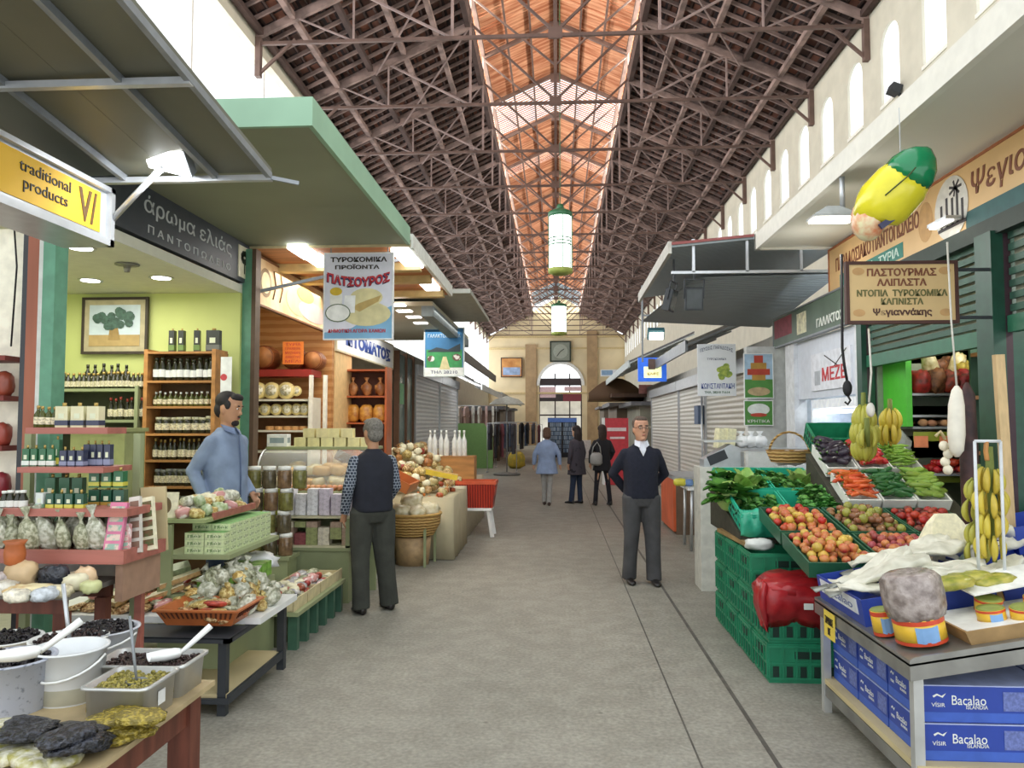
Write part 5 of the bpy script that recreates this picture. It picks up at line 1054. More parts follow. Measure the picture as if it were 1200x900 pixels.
crack('farther clothes rack with denim and black garments on the left', -1.75, 33, 1.8, (5, 3, 3, 4, 5, 5, 2), 1.8, seed=3); crack('last clothes rack near the drink fridges on the left', -1.5, 38, 1.6, (4, 5, 3, 5, 4), 1.7, seed=4)
t = T('parasol', 'small pale round parasol above the far left clothes racks', 'parasol', (at(594, 500, Y=26).x, 26, 0)); z_ = at(594, 470, Y=26).z; b = MB(P('pale parasol cloth', '#b9bdb5')); b.lathe([(.62, z_ - .12), (.4, z_ + .06), (.05, z_ + .16)], n=12, cap=False); b.build('canopy', t); b = MB(m_gry); b.cyl((0, 0, .05), (0, 0, z_ + .15), .02); b.build('pole', t); b = MB(P('grey stand', '#6f6f6c')); b.lathe([(.45, 0), (.45, .06), (.1, .1)], n=16); b.build('stand_base', t)
o = MB(P('yellow sack cloth', '#c9a93a', rough=.8, col2='#8f8a3c', scale=5)); bag_mesh(o, .33, .3, .32, 5, False, .12); thing1(o, 'yellow_sack', 'lumpy yellow sack on the floor beside the far left clothes racks', 'sack', loc=(at(609, 545, Z=0).x, 29.8, 0))
for i, (x, y, sx, sz, c) in enumerate(((-2.9, 33, .8, 2.3, '#6b4f45'), (-2.7, 36, .9, 2.4, '#7a6a5c'), (-3.2, 42, 1.2, 2.6, '#5a4a48'), (-3.0, 48, 1.2, 2.6, '#6b5f58'))):
    t = T('market_booth', 'dim far left market booth, number'.replace(', number', ['nearest the racks', 'beyond the racks', 'with dark front', 'closest to the end wall'][i].join((' ', ''))), 'booth', (x - .4, y, 0)); b = MB(P('booth wall %d' % i, c, var=.3, scale=2)); b.box(-1.2, sx * .5, 0, 3.5, 0, sz); b.build('body', t); b = MB(m_greyaw); b.box(-1.2, sx * .5 + .2, -.1, 3.6, sz, sz + .12); b.build('roof', t)
# ================================================================ RIGHT SIDE
dz2 = lambda x: .672 + .175 * (x - 1.57) + .02
m_teal = P('dark green post paint', '#1f4a3a', rough=.4, var=.15); m_wsof = P('off white soffit', '#d9d7cc', rough=.8, var=.06, scale=.8)
t = S('kiosk_white', (2.95, 5, 0))
b = MB(m_wsof); b.box(-.75, 2.6, -3.2, 3.35, 3.62, 3.66); b.build('soffit', t); b = MB(P('pale fascia', '#dcdad0', var=.05)); b.box(-.8, -.75, -3.2, 3.37, 3.6, 3.77); b.box(-.8, 2.6, 3.33, 3.38, 3.6, 3.8); b.build('fascia', t)
b = MB(P('yellowish roof edge', '#dfd9ae')); b.box(-.7, 2.6, -3.2, 3.35, 3.68, 3.76); b.build('roof_slab', t)
b = MB(P('grey green partition', '#8d9a86', var=.1)); b.box(.1, 2.4, 2.48, 2.58, 0, 3.5); b.build('partition', t); b = MB(P('dim shop wall', '#a9a486', var=.1)); b.box(2.4, 2.5, -1.5, 2.5, 0, 3.5); b.build('side_wall', t)
b = MB(P('dark beam', '#26352f')); b.box(-.05, .1, -1.2, 3.2, 2.98, 3.1); b.build('lintel_beam', t)
for label, y, w in (('dark green square post of the produce shop beside the hanging bananas', 5.3, .2), ('dark post between the produce shop and the white fridge kiosk', 7.55, .12)):
    t = T('shop_front_post', label, 'post', (2.97, y, 0)); 
    for x0, x1, m in ((-w / 2, -w * .1, m_teal), (-w * .1, w * .12, P('maroon strip', '#3d2a33')), (w * .12, w / 2, m_teal)): b = MB(m); b.box(x0, x1, -w / 2, w / 2, 0, 3.0); b.build('post_strip', t)
# main fascia sign
o = board('shop_sign', 'long cream shop sign with brown lettering and an oval picture on the right', 'sign', 'R', (2.93, 8.35, 3.07), 4.3, .5, P('cream sign board', '#dcb783', rough=.5, var=.08, scale=2), .06, P('brown sign edge', '#a3633f'), .02)
mbr = P('brown lettering', '#7d4a33', var=.05)
letters('ΠΑΡΑΔΟΣΙΑΚΟ ΠΑΝΤΟΠΩΛΕΙΟ', mbr, w=1.85, h=.14, parent=o, loc=(1.12, .31, .002), bold=.002)
poly(o, P('teal strip', '#2c7d72'), rect(.3, .06, 1.75, .19), .001, .002); letters('ΕΛΙΕΣ - ΤΥΡΙΑ', P('pale teal lettering', '#cfe6dd'), w=.95, h=.08, parent=o, loc=(1.2, .125, .004), bold=.002)
poly(o, P('teal strip dark', '#2b5a5c'), rect(2.75, .04, 4.28, .16), .001, .002)
poly(o, P('oval picture ground', '#d8d6d0'), disc(2.55, .25, .24, .235, 28), .003, .003)
b = MB(P('dark sketch ink', '#3f3c40'))
for k, (x, h_) in enumerate(((2.4, .18), (2.48, .22), (2.56, .2), (2.63, .26), (2.7, .16))): b.box(x, x + .03, .12, .12 + h_, .006, .008)
for k in range(7): a = k * .9; b.bar((2.62, .38, .007), (2.62 + .09 * math.cos(a), .38 + .06 * math.sin(a), .007), .02, .002)
b.box(2.36, 2.76, .1, .125, .006, .008); b.build('oval_sketch', o)
letters('Ψεγιαννάκη', mbr, w=1.35, h=.22, parent=o, loc=(3.5, .32, .003), bold=.001, skew=.15)
poly(o, P('tan swirl', '#c39a66'), disc(2.15, .25, .12, .16), .001, .001, 'swirl')
# shutter slats above the produce
def slats(label, y0, y1, z0, z1, n):
    t = T('slatted_shutter', label, 'shutter', (2.98, y0, 0)); L = y1 - y0
    b = MB(P('milky slat glass', '#c9c9b4', rough=.4, var=.2, scale=3)); b.box(.03, .035, 0, L, z0 + .1, z1); b.build('backing', t)
    for i in range(n): z = z0 + .12 + (z1 - z0 - .12) * (i + .5) / n; b = MB(P('green slat', '#34584a', rough=.5, var=.15)); b.bar((0, 0, z), (0, L, z), .02, .045); b.build('slat', t)
    b = MB(P('green bottom rail', '#2c6a50', rough=.4)); b.box(-.03, .03, 0, L, z0, z0 + .11); b.build('bottom_rail', t)
slats('half raised green slatted shutter over the open produce shop front', 5.42, 7.48, 2.26, 3.0, 9); slats('half raised green slatted shutter at the right edge of the photo', 3.6, 5.18, 2.32, 3.0, 7)
# hanging pastrami board
o, w_, h_ = hang_poster('hanging_sign', 'cream hanging board with brown frame listing pastrami and salted fish in Greek', 996, 376, 1118, 309, 5.2, P('cream hanging board', '#d6b883', rough=.5, var=.08, scale=4), P('dark brown frame', '#4a2c25'), fw=.022)
mg2 = P('olive lettering', '#66673c', var=.05)
for tx, m, w, h, y in (('ΠΑΣΤΟΥΡΜΑΣ', mbr, .46, .052, .86), ('ΑΛΙΠΑΣΤΑ', mbr, .33, .05, .68), ('ΝΤΟΠΙΑ  ΤΥΡΟΚΟΜΙΚΑ', mg2, .6, .046, .49), ('ΚΑΠΝΙΣΤΑ', mg2, .28, .045, .34)): letters(tx, m, w=w * w_ / .7, h=h, parent=o, loc=(w_ * .5, h_ * y, .002), bold=.003)
letters('Ψεγιαννάκης', P('dark brown lettering', '#54352c'), w=.38, h=.06, parent=o, loc=(w_ * .5, h_ * .14, .002), bold=.003)
for x in (.09, .91): poly(o, P('tan swirl', '#c39a66'), disc(w_ * x, h_ * .88, .04, .025), .001, .001, 'swirl'); poly(o, P('tan swirl', '#c39a66'), disc(w_ * x, h_ * .14, .04, .025), .001, .001, 'swirl')
b = MB(m_dkg); b.bar((w_ + .0, h_ * .9, -.02), (w_ + .25, h_ * .9, -.02), .02); b.bar((w_, h_ * .05, -.02), (w_ + .25, h_ * .05, -.02), .02); b.build('bracket', o)
# inflatable banana
q = at(1058, 222, Y=4.6); t = T('inflatable_banana', 'inflatable yellow banana with green tip hanging under the white soffit', 'inflatable', tuple(q)); t.rotation_euler = (0, 0, 0)
axis = [Vector(at(1020, 256, Y=4.75)) - q, Vector(at(1036, 238, Y=4.7)) - q, Vector(at(1056, 216, Y=4.65)) - q, Vector(at(1070, 198, Y=4.6)) - q]
b = MB(P('glossy yellow vinyl', '#ddd331', rough=.2, var=.06)); b.tube([axis[0] + Vector((.02, 0, -.0))] + axis[0:1] + [axis[0].lerp(axis[1], .5)] + axis[1:3] + [axis[2].lerp(axis[3], .6)], [.05, .11, .15, .165, .16, .14], 20, ell=1); b.build('body', t)
e = axis[2].lerp(axis[3], .6); d = (axis[3] - axis[2]).normalized()
b = MB(P('glossy green vinyl', '#157a4c', rough=.15, var=.05)); b.tube([e - d * .01, e + d * .04, e + d * .1, e + d * .15, e + d * .18], [.143, .14, .115, .07, .015], 20); b.build('tip', t)
b = MB(P('dark seam', '#3a4a1e')); b.tube([axis[1] + Vector((-.06, -.16, 0)), axis[2] + Vector((-.03, -.165, 0)), e + Vector((-.02, -.14, 0))], .004, 6); b.build('seam', t)
b = MB(P('fruit label print', '#e0895e', rough=.25, col2='#e9e0b8', scale=14)); b.ball(axis[0] + Vector((-.01, -.0, .0)), (.1, .13, .14), 14, 10); b.build('printed_end', t)
b = MB(P('dark label strip', '#3c3e5a')); b.obox(axis[0] + Vector((.04, -.13, -.06)), (.09, .02, .035), rotm(0, -.6, 0)); b.build('label_strip', t)
b = MB(m_alu); b.bar(axis[2] + Vector((0, 0, .12)), axis[2] + Vector((0, 0, 3.62 - q.z - axis[2].z)), .004); b.build('string', t)
# soffit lamp
q = at(975, 252, Y=5.9); t = T('soffit_lamp', 'small bracket lamp under the white soffit left of the inflatable banana', 'lamp', tuple(q)); b = MB(P('grey lamp shade', '#a9adab', rough=.4)); b.ring([rr4(.05, .04, .06), rr4(.16, .09, -.01), rr4(.165, .095, -.03)], sm=False); b.build('shade', t)
b = MB(P('warm lamp glass', '#fff6e8', emit=4, var=0)); b.box(-.15, .15, -.085, .085, -.045, -.032); b.build('lamp_glass', t); b = MB(m_alu); b.cyl((.08, 0, .05), (.08, 0, 3.62 - q.z), .02); b.build('mount', t)
q = at(1107, 262, X=2.85); t = T('spot_lamp', 'small lit spot lamp under the oval picture of the cream sign', 'lamp', tuple(q)); b = MB(MATS['warm lamp glass']); b.box(-.05, .0, -.13, .13, -.012, 0); b.build('lamp_glass', t); b = MB(m_alu); b.box(-.06, .05, -.14, .14, 0, .025); b.build('housing', t)
# ---- inside of the produce shop : green stepped shelves
XB0, XB1, YB = 3.12, 4.6, 7.3
t = T('produce_shelves', 'bright green stepped produce shelves inside the right shop', 'shelf', (3.85, YB, 0)); m_lg = P('bright green panel', '#4dbb2f', rough=.4, var=.06); m_yg = P('yellow green price rail', '#8f9a2f', rough=.5)
def lv(py, Y=YB - .4): return at(1090, py, Y=Y).z
for nm, m, py0, py1, dy in (('green_panel', m_lg, 420, 402, .0), ('green_panel', P('mid green panel', '#2f7a35'), 486, 474, .0), ('dark_panel', P('deep green panel', '#1d4230'), 540, 512, .1)):
    b = MB(m); b.box(-.7, .75, -.02 + .2, .2, lv(py0), lv(py1)); b.build(nm, t)
for py, d_ in ((460, .34), (486, .36), (500, .4), (555, .5)):
    b = MB(m_alu if py != 500 else P('grey shelf edge', '#8f9396')); b.box(-.7, .75, .2 - d_ - .1, .2, lv(py) - .02, lv(py)); b.build('shelf', t)
for py in (513, 562): b = MB(m_yg); b.box(-.7, .75, -.33, -.3, lv(py) - .03, lv(py) + .05); b.build('price_rail', t)
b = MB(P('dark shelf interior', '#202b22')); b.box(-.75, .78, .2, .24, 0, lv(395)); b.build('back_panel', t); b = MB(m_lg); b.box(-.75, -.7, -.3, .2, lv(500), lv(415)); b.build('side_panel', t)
for px in (1080, 1110): q = at(px, 511, Y=YB - .36); o = MB(P('orange price card', '#e58a5e')); o.box(-.06, .06, -.004, 0, -.1, 0); tag(o.build('price_card', loc=(q.x, YB - .345, q.z)), 'orange price card on the green shelves, ' + {1080: 'the one nearer the bananas', 1110: 'the one nearer the white salami'}[px], 'price card')
tom = P('ripe tomato', '#c1352b', rough=.25, rand=.12)
tmt = fruit('tomato', 'red tomato on the lower shelf of the green produce shelves', 'tomato', tom, .038, .85, 'tomatoes on the green shelves')
heap(tmt, 90, 3.2, 4.45, YB - .35, YB + .05, lambda x, y: lv(555) + .0, layers=2, dz=.05, seed=21)
bag3 = [P_bag('fruit_bag', 'net bag of fruit on the upper green produce shelf', 'fruit bag', m, s, sd, 'fruit bags on the upper green shelf', False, .2) for m, s, sd in ((P('red net fruit', '#b0352c', rough=.4, col2='#5f2a1f', scale=22, rand=.15), (.09, .08, .1), 1), (P('yellow net fruit', '#d6c14a', rough=.4, col2='#8a7330', scale=22, rand=.1), (.09, .08, .09), 2), (P('brown net fruit', '#8c5b38', rough=.5, col2='#4a2d20', scale=22), (.08, .07, .1), 3), (P('cream net fruit', '#e3dcb4', rough=.4, col2='#b3a468', scale=18), (.06, .06, .12), 4))]
heap(bag3, 34, 3.18, 4.5, YB - .25, YB + .05, lambda x, y: lv(460), layers=2, dz=.12, tilt=.3, seed=22)
ptt = fruit('potato', 'brown potato in the middle row of the green produce shelves', 'potato', P('dusty potato', '#a97b58', rough=.7, rand=.15), .04, .75, 'potatoes on the green shelves')
heap(ptt, 46, 3.2, 4.45, YB - .3, YB + .05, lambda x, y: lv(500), layers=1, seed=23)
# right edge shelves beyond the post
t = T('side_shelves', 'wooden and green side shelves at the far right edge behind the green post', 'shelf', (3.9, 6.2, 0))
for z in (1.1, 1.5, 1.95, 2.3): b = MB(P('brown shelf', '#8a5f3a')); b.box(-.5, .9, -.1, .3, z - .03, z); b.build('shelf', t)
b = MB(P('deep green panel', '#1d4230')); b.box(-.5, .9, .3, .33, 0, 2.6); b.build('back_panel', t)
gx = [P_bag('leafy_bundle', 'green leafy bundle on the far right side shelves', 'vegetable', m, s, sd, 'leafy bundles on the side shelves', False, .3) for m, s, sd in ((P('leaf green', '#4f8a34', rough=.6, col2='#22461c', scale=25, rand=.2), (.12, .1, .1), 1), (P('pale leaf green', '#a6bd58', rough=.6, col2='#5f7a2c', scale=20, rand=.2), (.1, .09, .09), 2), (P('yellow net fruit', '#d6c14a'), (.09, .08, .08), 3))]
for z in (1.1, 1.5, 1.95, 2.3): heap(gx, 10, 3.45, 4.75, 6.15, 6.45, lambda x, y: z, layers=1, seed=int(z * 10))
o = MB(P('pale raw wood', '#cbb083', rough=.7, var=.1, stretch=(6, 6, 1))); o.box(-.028, .028, -.02, .02, 0, 2.15); thing1(o, 'wooden_post', 'pale raw wooden post standing right of the dark green post', 'post', loc=(at(1186, 520, Y=4.9).x, 4.9, .0), rot=(0, -.03, 0))
o = MB(P('orange price card', '#e58a5e')); o.box(-.09, .09, -.004, 0, 0, .13); thing1(o, 'price_card', 'orange price card at the right edge beside the raw wooden post', 'price card', loc=at(1173, 512, Y=5.6))
# ---- bananas
m_ban = P('ripe banana', '#d0bb45', rough=.45, col2='#a59a3a', scale=6, rand=.1); m_stalk = P('banana stalk', '#6f7a35', rough=.7); m_grn = P('greenish banana', '#b9b44a', rough=.45, col2='#87903a', scale=5)
def banana_mesh(m, L=.17):
    b = MB(m); pts = []; 
    for i in range(8): a = -.15 + i * .2; pts.append((L * .62 * (math.cos(a) - 1) * 1.1, 0, -L * .72 * math.sin(a) + .0))
    b.tube(pts, [.006, .012, .0175, .02, .0205, .019, .013, .005], 7); return b
def bunch(label, q, tiers, n, m, scale=1, stalk=.2, hook=None):
    t = T('banana_bunch', label, 'bananas', tuple(q)); s = MB(m_stalk); s.tube([(0, 0, stalk), (0, 0, 0), (.01, 0, -tiers * .12)], [.018, .022, .012], 8); s.build('stalk', t)
    me = banana_mesh(m).mesh('banana'); r = random.Random(int(q[0] * 100))
    for k in range(tiers):
        for i in range(n - (k == tiers - 1) * 2):
            a = 2 * PI * (i + .5 * (k % 2)) / n + r.uniform(-.12, .12); o = bpy.data.objects.new('banana', me); COL.objects.link(o); o.parent = t
            R_ = .045 + .015 * (k % 2); o.location = (R_ * math.cos(a), R_ * math.sin(a), -k * .115 + r.uniform(-.01, .01)); o.rotation_euler = (0, r.uniform(-1.0, -.75) + .25, a + PI) if False else (0, -.55 + r.uniform(-.1, .1), a); o.scale = (scale,) * 3
    return t
bunch('large hanging bunch of bananas above the pepper boxes', at(1012, 478, Y=6.1), 3, 13, m_grn, 1.3, .12); bunch('smaller side bunch of bananas right of the large hanging bunch', at(1043, 482, Y=6.25), 2, 9, m_ban, 1.1, .1)
bunch('lower hand of bananas under the large hanging bunch', at(1016, 505, Y=5.95), 1, 7, m_grn, .9, .1)
bunch('long hanging banana stem inside the metal frame by the paper bag', at(1160, 552, Y=4.25), 4, 8, m_ban, .85, .13)
bunch('banana stem half hidden behind the metal frame upright', at(1146, 565, Y=4.45), 4, 7, m_grn, .8, .1)
t = T('hanging_rack', 'thin white metal frame holding the long banana stem', 'frame stand', (at(1146, 640, Y=4.15).x, 4.15, .85)); za = at(1150, 517, Y=4.15).z - .85
for x in (0, .13): b = MB(P('white rod', '#cfd3d6')); b.cyl((x, 0, 0), (x, 0, za), .008); b.build('rod', t)
b = MB(MATS['white rod']); b.cyl((0, 0, za), (.13, 0, za), .008); b.build('top_rod', t); b = MB(m_wood); b.tube([(.06, 0, za), (.065, .02, za - .05), (.06, .0, za - .1)], .012, 6); b.build('twine', t)
# hanging white salami & dark sausages, chain, bag
q = at(1121, 452, Y=4.9); t = T('hanging_salami', 'long white salami hanging from a pale cord beside the green post', 'salami', tuple(q)); b = MB(P('white casing', '#e6e1d3', rough=.5, var=.08)); b.tube([(0, 0, 0), (.0, 0, -.03), (-.005, 0, -.12), (-.01, 0, -.3), (-.012, 0, -.4), (-.01, 0, -.44)], [.01, .03, .045, .05, .04, .012], 12); b.build('casing', t); b = MB(P('pale cord', '#d9d6cc')); b.tube([(0, 0, 0), (-.02, 0, .4), (-.03, 0, .9)], .006, 6); b.build('cord', t)
o = MB(P('dark cured meat', '#4a2f2e', rough=.6, col2='#2d1d20', scale=12)); o.tube([(0, 0, 0), (0, 0, -.08), (0, 0, -.5), (0, 0, -.95), (0, 0, -1.0)], [.01, .045, .055, .05, .015], 10); thing1(o, 'hanging_sausage', 'long dark brown cured sausage hanging behind the white salami', 'sausage', loc=at(1133, 448, Y=5.05))
for z in (-.45, -.62, -.85): pass
t = T('garlic_string', 'small string of white garlic hanging left of the white salami', 'garlic', tuple(at(1108, 515, Y=5.0))); b = MB(P('garlic skin', '#e6dfc8', rough=.6)); [b.ball((jit(.02), jit(.02), -.04 - .05 * k), (.03, .03, .032), 8, 6) for k in range(4)]; b.build('garlic_bulbs', t); b = MB(m_pine); b.tube([(0, 0, 0), (-.03, 0, .05), (-.06, 0, .02)], .01, 6); b.build('stems', t)
q = at(985, 480, Y=5.8); t = T('pulley_hook', 'black pulley hook hanging on a cord in front of the white fridge', 'hook', tuple(at(993, 455, Y=5.8))); b = MB(m_blk); b.ball((0, 0, 0), (.035, .03, .06), 10, 8); b.tube([(0, 0, .05), (-.02, 0, .18), (-.03, 0, .3), (-.02, 0, 1.0)], .01, 6); b.tube([(0, 0, -.05), (.02, 0, -.09), (0, 0, -.12), (-.02, 0, -.1)], .008, 6); b.build('hook_body', t)
o = MB(P('pale cord', '#d9d6cc')); o.tube([(0, 0, 0), (.01, 0, -.3), (-.01, 0, -.5)], .007, 6); o.ball((0, 0, -.55), (.03, .03, .05), 8, 6); thing1(o, 'knotted_cord', 'pale knotted cord hanging left of the green shutter rail', 'cord', loc=at(1018, 385, Y=5.3))
q = at(1112, 655, Y=4.75); t = T('paper_bag', 'cream paper shopping bag standing between the fruit and the banana stem', 'bag', (q.x, 4.78, dz2(q.x))); t.rotation_euler = (0, 0, .15)
b = MB(P('cream paper', '#ece6c6')); hh = .36; b.ring([rr4(.13, .07, 0), rr4(.14, .075, hh * .5), rr4(.1, .03, hh * .85), rr4(.06, .012, hh)], sm=False); b.build('bag_body', t); poly_ = MB(P('green leaf print', '#4b7a5a', scale=14, col2='#b9c7a0')); poly_.prism([(0, .03), (.09, .05), (.1, .2), (.04, .16)], -.079, -.077, 'y'); poly_.m(P('orange print', '#d9843f')); poly_.prism([(-.1, .03), (-.01, .02), (-.02, .09), (-.09, .08)], -.079, -.077, 'y'); poly_.build('print', t)
# ---- green fish-kiosk fridge beyond the post
t = S('kiosk_fridge', (2.98, 7.7, 0)); b = MB(P('pale blue white panel', '#d5dbe6', rough=.4, var=.05)); b.box(0, .1, .0, 2.0, 2.02, 2.72); b.build('top_panel', t); b = MB(P('white kiosk post', '#dfe3e8')); b.box(-.05, .1, 1.95, 2.3, 0, 2.72); b.box(-.03, .1, 0, .06, 0, 2.72); b.build('white_post', t)
b = MB(P('pale interior', '#c6ced6')); b.box(1.2, 1.3, 0, 2.3, 0, 2.7); b.box(0, 1.3, 2.28, 2.34, 0, 2.7); b.build('interior_wall', t)
o = board('kiosk_sign', 'white panel with red meze lettering above the open fridge', 'sign', 'R', (2.96, 9.1, 2.1), 1.2, .42, P('white sign panel', '#e3e6ee'), .02)
letters('ΜΕΖΕ', m_redl, w=.7, h=.15, parent=o, loc=(.72, .17, .002), bold=.002); b = MB(m_ink); b.bar((.45, .38, .003), (.85, .24, .003), .012, .002); b.bar((1.1, .4, .003), (.75, .24, .003), .012, .002); b.build('crossed_knives', o); poly(o, P('grey smudge print', '#aeb3ba'), rect(.12, .06, .3, .22), .001, .001, 'print')
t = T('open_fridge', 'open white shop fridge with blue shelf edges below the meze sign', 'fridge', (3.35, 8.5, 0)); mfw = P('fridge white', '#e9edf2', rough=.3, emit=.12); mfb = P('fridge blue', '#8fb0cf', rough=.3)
b = MB(mfw); b.box(-.35, .4, -.75, -.7, 0, 1.98); b.box(-.35, .4, .7, .75, 0, 1.98); b.box(.36, .4, -.75, .75, 0, 1.98); b.box(-.35, .4, -.75, .75, 1.9, 2.0); b.build('cabinet', t)
for z in (1.74, 1.42, 1.1): b = MB(mfb); b.box(-.3, .36, -.7, .7, z - .05, z); b.build('shelf', t)
b = MB(P('tube glow', '#ffffff', emit=3, var=0)); b.box(-.25, -.2, -.65, .65, 1.84, 1.88); b.build('tube_light', t)
tub = P_jar('white_tub', 'white plastic food tub on the open fridge shelves', 'tub', .06, .13, m_whitep, MATS['pale grey lettering'], P('tub print', '#b9c3cf', scale=40, var=.4), 'tubs in the open fridge')
for z in (1.42, 1.1):
    for i in range(9): tub.put((3.15, 7.9 + i * .14, z), (0, 0, 0), 1)
# kiosk sign band with ΓΑΛΑΚΤΟΣ
o = board('kiosk_sign', 'dark olive sign band with white Greek letters beneath the corrugated awning', 'sign', 'R', (2.9, 10.4, 2.74), 2.7, .36, P('dark olive board', '#5d6f60', rough=.5, var=.25, scale=2), .05, m_gry, .02)
letters('ΓΑΛΑΚΤΟΣ', P('white lettering', '#e9ece6'), w=.8, h=.1, parent=o, loc=(2.1, .1, .002), bold=.003); poly(o, P('maroon print', '#8a3a45', var=.2), rect(.05, .1, .8, .34), .001, .001); poly(o, P('cream figure print', '#e6e2c0', scale=14, var=.3), rect(1.0, .05, 1.35, .3), .001, .001)
# ---- corrugated awning with floodlights
m_corr = wave('corrugated grey sheet', '#8d979b', '#b5bfc4', 5, 'Y', rough=.45, bump=1)
t = T('corrugated_awning', 'corrugated grey metal awning with red edge on the right beyond the white soffit', 'awning', (1.31, 8.7, 3.72)); b = MB(m_corr); b.add([(0, 0, 0), (2.2, 0, .2), (2.2, 3.2, .2), (0, 3.2, -.05), (0, 0, .03), (2.2, 0, .23), (2.2, 3.2, .23), (0, 3.2, -.02)], [(0, 1, 2, 3), (4, 7, 6, 5), (0, 4, 5, 1), (1, 5, 6, 2), (2, 6, 7, 3), (3, 7, 4, 0)]); b.build('sheet', t)
b = MB(P('dull red edge', '#8c4a48')); b.bar((0, 0, .04), (2.2, 0, .24), .03); b.build('red_edge', t); b = MB(P('pale awning edge', '#b9b6ad')); b.bar((-.02, 0, .0), (-.02, 3.2, -.05), .04, .14); b.build('side_edge', t)
b = MB(m_alu); b.bar((.0, .05, -.28), (2.2, .05, -.28), .03); b.build('lower_bar', t)
for x in (.25, .85, 1.45, 2.05): b = MB(m_alu); b.bar((x, .05, -.28), (x, .05, .1), .03); b.build('hanger_bar', t)
b = MB(wave('dim corrugated sheet', '#858c8e', '#a5adb0', 5, 'Y', rough=.5, bump=1)); b.add([(.3, .1, -.32), (1.9, .1, -.3), (1.9, 3, -.55), (-.0, 3, -.45)], [(0, 1, 2, 3)]); b.v[-4:] = b.v[-4:]; b.add([(.3, .1, -.30), (1.9, .1, -.28), (1.9, 3, -.53), (-.0, 3, -.43)], [(3, 2, 1, 0)]); b.build('lower_sheet', t)
def flood(label, px, py, Y, w, h, ry):
    t = T('floodlight', label, 'floodlight', tuple(at(px, py, Y=Y))); r = rotm(.25, 0, ry); b = MB(m_dkg); b.obox((0, 0, 0), (w, .09, h), r); b.build('housing', t); b = MB(m_dkg); b.bar(r @ Vector((-w / 2 - .01, 0, 0)), r @ Vector((-w / 2 - .01, 0, h * .85)), .015); b.bar(r @ Vector((w / 2 + .01, 0, 0)), r @ Vector((w / 2 + .01, 0, h * .85)), .015); b.bar(r @ Vector((-w / 2 - .01, 0, h * .85)), r @ Vector((w / 2 + .01, 0, h * .85)), .015); b.bar(r @ Vector((0, 0, h * .85)), r @ Vector((0, 0, h * .85)) + Vector((0, 0, .28)), .02); b.build('yoke', t)
    b = MB(P('floodlight glass', '#565b5e', rough=.15)); b.obox(r @ Vector((0, -.048, 0)), (w * .85, .004, h * .85), r); b.build('lamp_glass', t)
flood('square dark floodlight hanging from the corrugated awning bar', 813, 350, 8.9, .2, .26, 0); flood('dark floodlight seen edge on at the corner of the corrugated awning', 785, 352, 9.3, .2, .26, 1.1)
t = T('floodlight', 'far teal backed floodlight with lit face hanging past the corrugated awning', 'floodlight', tuple(at(769, 392, Y=14))); b = MB(P('teal housing', '#1f5560')); b.obox((0, .05, .02), (.3, .1, .2), rotm(.6, 0, 0)); b.build('housing', t); b = MB(MATS['warm lamp glass']); b.obox((0, -.02, -.03), (.25, .02, .14), rotm(.6, 0, 0)); b.build('lamp_glass', t); b = MB(m_gry); b.bar((-.25, 0, .35), (1.2, 0, .35), .03); b.bar((0, .05, .1), (0, .05, .35), .02); b.bar((-.25, 0, -.5), (-.25, 0, .9), .03); b.build('bar', t)
# ---- kiosks with roller shutters further down
t = S('kiosk_shutters', (2.98, 10.2, 0)); b = MB(P('grey white kiosk wall', '#bdbdb6', var=.08)); b.box(.05, 2.5, .3, 18, 0, 2.95); b.build('kiosk_body', t)
b = MB(P('white panel post', '#d3d5d2')); b.box(-.45, .05, .15, .3, 0, 2.75); b.build('panel_post', t)
m_shb = wave('beige roller shutter', '#b8b2a4', '#cfcabd', 3.5, 'Z', rough=.45, bump=.5); m_shw = wave('cream roller shutter', '#cac6ba', '#dfdcd2', 3.5, 'Z', rough=.45, bump=.4)
shutter('beige roller shutter nearest the poster post on the right side', 'R', 10.7, 15.0, 2.5, m_shb, 2.9); shutter('cream roller shutter in the middle of the right row', 'R', 15.05, 18.2, 2.5, m_shw, 2.9); shutter('last cream roller shutter of the right row behind the walking man', 'R', 18.25, 23.4, 2.5, m_shw, 2.9)
awning('grey sloping awning on the right above the beige roller shutter', 'R', 3.3, 2.0, 3.5, 2.95, 11.9, 16, P('brown grey awning', '#8a8680', var=.15), m_gry, 'grey_awning'); awning('long dark grey awning on the right above the cream roller shutters', 'R', 3.3, 1.75, 3.9, 3.2, 18.5, 27, P('slate awning', '#6d6c70', var=.15), P('pale edge', '#b9c2c2'), 'grey_awning')
o = MB(P('blue meter box', '#5d6f8a')); o.box(-.12, 0, -.2, .2, 0, .36); thing1(o, 'meter_box', 'small blue grey meter box on the beige roller shutter', 'meter box', loc=at(823, 497, X=2.85)); o = MB(m_alu); o.cyl((0, 0, 0), (0, 0, 2.3), .02); thing1(o, 'pipe', 'thin pale vertical pipe below the blue grey meter box', 'pipe', loc=(2.8, at(823, 520, X=2.8).y, 0))
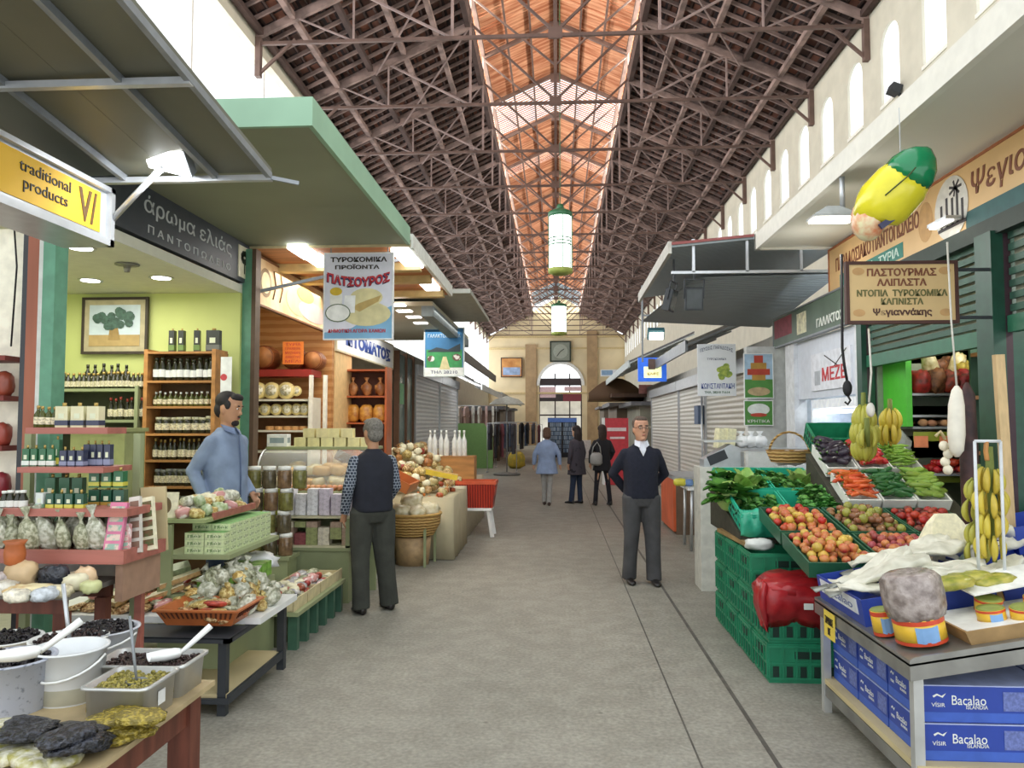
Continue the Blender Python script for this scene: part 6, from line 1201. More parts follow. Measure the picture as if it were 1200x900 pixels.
# posters on the panel post
for lab, py0, py1, nm in (('tall poster with a red and yellow product tower on the white panel post', 415, 466, 'a'), ('green poster with a white oval dish below the tall poster on the panel post', 470, 498, 'b')):
    o, w_, h_ = hang_poster('poster', lab, 873, py0, 905, py1, 10.3, P('poster sky', '#a9c6dc') if nm == 'a' else P('poster green', '#4e8a3c', var=.2, scale=8), m_whitep, 'poster', .015, .01)
    if nm == 'a':
        poly(o, P('poster green', '#4e8a3c'), rect(0, 0, w_, h_ * .42), .001, .001, 'field'); poly(o, P('poster tan', '#b8a27a', scale=12, var=.2), disc(w_ * .5, h_ * .14, w_ * .4, h_ * .1), .003, .001, 'hill')
        for k, (a, c, d) in enumerate(((.12, .4, .52), (.2, .52, .66), (.14, .66, .8), (.08, .8, .97))): poly(o, P('product red', '#b5412c') if k % 2 else P('product yellow', '#b58a3a'), rect(w_ * (.5 - a * 2.0), h_ * c, w_ * (.5 + a * 2.0), h_ * d), .004, .001, 'product')
    else: poly(o, P('oval dish print', '#dfe6e0'), disc(w_ * .5, h_ * .65, w_ * .4, h_ * .25), .002, .001, 'dish'); poly(o, P('product red', '#b5412c'), disc(w_ * .5, h_ * .42, w_ * .3, h_ * .08), .003, .001, 'rim'); letters('ΚΡΗΤΙΚΑ', P('white lettering', '#e9ece6'), w=w_ * .8, h=.04, parent=o, loc=(w_ * .5, .05, .003))
# white hanging sign
o, w_, h_ = hang_poster('hanging_sign', 'white rounded hanging sign with green plant picture and blue Greek name', 818, 464, 862, 403, 10.9, P('white sign', '#edf1f4', var=.02), None)
for lx in (0, 1): poly(o, P('white sign', '#edf1f4'), disc(w_ * .5, h_ * .5, w_ * .51, h_ * .505, 32), -.0, .002, 'curved_rim') if lx else None
letters('ΓΕΥΣΕΙΣ ΠΑΡΑΔΟΣΗΣ', P('grey blue lettering', '#4d5470'), w=w_ * .85, h=.05, parent=o, loc=(w_ * .5, h_ * .87, .003), arc=.05, bold=.0); letters('ΤΥΡΟΚΟΜΙΚΑ', P('grey blue lettering', '#4d5470'), w=w_ * .5, h=.03, parent=o, loc=(w_ * .5, h_ * .71, .003))
b = MB(P('plant print', '#b9c65a', col2='#7f9a45', scale=20)); [b.prism(disc(w_ * .7 + jit(.07), h_ * .47 + jit(.09), .045, .04, 8), .003 + .0002 * k, .004 + .0002 * k, 'z') for k in range(12)]; b.build('plant_picture', o)
letters('ΚΩΝΣΤΑΝΤΑΚΗ', P('royal blue lettering', '#2e4c9c'), w=w_ * .86, h=.075, parent=o, loc=(w_ * .52, h_ * .19, .003), bold=.001); letters('ΤΗΛ. 28210 71614', P('dark green lettering', '#3d6a4a'), w=w_ * .66, h=.035, parent=o, loc=(w_ * .5, h_ * .07, .003), bold=.002)
# blue lit sign
o, w_, h_ = hang_poster('lit_sign', 'small blue glowing hanging sign with yellow centre on the right', 748, 447, 781, 419, 15.5, P('glowing blue', '#2f62c9', emit=.7, var=.1), None, t=.08)
poly(o, P('glowing pale panel', '#e3ecb0', emit=.9, var=.1), rect(w_ * .2, h_ * .15, w_ * .82, h_ * .62), .002, .002, 'panel'); poly(o, P('brown picture block', '#6f5a52'), rect(w_ * .35, h_ * .5, w_ * .6, h_ * .95), .004, .002, 'picture'); letters('ΚΑΦΕ', P('orange lettering', '#d9973f'), w=w_ * .4, h=.06, parent=o, loc=(w_ * .52, h_ * .32, .005), bold=.003)
# far right : white banner, brown awning, booths, red drink sign
q = at(704, 441, Y=26); r_ = at(731, 433, Y=26); o = board('far_sign', 'small white and blue banner high at the far right', 'sign', 'F', q, r_.x - q.x, r_.z - q.z, P('white sign', '#edf1f4'), .05); poly(o, P('sky blue print', '#8fb0d0'), rect(.03, .04, .4, .2), .001, .002)
t = T('brown_awning', 'brown and cream curved awning at the far right beneath the white banner', 'awning', (at(722, 470, Y=27).x, 27, at(722, 468, Y=27).z)); b = MB(wave('brown cream stripe', '#5f4630', '#b39660', 1.2, 'Y', rough=.8))
b.ring([[Vector((x, -.55 * math.cos(a) * 0 + y_, z_)) for x, z_ in [(-.95 + 1.9 * k / 8, .75 * math.sin(PI * (k + 1) / 10)) for k in range(9)] + [(.95, -.05), (-.95, -.05)]] for y_ in (0, 1.4)]); b.build('canopy', t)
t = T('brown_awning', 'dark brown flat awning extending right of the curved brown awning', 'awning', (at(752, 468, Y=26).x, 26, at(752, 465, Y=26).z)); b = MB(P('dark brown canvas', '#5a4030', var=.2)); b.box(-1.0, .6, 0, 2, 0, .12); b.build('canopy', t); b = MB(P('pink cloth', '#cf8f8a')); b.box(-.1, .35, -.1, -.05, .1, .4); b.build('pink_banner', t)
for i, (x, y, w, h, c, lb) in enumerate(((2.9, 24.2, 1.6, 2.3, '#8f8d7c', 'grey beige market booth just past the last roller shutter'), (2.6, 29.5, 2.0, 2.4, '#6d5f50', 'brown market booth behind the curved brown awning'), (3.0, 36, 2.2, 2.6, '#8a8070', 'dim beige market booth near the far right of the hall'), (3.0, 44, 2.4, 2.6, '#75695c', 'dim brown market booth nearest the right pilaster'))):
    t = T('market_booth', lb, 'booth', (x + w / 2 - .3, y, 0)); b = MB(P('booth right %d' % i, c, var=.25, scale=2)); b.box(-w / 2, min(w / 2 + .8, 5.5 - (x + w / 2 - .3)), 0, 4.2, 0, h); b.build('body', t); b = MB(P('booth ledge', '#c9c4b0')); b.box(-w / 2 - .05, w / 2, -.15, 0, .95, 1.0); b.box(-w / 2 - .05, w / 2, -.1, 0, 1.6, 1.66); b.build('ledge', t); b = MB(m_greyaw); b.box(-w / 2 - .3, min(w / 2 + .8, 5.5 - (x + w / 2 - .3)), -.3, 4.3, h, h + .12); b.build('roof', t)
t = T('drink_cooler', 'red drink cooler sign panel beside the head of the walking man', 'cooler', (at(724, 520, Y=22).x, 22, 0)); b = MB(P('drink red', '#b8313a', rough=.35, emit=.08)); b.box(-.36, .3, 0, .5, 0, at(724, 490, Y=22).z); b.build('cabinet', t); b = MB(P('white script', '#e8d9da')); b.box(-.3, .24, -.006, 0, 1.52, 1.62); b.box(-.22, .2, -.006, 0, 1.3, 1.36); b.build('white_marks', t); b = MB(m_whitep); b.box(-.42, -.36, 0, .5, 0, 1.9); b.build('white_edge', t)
# glass fronted drink fridges at the end of the aisle
t = T('drink_fridges', 'pair of dark framed glass door drink fridges at the end of the aisle', 'fridge', (.3, 40, 0)); b = MB(P('black fridge frame', '#26282e')); b.box(-.75, .75, .0, .6, 0, .25); b.box(-.75, .75, 0, .6, 1.95, 2.05)
for x in (-.75, -.04, .67): b.box(x, x + .08, 0, .6, .25, 1.95)
b.build('cabinet', t)
for x in (-.67, .04): b = MB(brick('bottles behind fridge glass', '#9fb4c9', '#55708f', '#2d3542', 4, .35, .9, .06, .2, (PI / 2, 0, 0), 0)); b.box(x, x + .63, .05, .08, .25, 1.95); b.build('glass_door', t)
b = MB(P('fridge header', '#4a6aa8', emit=.2)); b.box(-.75, .75, -.01, 0, 1.82, 2.03); b.build('header', t)
o = MB(P('white low box', '#e3dcd8')); o.box(-.35, .35, -.2, .2, 0, .9); thing1(o, 'white_cabinet', 'low white cabinet beside the glass door drink fridges', 'cabinet', loc=(1.4, 39.5, 0))
# ---- orange fronted table, white folding table, scale display
t = T('orange_counter', 'counter with orange side board behind the walking man', 'counter', (1.82, 12.2, 0)); b = MB(P('orange board', '#d9663a', rough=.5, var=.15, scale=3)); b.box(0, .04, 0, 1.4, .05, .9); b.build('orange_side', t); b = MB(P('brown counter', '#6f5a48')); b.box(.04, .8, -.02, 1.4, 0, .86); b.build('body', t); b = MB(m_alu); b.box(-.02, .85, -.05, 1.42, .86, .9); b.build('counter_top', t)
t = T('folding_table', 'white topped table with thin steel legs right of the orange counter', 'table', (2.2, 10.9, 0)); b = MB(m_whitep); b.box(-.42, .4, -.3, .35, .82, .86); b.build('tabletop', t)
for x, y in ((-.38, -.26), (-.12, -.26), (.1, -.28), (-.38, .3)): b = MB(m_alu); b.cyl((x, y, 0), (x + .02, y, .82), .02); b.build('leg', t)
for nm, px, c, s in (('yellow plastic tub on the white topped table', 797, '#d6cf4a', .09), ('blue plastic tub on the white topped table', 806, '#6d8fc2', .08), ('lime yellow bag on the white topped table', 818, '#c3c93a', .08)):
    q = at(px, 570, Y=10.85); o = MB(P(nm[:10], c, rough=.35)); bag_mesh(o, s, s, s * .6, px, False, .06); thing1(o, 'plastic_tub', nm, 'tub', loc=(q.x, 10.85, .86))
t = T('glass_display', 'small glass counter display behind the lettuce crates on the right', 'display case', (2.45, 8.75, 0)); b = MB(P('white display base', '#d9d9cf')); b.box(-.45, .45, -.3, .35, 0, 1.12); b.build('base', t)
b = MB(MATS['display glass']); b.add([(-.45, -.3, 1.12), (.45, -.3, 1.12), (.45, -.05, 1.42), (-.45, -.05, 1.42), (-.45, -.29, 1.12), (.45, -.29, 1.12), (.45, -.04, 1.41), (-.45, -.04, 1.41)], [(0, 1, 2, 3), (7, 6, 5, 4)]); b.build('sloping_glass', t)
b = MB(m_alu); b.box(-.46, .46, -.06, .33, 1.42, 1.45); b.box(-.46, -.43, -.3, .33, 1.12, 1.42); b.box(.43, .46, .3, .33, 1.12, 1.42); b.build('metal_frame', t)
st = P_bag('cheese_piece', 'pale piece of food inside the small right glass display', 'cheese', P('pale food', '#d9cfa0', rough=.4, rand=.15), (.08, .07, .05), 8, 'food pieces in the small glass display', False, .1); heap(st, 12, 2.05, 2.85, 8.55, 8.95, lambda x, y: 1.12, layers=1, seed=31)
o = MB(P('white display base', '#d9d9cf')); o.box(-.25, .22, -.18, .2, 0, 1.27); thing1(o, 'scale_stand', 'pale pedestal under the silver shop scale', 'stand', loc=(1.74, 8.3, 0)); t = T('shop_scale', 'silver shop scale with sloped dark screen beside the small glass display', 'scale', (1.74, 8.3, 1.27)); b = MB(m_alu); b.prism([(-.2, 0), (.18, 0), (.18, .2), (.08, .24), (-.2, .08)], -.12, .12); b.build('scale_body', t); b = MB(m_dkg); b.obox((-.06, -.125, .1), (.2, .006, .1), rotm(0, -.4, 0)); b.build('screen', t); b = MB(m_stl); b.box(-.2, .2, -.14, .14, .26, .28); b.build('weighing_plate', t)
wbx = P_bag('white_carrier_bag', 'white carrier bag bunched on top of the small glass display', 'bag', P('white thin plastic', '#eef0f0', rough=.3, var=.1), (.09, .07, .07), 3, 'white carrier bags on the small display', True, .2)
for px in (868, 880, 890): wbx.put((at(px, 500, Y=8.85).x, 8.85, 1.45), (0, 0, jit(1)))
ybx = P_box('paper_sheaf', 'cream stack of wrapping paper on top of the small glass display', 'paper', (.1, .14, .22), P('cream wrapping paper', '#e3dfb8', var=.15, scale=30), None, None, 'paper stacks on the small display')
for px in (843, 853): ybx.put((at(px, 500, Y=8.85).x, 8.85, 1.45), (0, .12, jit(.2)))
o = MB(m_wick); o.tube([(.2 * math.cos(a), 0, .22 * math.sin(a)) for a in [PI * k / 10 for k in range(11)]], .012, 6); o.lathe([(.18, -.02), (.23, .1), (.21, .1), (.16, 0)], n=18, cap=False, c=(0, 0, -.06)); thing1(o, 'handled_basket', 'wicker basket with tall hoop handle behind the teal crates', 'basket', loc=at(925, 532, Y=7.9))
st = P_bag('white_carrier_bag', 'crumpled white bag in the hooped wicker basket', 'bag', P('white pinkish plastic', '#e3dad6', rough=.4, var=.15), (.15, .1, .07), 6, None, False, .2); st.put(at(926, 545, Y=7.9))

t = T('floodlight', 'tiny dark floodlight fixed at the sill of an arched window high on the right wall', 'floodlight', tuple(at(1048, 105, X=5.5))); b = MB(m_dkg); b.obox((0, 0, 0), (.16, .2, .14), rotm(0, .4, 0)); b.bar((0, 0, 0), (.1, 0, -.1), .04); b.build('housing', t)
# ================================================================ RIGHT STALL, FRONT
m_crate = P('dark green crate plastic', '#268560', rough=.4, var=.15); m_crate2 = P('teal crate plastic', '#2fae8e', rough=.35, var=.1, scale=4)
t = T('produce_stand', 'dark stepped stand beneath the crates of fruit and vegetables', 'stand', (2.3, 6, 0)); mds = P('dark stand wood', '#3b3a2e', rough=.8, var=.3)
b = MB(mds); b.add([(x, y, z) for x in (-.3, .62) for y, z in ((-1.11, 0), (-1.11, .765), (.0, .975), (.0, 0))], [(0, 1, 2, 3), (7, 6, 5, 4), (0, 4, 5, 1), (1, 5, 6, 2), (2, 6, 7, 3), (3, 7, 4, 0)]); b.build('lower_step', t)
b = MB(mds); b.add([(x, y, z) for x in (-.1, .82) for y, z in ((.05, 0), (.05, 1.02), (.95, 1.46), (.95, 0))], [(0, 1, 2, 3), (7, 6, 5, 4), (0, 4, 5, 1), (1, 5, 6, 2), (2, 6, 7, 3), (3, 7, 4, 0)]); b.build('upper_step', t)
def crate(name, label, cat, w, d, h, m, group=None, slots=True):
    t = T(name, label, cat, group=group); w2, d2 = w / 2, d / 2; b = MB(m)
    b.ring([rr4(w2 * .96, d2 * .96, 0), rr4(w2, d2, h), rr4(w2 - .012, d2 - .012, h), rr4(w2 * .96 - .012, d2 * .96 - .012, .012)], sm=False); b.build('crate_body', t)
    if slots:
        for nm, zz in (('rib', (.03, h * .5, h - .02)),):
            b = MB(m)
            for z in zz: k = .96 + .04 * z / h; b.box(-w2 * k - .008, w2 * k + .008, -d2 * k - .008, -d2 * k, z - .008, z + .008); b.box(-w2 * k - .008, -w2 * k, -d2 * k, d2 * k, z - .008, z + .008); b.box(w2 * k, w2 * k + .008, -d2 * k, d2 * k, z - .008, z + .008)
            for i in range(7): x = -w2 * .96 + w * .96 * i / 6; b.box(x - .006, x + .006, -d2 - .006, -d2 * .96, .03, h - .02)
            for i in range(6): y = -d2 * .96 + d * .96 * i / 5; b.box(-w2 - .006, -w2 * .96, y - .006, y + .006, .03, h - .02)
            b.build('ribs', t)
        b = MB(P('dark slot', '#0f2f24')); b.box(-w * .18, w * .18, -d2 - .003, -d2 * .97, h * .62, h * .8); b.box(-w2 - .003, -w2 * .97, -d * .2, d * .2, h * .62, h * .8)
        for i in range(6): x = -w2 * .8 + w * .8 * i / 5; b.box(x - .02, x + .02, -d2 * .975 - .004, -d2 * .97, h * .15, h * .42)
        for i in range(5): y = -d2 * .78 + d * .78 * i / 4; b.box(-w2 * .975 - .004, -w2 * .97, y - .02, y + .02, h * .15, h * .42)
        b.build('slots', t)
    return Row(t)
cr = crate('plastic_crate', 'dark green crate', 'crate', .56, .4, .26, m_crate)
ty = ['nearest the steel table', 'second from the steel table', 'third from the steel table', 'fourth from the steel table']; tz = ['bottom', 'middle', 'top']
for j in range(4):
    for k in range(2 if j < 1 else 3): cr.put((1.68, 5.49 + .42 * j, .262 * k), (0, 0, jit(.02)), 1, 'dark green plastic crate, %s of the stack %s' % (tz[k], ty[j]))
o = MB(P('old plank wood', '#9c8050', rough=.8, var=.25, scale=4)); o.box(-.05, .05, -.42, .42, 0, .03); thing1(o, 'wooden_plank', 'short worn wooden plank lying on the crates in front of the lettuce', 'plank', loc=(1.45, 6.35, .795), rot=(0, 0, .05))
o = MB(P('crumpled white paper', '#dfe2dc', rough=.7, var=.1)); bag_mesh(o, .1, .07, .04, 4, False, .2); thing1(o, 'crumpled_paper', 'crumpled white paper on the crate beside the apple bins', 'paper', loc=(1.5, 5.85, .79))
t = T('red_bag', 'red plastic mesh bag draped over the front green crates', 'bag', (1.62, 5.42, .53)); m_red = P('thin red plastic', '#b3262b', rough=.3, col2='#8c1c22', scale=7, bump=.4)
b = MB(m_red); bag_mesh(b, .25, .2, .085, 9, False, .3); b.build('bag_body', t)
b = MB(m_red); b.ring([[Vector((-.24 + .44 * i / 9, -.17 - .05 * math.sin(k * .8) + .012 * math.sin(i * 2.2 + k), .14 - k * .055 - .012 * abs(i - 4) * (k / 5))) for i in range(10)] + [Vector((-.24 + .44 * i / 9, -.155 - .04 * math.sin(k * .8), .14 - k * .055)) for i in range(9, -1, -1)] for k in range(6)]); b.ring([[Vector((-.25 - .03 * math.sin(k) - .01 * math.sin(i * 2), -.2 + .2 * i / 5, .14 - k * .08)) for i in range(6)] + [Vector((-.235, -.2 + .2 * i / 5, .14 - k * .08)) for i in range(5, -1, -1)] for k in range(5)]); b.build('bag_drape', t)
b = MB(P('white label', '#e6e9e2')); b.obox((.02, -.235, .0), (.06, .004, .04)); b.build('white_label', t)
# ---- teal crates of greens (tilted)
TL = math.atan(.28); gcz = lambda y: .86 + (y - 6.1) * .28
m_tb = P('thin teal plastic bag', '#4fc9a6', rough=.25, col2='#2f9c7c', scale=6, bump=.5)
tc_ = crate('plastic_crate', 'teal crate', 'crate', .4, .54, .16, m_crate2)
nmz = {0: 'by the aisle', 1: 'in the middle', 2: 'by the pepper boxes'}
for j, y in enumerate((6.38, 6.95)):
    for i, x in enumerate((1.63, 2.04, 2.44)):
        if i == 2 and j == 1: continue
        tc_.put((x, y, gcz(y - .27) + .075), (TL, 0, 0), 1, 'teal plastic crate of leafy greens in the %s row, the one %s' % (['front', 'back'][j], nmz[i]))
o = MB(mds); o.add([(x, y, z) for x in (1.42, 2.18) for y, z in ((6.1, .8), (6.1, .86), (7.25, 1.16), (7.25, .8))], [(0, 1, 2, 3), (7, 6, 5, 4), (0, 4, 5, 1), (1, 5, 6, 2), (2, 6, 7, 3), (3, 7, 4, 0)]); thing1(o, 'sloping_board', 'dark sloping board beneath the teal crates of greens', 'board')
b = MB(m_tb)   # bag liner folded over the front
for x0, x1, y0 in ((1.42, 1.84, 6.1), (1.86, 2.3, 6.12)):
    n = 12; b.ring([[Vector((x0 + (x1 - x0) * i / n, y0 + dy + .012 * math.sin(i * 1.9 + k), z + .015 * math.sin(i * 1.3 + k * 2))) for i in range(n + 1)] + [Vector((x0 + (x1 - x0) * i / n, y0 + dy + .012, z - .004)) for i in range(n, -1, -1)] for k, (dy, z) in enumerate(((.2, 1.0), (.06, 1.05), (-.02, 1.03), (-.035, .95), (-.02, .86)))])
thing1(b, 'teal_bag', 'thin teal plastic bag folded over the front of the teal crates', 'bag')
def leafy(name, label, cat, m, m2, r, n, seed, elong=1, group=None, spread=1):
    rr = random.Random(seed); b = MB(m2); b.ball((0, 0, r * .5), (r * .55, r * .55, r * .6), 8, 6); b.m(m)
    for k in range(n):
        a = rr.uniform(0, 6.28); el = rr.uniform(.15, 1.15); d = Vector((math.cos(a) * math.cos(el) * spread, math.sin(a) * math.cos(el) * spread, math.sin(el) * elong)); u = Vector((-math.sin(a), math.cos(a), 0)); nrm = d.cross(u).normalized()
        L = r * rr.uniform(.75, 1.15); W = L * rr.uniform(.35, .55); rows_ = []
        for i in range(5):
            f = i / 4; wv = W * math.sin(PI * min(.97, .12 + f * .8)); c = d * (L * (.25 + .75 * f)) + nrm * (-L * .35 * f * f) + Vector((0, 0, r * .35)); rows_.append([c + u * (wv * g) + nrm * (L * .08 * (math.cos(g * 5) + rr.uniform(-.5, .5))) for g in (-1, -.5, 0, .5, 1)])
        vs = [p for q in rows_ for p in q]; fs = [(i * 5 + j, i * 5 + j + 1, i * 5 + j + 6, i * 5 + j + 5) for i in range(4) for j in range(4)]; b.add(vs, fs, True)
    return Row(thing1(b, name, label, cat, group))
m_leaf = P('lettuce leaf', '#5f9a3a', rough=.5, col2='#2f6024', scale=12, bump=.3, rand=.12); m_leafp = P('pale leaf base', '#b9cf7c', rough=.5, col2='#7fa848', scale=9, rand=.1); m_leafd = P('dark parsley leaf', '#5f9a42', rough=.55, col2='#2f6428', scale=30, rand=.15)
lt = leafy('lettuce', 'large dark green lettuce head', 'lettuce', m_leaf, m_leafp, .17, 34, 3)
for px, py, Y, s, lb in ((850, 588, 6.6, 1.3, 'largest lettuce head at the aisle end of the teal crates'), (866, 580, 6.95, 1.25, 'lettuce head tucked behind the largest one'), (848, 572, 7.0, 1.2, 'darker lettuce head at the back corner of the crates')): q = at(px, py + 6, Y=Y); lt.put((q.x + .03, Y, q.z - .02), (jit(.3), jit(.3), jit(3)), s, lb)
lt2 = leafy('lettuce', 'pale upright lettuce', 'lettuce', m_leafp, m_leafp, .12, 22, 5, 1.6, None, .6)
for px, Y, lb in ((873, 6.75, 'slim pale green lettuce standing beside the largest head'), (935, 6.95, 'pale celery like bundle at the right of the teal crates'), (948, 6.9, 'rightmost pale leafy bundle in the teal crates')): q = at(px, 590, Y=Y); lt2.put((q.x, Y, q.z), (jit(.2), jit(.2), 0), 1.35, lb)
ps = leafy('herb_bunch', 'dark green parsley bunch in the heap over the teal crates', 'herbs', m_leafd, m_leafd, .07, 30, 7, .8, 'parsley bunches in the teal crates')
heap(ps, 80, 1.98, 2.66, 6.1, 6.68, lambda x, y: gcz(y) + .1, layers=2, dz=.05, tilt=.4, seed=41); heap(ps, 14, 1.75, 2.15, 6.75, 7.1, lambda x, y: gcz(y) + .1, layers=1, dz=.05, tilt=.4, seed=42); heap(ps, 12, 1.5, 1.85, 6.2, 6.6, lambda x, y: gcz(y) + .06, layers=1, dz=.05, tilt=.4, seed=43)
# ---- fruit bins
bz = lambda y: .77 + (y - 4.87) * .185; BT = math.atan(.185)
bn = crate('fruit_bin', 'green bin', 'crate', .45, .58, .1, P('bin green', '#2a5f45', rough=.4), slots=False)
for j, y in enumerate((5.17, 5.77)):
    for i, x in enumerate((1.77, 2.24, 2.70)): bn.put((x, y, bz(y - .29) + .052), (BT, 0, 0), 1, 'shallow dark green fruit bin in the %s row, the one %s' % (['front', 'back'][j], ['by the aisle', 'in the middle', 'nearest the shop'][i]))
F_ = {}
def fr_(k, name, label, cat, col, r, sq=.92, grp=None, col2=None, scale=5, bump=None, stem=None): F_[k] = fruit(name, label, cat, P(k + ' skin', col, rough=.32, col2=col2, scale=scale, rand=.14, thr=(.4, .6)), r, sq, grp, bump, stem=stem)
m_stem = P('green stem', '#4a7a2c')
fr_('apple', 'apple', 'red and yellow apple heaped in the dark green fruit bins', 'apple', '#b03a38', .031, .9, 'apples in the front bins', '#c98a4c', 9); fr_('yellow apple', 'apple', 'plain yellow apple among the red ones in the fruit bins', 'apple', '#d9c25a', .031, .9, 'yellow apples in the front bins', '#c9a548')
fr_('plum', 'plum', 'small dark red plum among the apples in the front fruit bins', 'plum', '#8a3038', .027, .95, 'plums in the front bins', '#a8504c'); fr_('spud', 'potato', 'brown potato in the back row fruit bins', 'potato', '#a8784f', .031, .75, 'potatoes in the back bins', '#7d5638', 8)
fr_('kiwi', 'pear', 'yellow green pear in the back row of fruit bins', 'pear', '#a5a548', .03, 1.1, 'pears in the back bins', '#8a8a3c'); fr_('beet', 'sweet_potato', 'reddish sweet potato near the cream paper bag', 'sweet potato', '#8e4a3c', .031, .7, 'sweet potatoes near the paper bag', '#6e332c')
fr_('orange', 'orange', 'bright orange in the bin in front of the paper bag', 'orange', '#e57a22', .045, .95, 'oranges before the paper bag'); fr_('mango', 'melon', 'mottled yellow brown melon beside the oranges', 'melon', '#b98a3a', .07, .8, 'melons beside the oranges', '#8a7a34', 6)
fr_('cherry tomato', 'tomato', 'small orange red tomato in the dark green fruit bins', 'tomato', '#c94a2c', .03, .9, 'tomatoes beside the oranges', '#a8352a')
fz = lambda x, y: bz(y) + .06
heap([F_['apple'], F_['yellow apple'], F_['apple']], 66, 1.57, 1.97, 4.92, 5.43, fz, layers=2, dz=.05, seed=51); heap([F_['apple'], F_['plum']], 74, 2.03, 2.44, 4.92, 5.43, fz, layers=2, dz=.045, seed=52)
heap([F_['apple'], F_['cherry tomato'], F_['yellow apple']], 64, 1.57, 1.97, 5.52, 6.02, fz, layers=2, dz=.045, seed=53); heap([F_['spud'], F_['spud'], F_['kiwi']], 70, 2.03, 2.44, 5.52, 6.02, fz, layers=2, dz=.045, seed=54)
heap([F_['beet'], F_['cherry tomato']], 60, 2.5, 2.9, 5.52, 6.02, fz, layers=2, dz=.045, seed=55); heap([F_['orange']], 12, 2.5, 2.72, 5.05, 5.43, fz, layers=2, dz=.06, seed=56); heap([F_['mango']], 4, 2.7, 2.92, 5.1, 5.43, fz, layers=1, seed=57); heap([F_['plum'], F_['cherry tomato']], 18, 2.48, 2.92, 4.91, 5.07, fz, layers=1, seed=58)
# ---- upper boxes lined with white paper
uz = lambda y: 1.02 + (y - 6.05) * .489; UT = math.atan(.489)
ub = crate('lined_box', 'paper lined box', 'box', .25, .42, .09, P('white paper liner', '#e9ebe4', rough=.6, var=.06), slots=False)
spec_ = [(0, 0, 'carrots', 'carrot', '#dd6a32', 'carrot', 24), (1, 0, 'dark green cucumbers', 'cucumber', '#2f6b34', 'cucumber', 24), (2, 0, 'pale green courgettes', 'courgette', '#8fb04a', 'courgette', 22), (0, 1, 'purple aubergines', 'aubergine', '#2d2433', 'aubergine', 14), (1, 1, 'red peppers', 'pepper', '#c22f2c', 'red pepper', 26), (2, 1, 'green beans', 'bean', '#7fa83c', 'green bean', 30)]
for i, j, what, nm, c, lab, n in spec_:
    x, y = 2.36 + .262 * i, 6.29 + .45 * j
    ub.put((x, y, uz(y - .21) + .115), (UT, 0, 0), 1, 'white paper lined box filled with ' + what)
    b = MB(P(nm + ' skin', c, rough=.35, rand=.15, var=.2, scale=10)); L = .06 if nm != 'bean' else .065; w_ = {'carrot': .014, 'cucumber': .016, 'courgette': .017, 'aubergine': .026, 'pepper': .02, 'bean': .008}[nm]
    b.tube([(-L, 0, w_), (-L * .7, 0, w_), (0, .004, w_), (L * .7, 0, w_), (L, -.003, w_)], [w_ * .3, w_ * .85, w_, w_ * (.6 if nm == 'carrot' else .9), w_ * .25], 8); b.m(m_stem); b.tube([(-L, 0, w_), (-L * 1.2, 0, w_ * 1.2)], w_ * .25, 5)
    p = Row(thing1(b, nm, lab + ' in the white paper lined box of ' + what, lab, what + ' in their box'))
    heap(p, int(n * 1.8), x - .09, x + .09, y - .19, y + .17, lambda a, c_: uz(c_) + .105, layers=2, dz=.03, tilt=.35, sc=(1.1, 1.45), rot=.9 if nm != 'pepper' else 1.6, seed=i * 3 + j)
cr2 = dup(cr.p, (2.5, 7.2, 1.5), (.5, 0, 0), .72, 'empty looking dark green crate at the back above the aubergine box')
o = MB(P('clear film', '#dfe6e2', rough=.15, alpha=.45)); bag_mesh(o, .13, .09, .1, 5, True, .25); thing1(o, 'clear_bag', 'clear plastic bag of greens at the right of the upper boxes', 'bag', loc=(3.0, 7.0, 1.45)); 
# ---- steel table with tilted top
DS = .175; dz_ = lambda x: .666 + DS * (x - 1.57); DA = -math.atan(DS)
t = T('steel_table', 'stainless steel table with tilted top and plywood lower shelf at right front', 'table', (1.57, 3.58, 0))
b = MB(P('dull stainless steel', '#9c9c98', rough=.35, metal=.7, var=.2, scale=5)); b.prism([(0, .64), (1.8, .64 + DS * 1.8), (1.8, .666 + DS * 1.8), (0, .666)], 0, 1.27); b.prism([(0, .575), (1.8, .575 + DS * 1.8), (1.8, .65 + DS * 1.8), (0, .65)], 0, .022); b.box(0, .022, .022, 1.27, .575, .65); b.prism([(0, .666), (.02, .68), (1.8, .68 + DS * 1.8), (1.8, .666 + DS * 1.8)], 0, .012); b.build('tabletop', t)
for x, y, h in ((.045, .023, .64), (.045, 1.2, .64), (1.65, .02, .88), (1.65, 1.22, .88)): b = MB(m_stl); b.box(x - .022, x + .022, y, y + .044, 0, h); b.build('leg', t)
b = MB(m_pine); b.box(.03, 1.7, .02, 1.24, .17, .2); b.build('lower_shelf', t); b = MB(P('dull stainless steel', '#9c9c98')); b.box(.03, 1.7, .0, .03, .1, .165); b.box(.03, .05, .03, 1.24, .1, .165); b.build('shelf_rail', t)
b = MB(m_gry); b.bar((.4, .6, .68), (1.6, .5, .58), .02); b.build('brace', t)
o = board('price_tag', 'yellow price tag with black writing hanging on the side of the steel table', 'price tag', 'R', (1.56, 4.66, .49), .17, .15, P('yellow tag', '#e9cf52', var=.06), .004); letters('ΤΑΡΑΜΑΣ\n18€', m_ink, w=.13, h=.1, parent=o, loc=(.085, .07, .001))
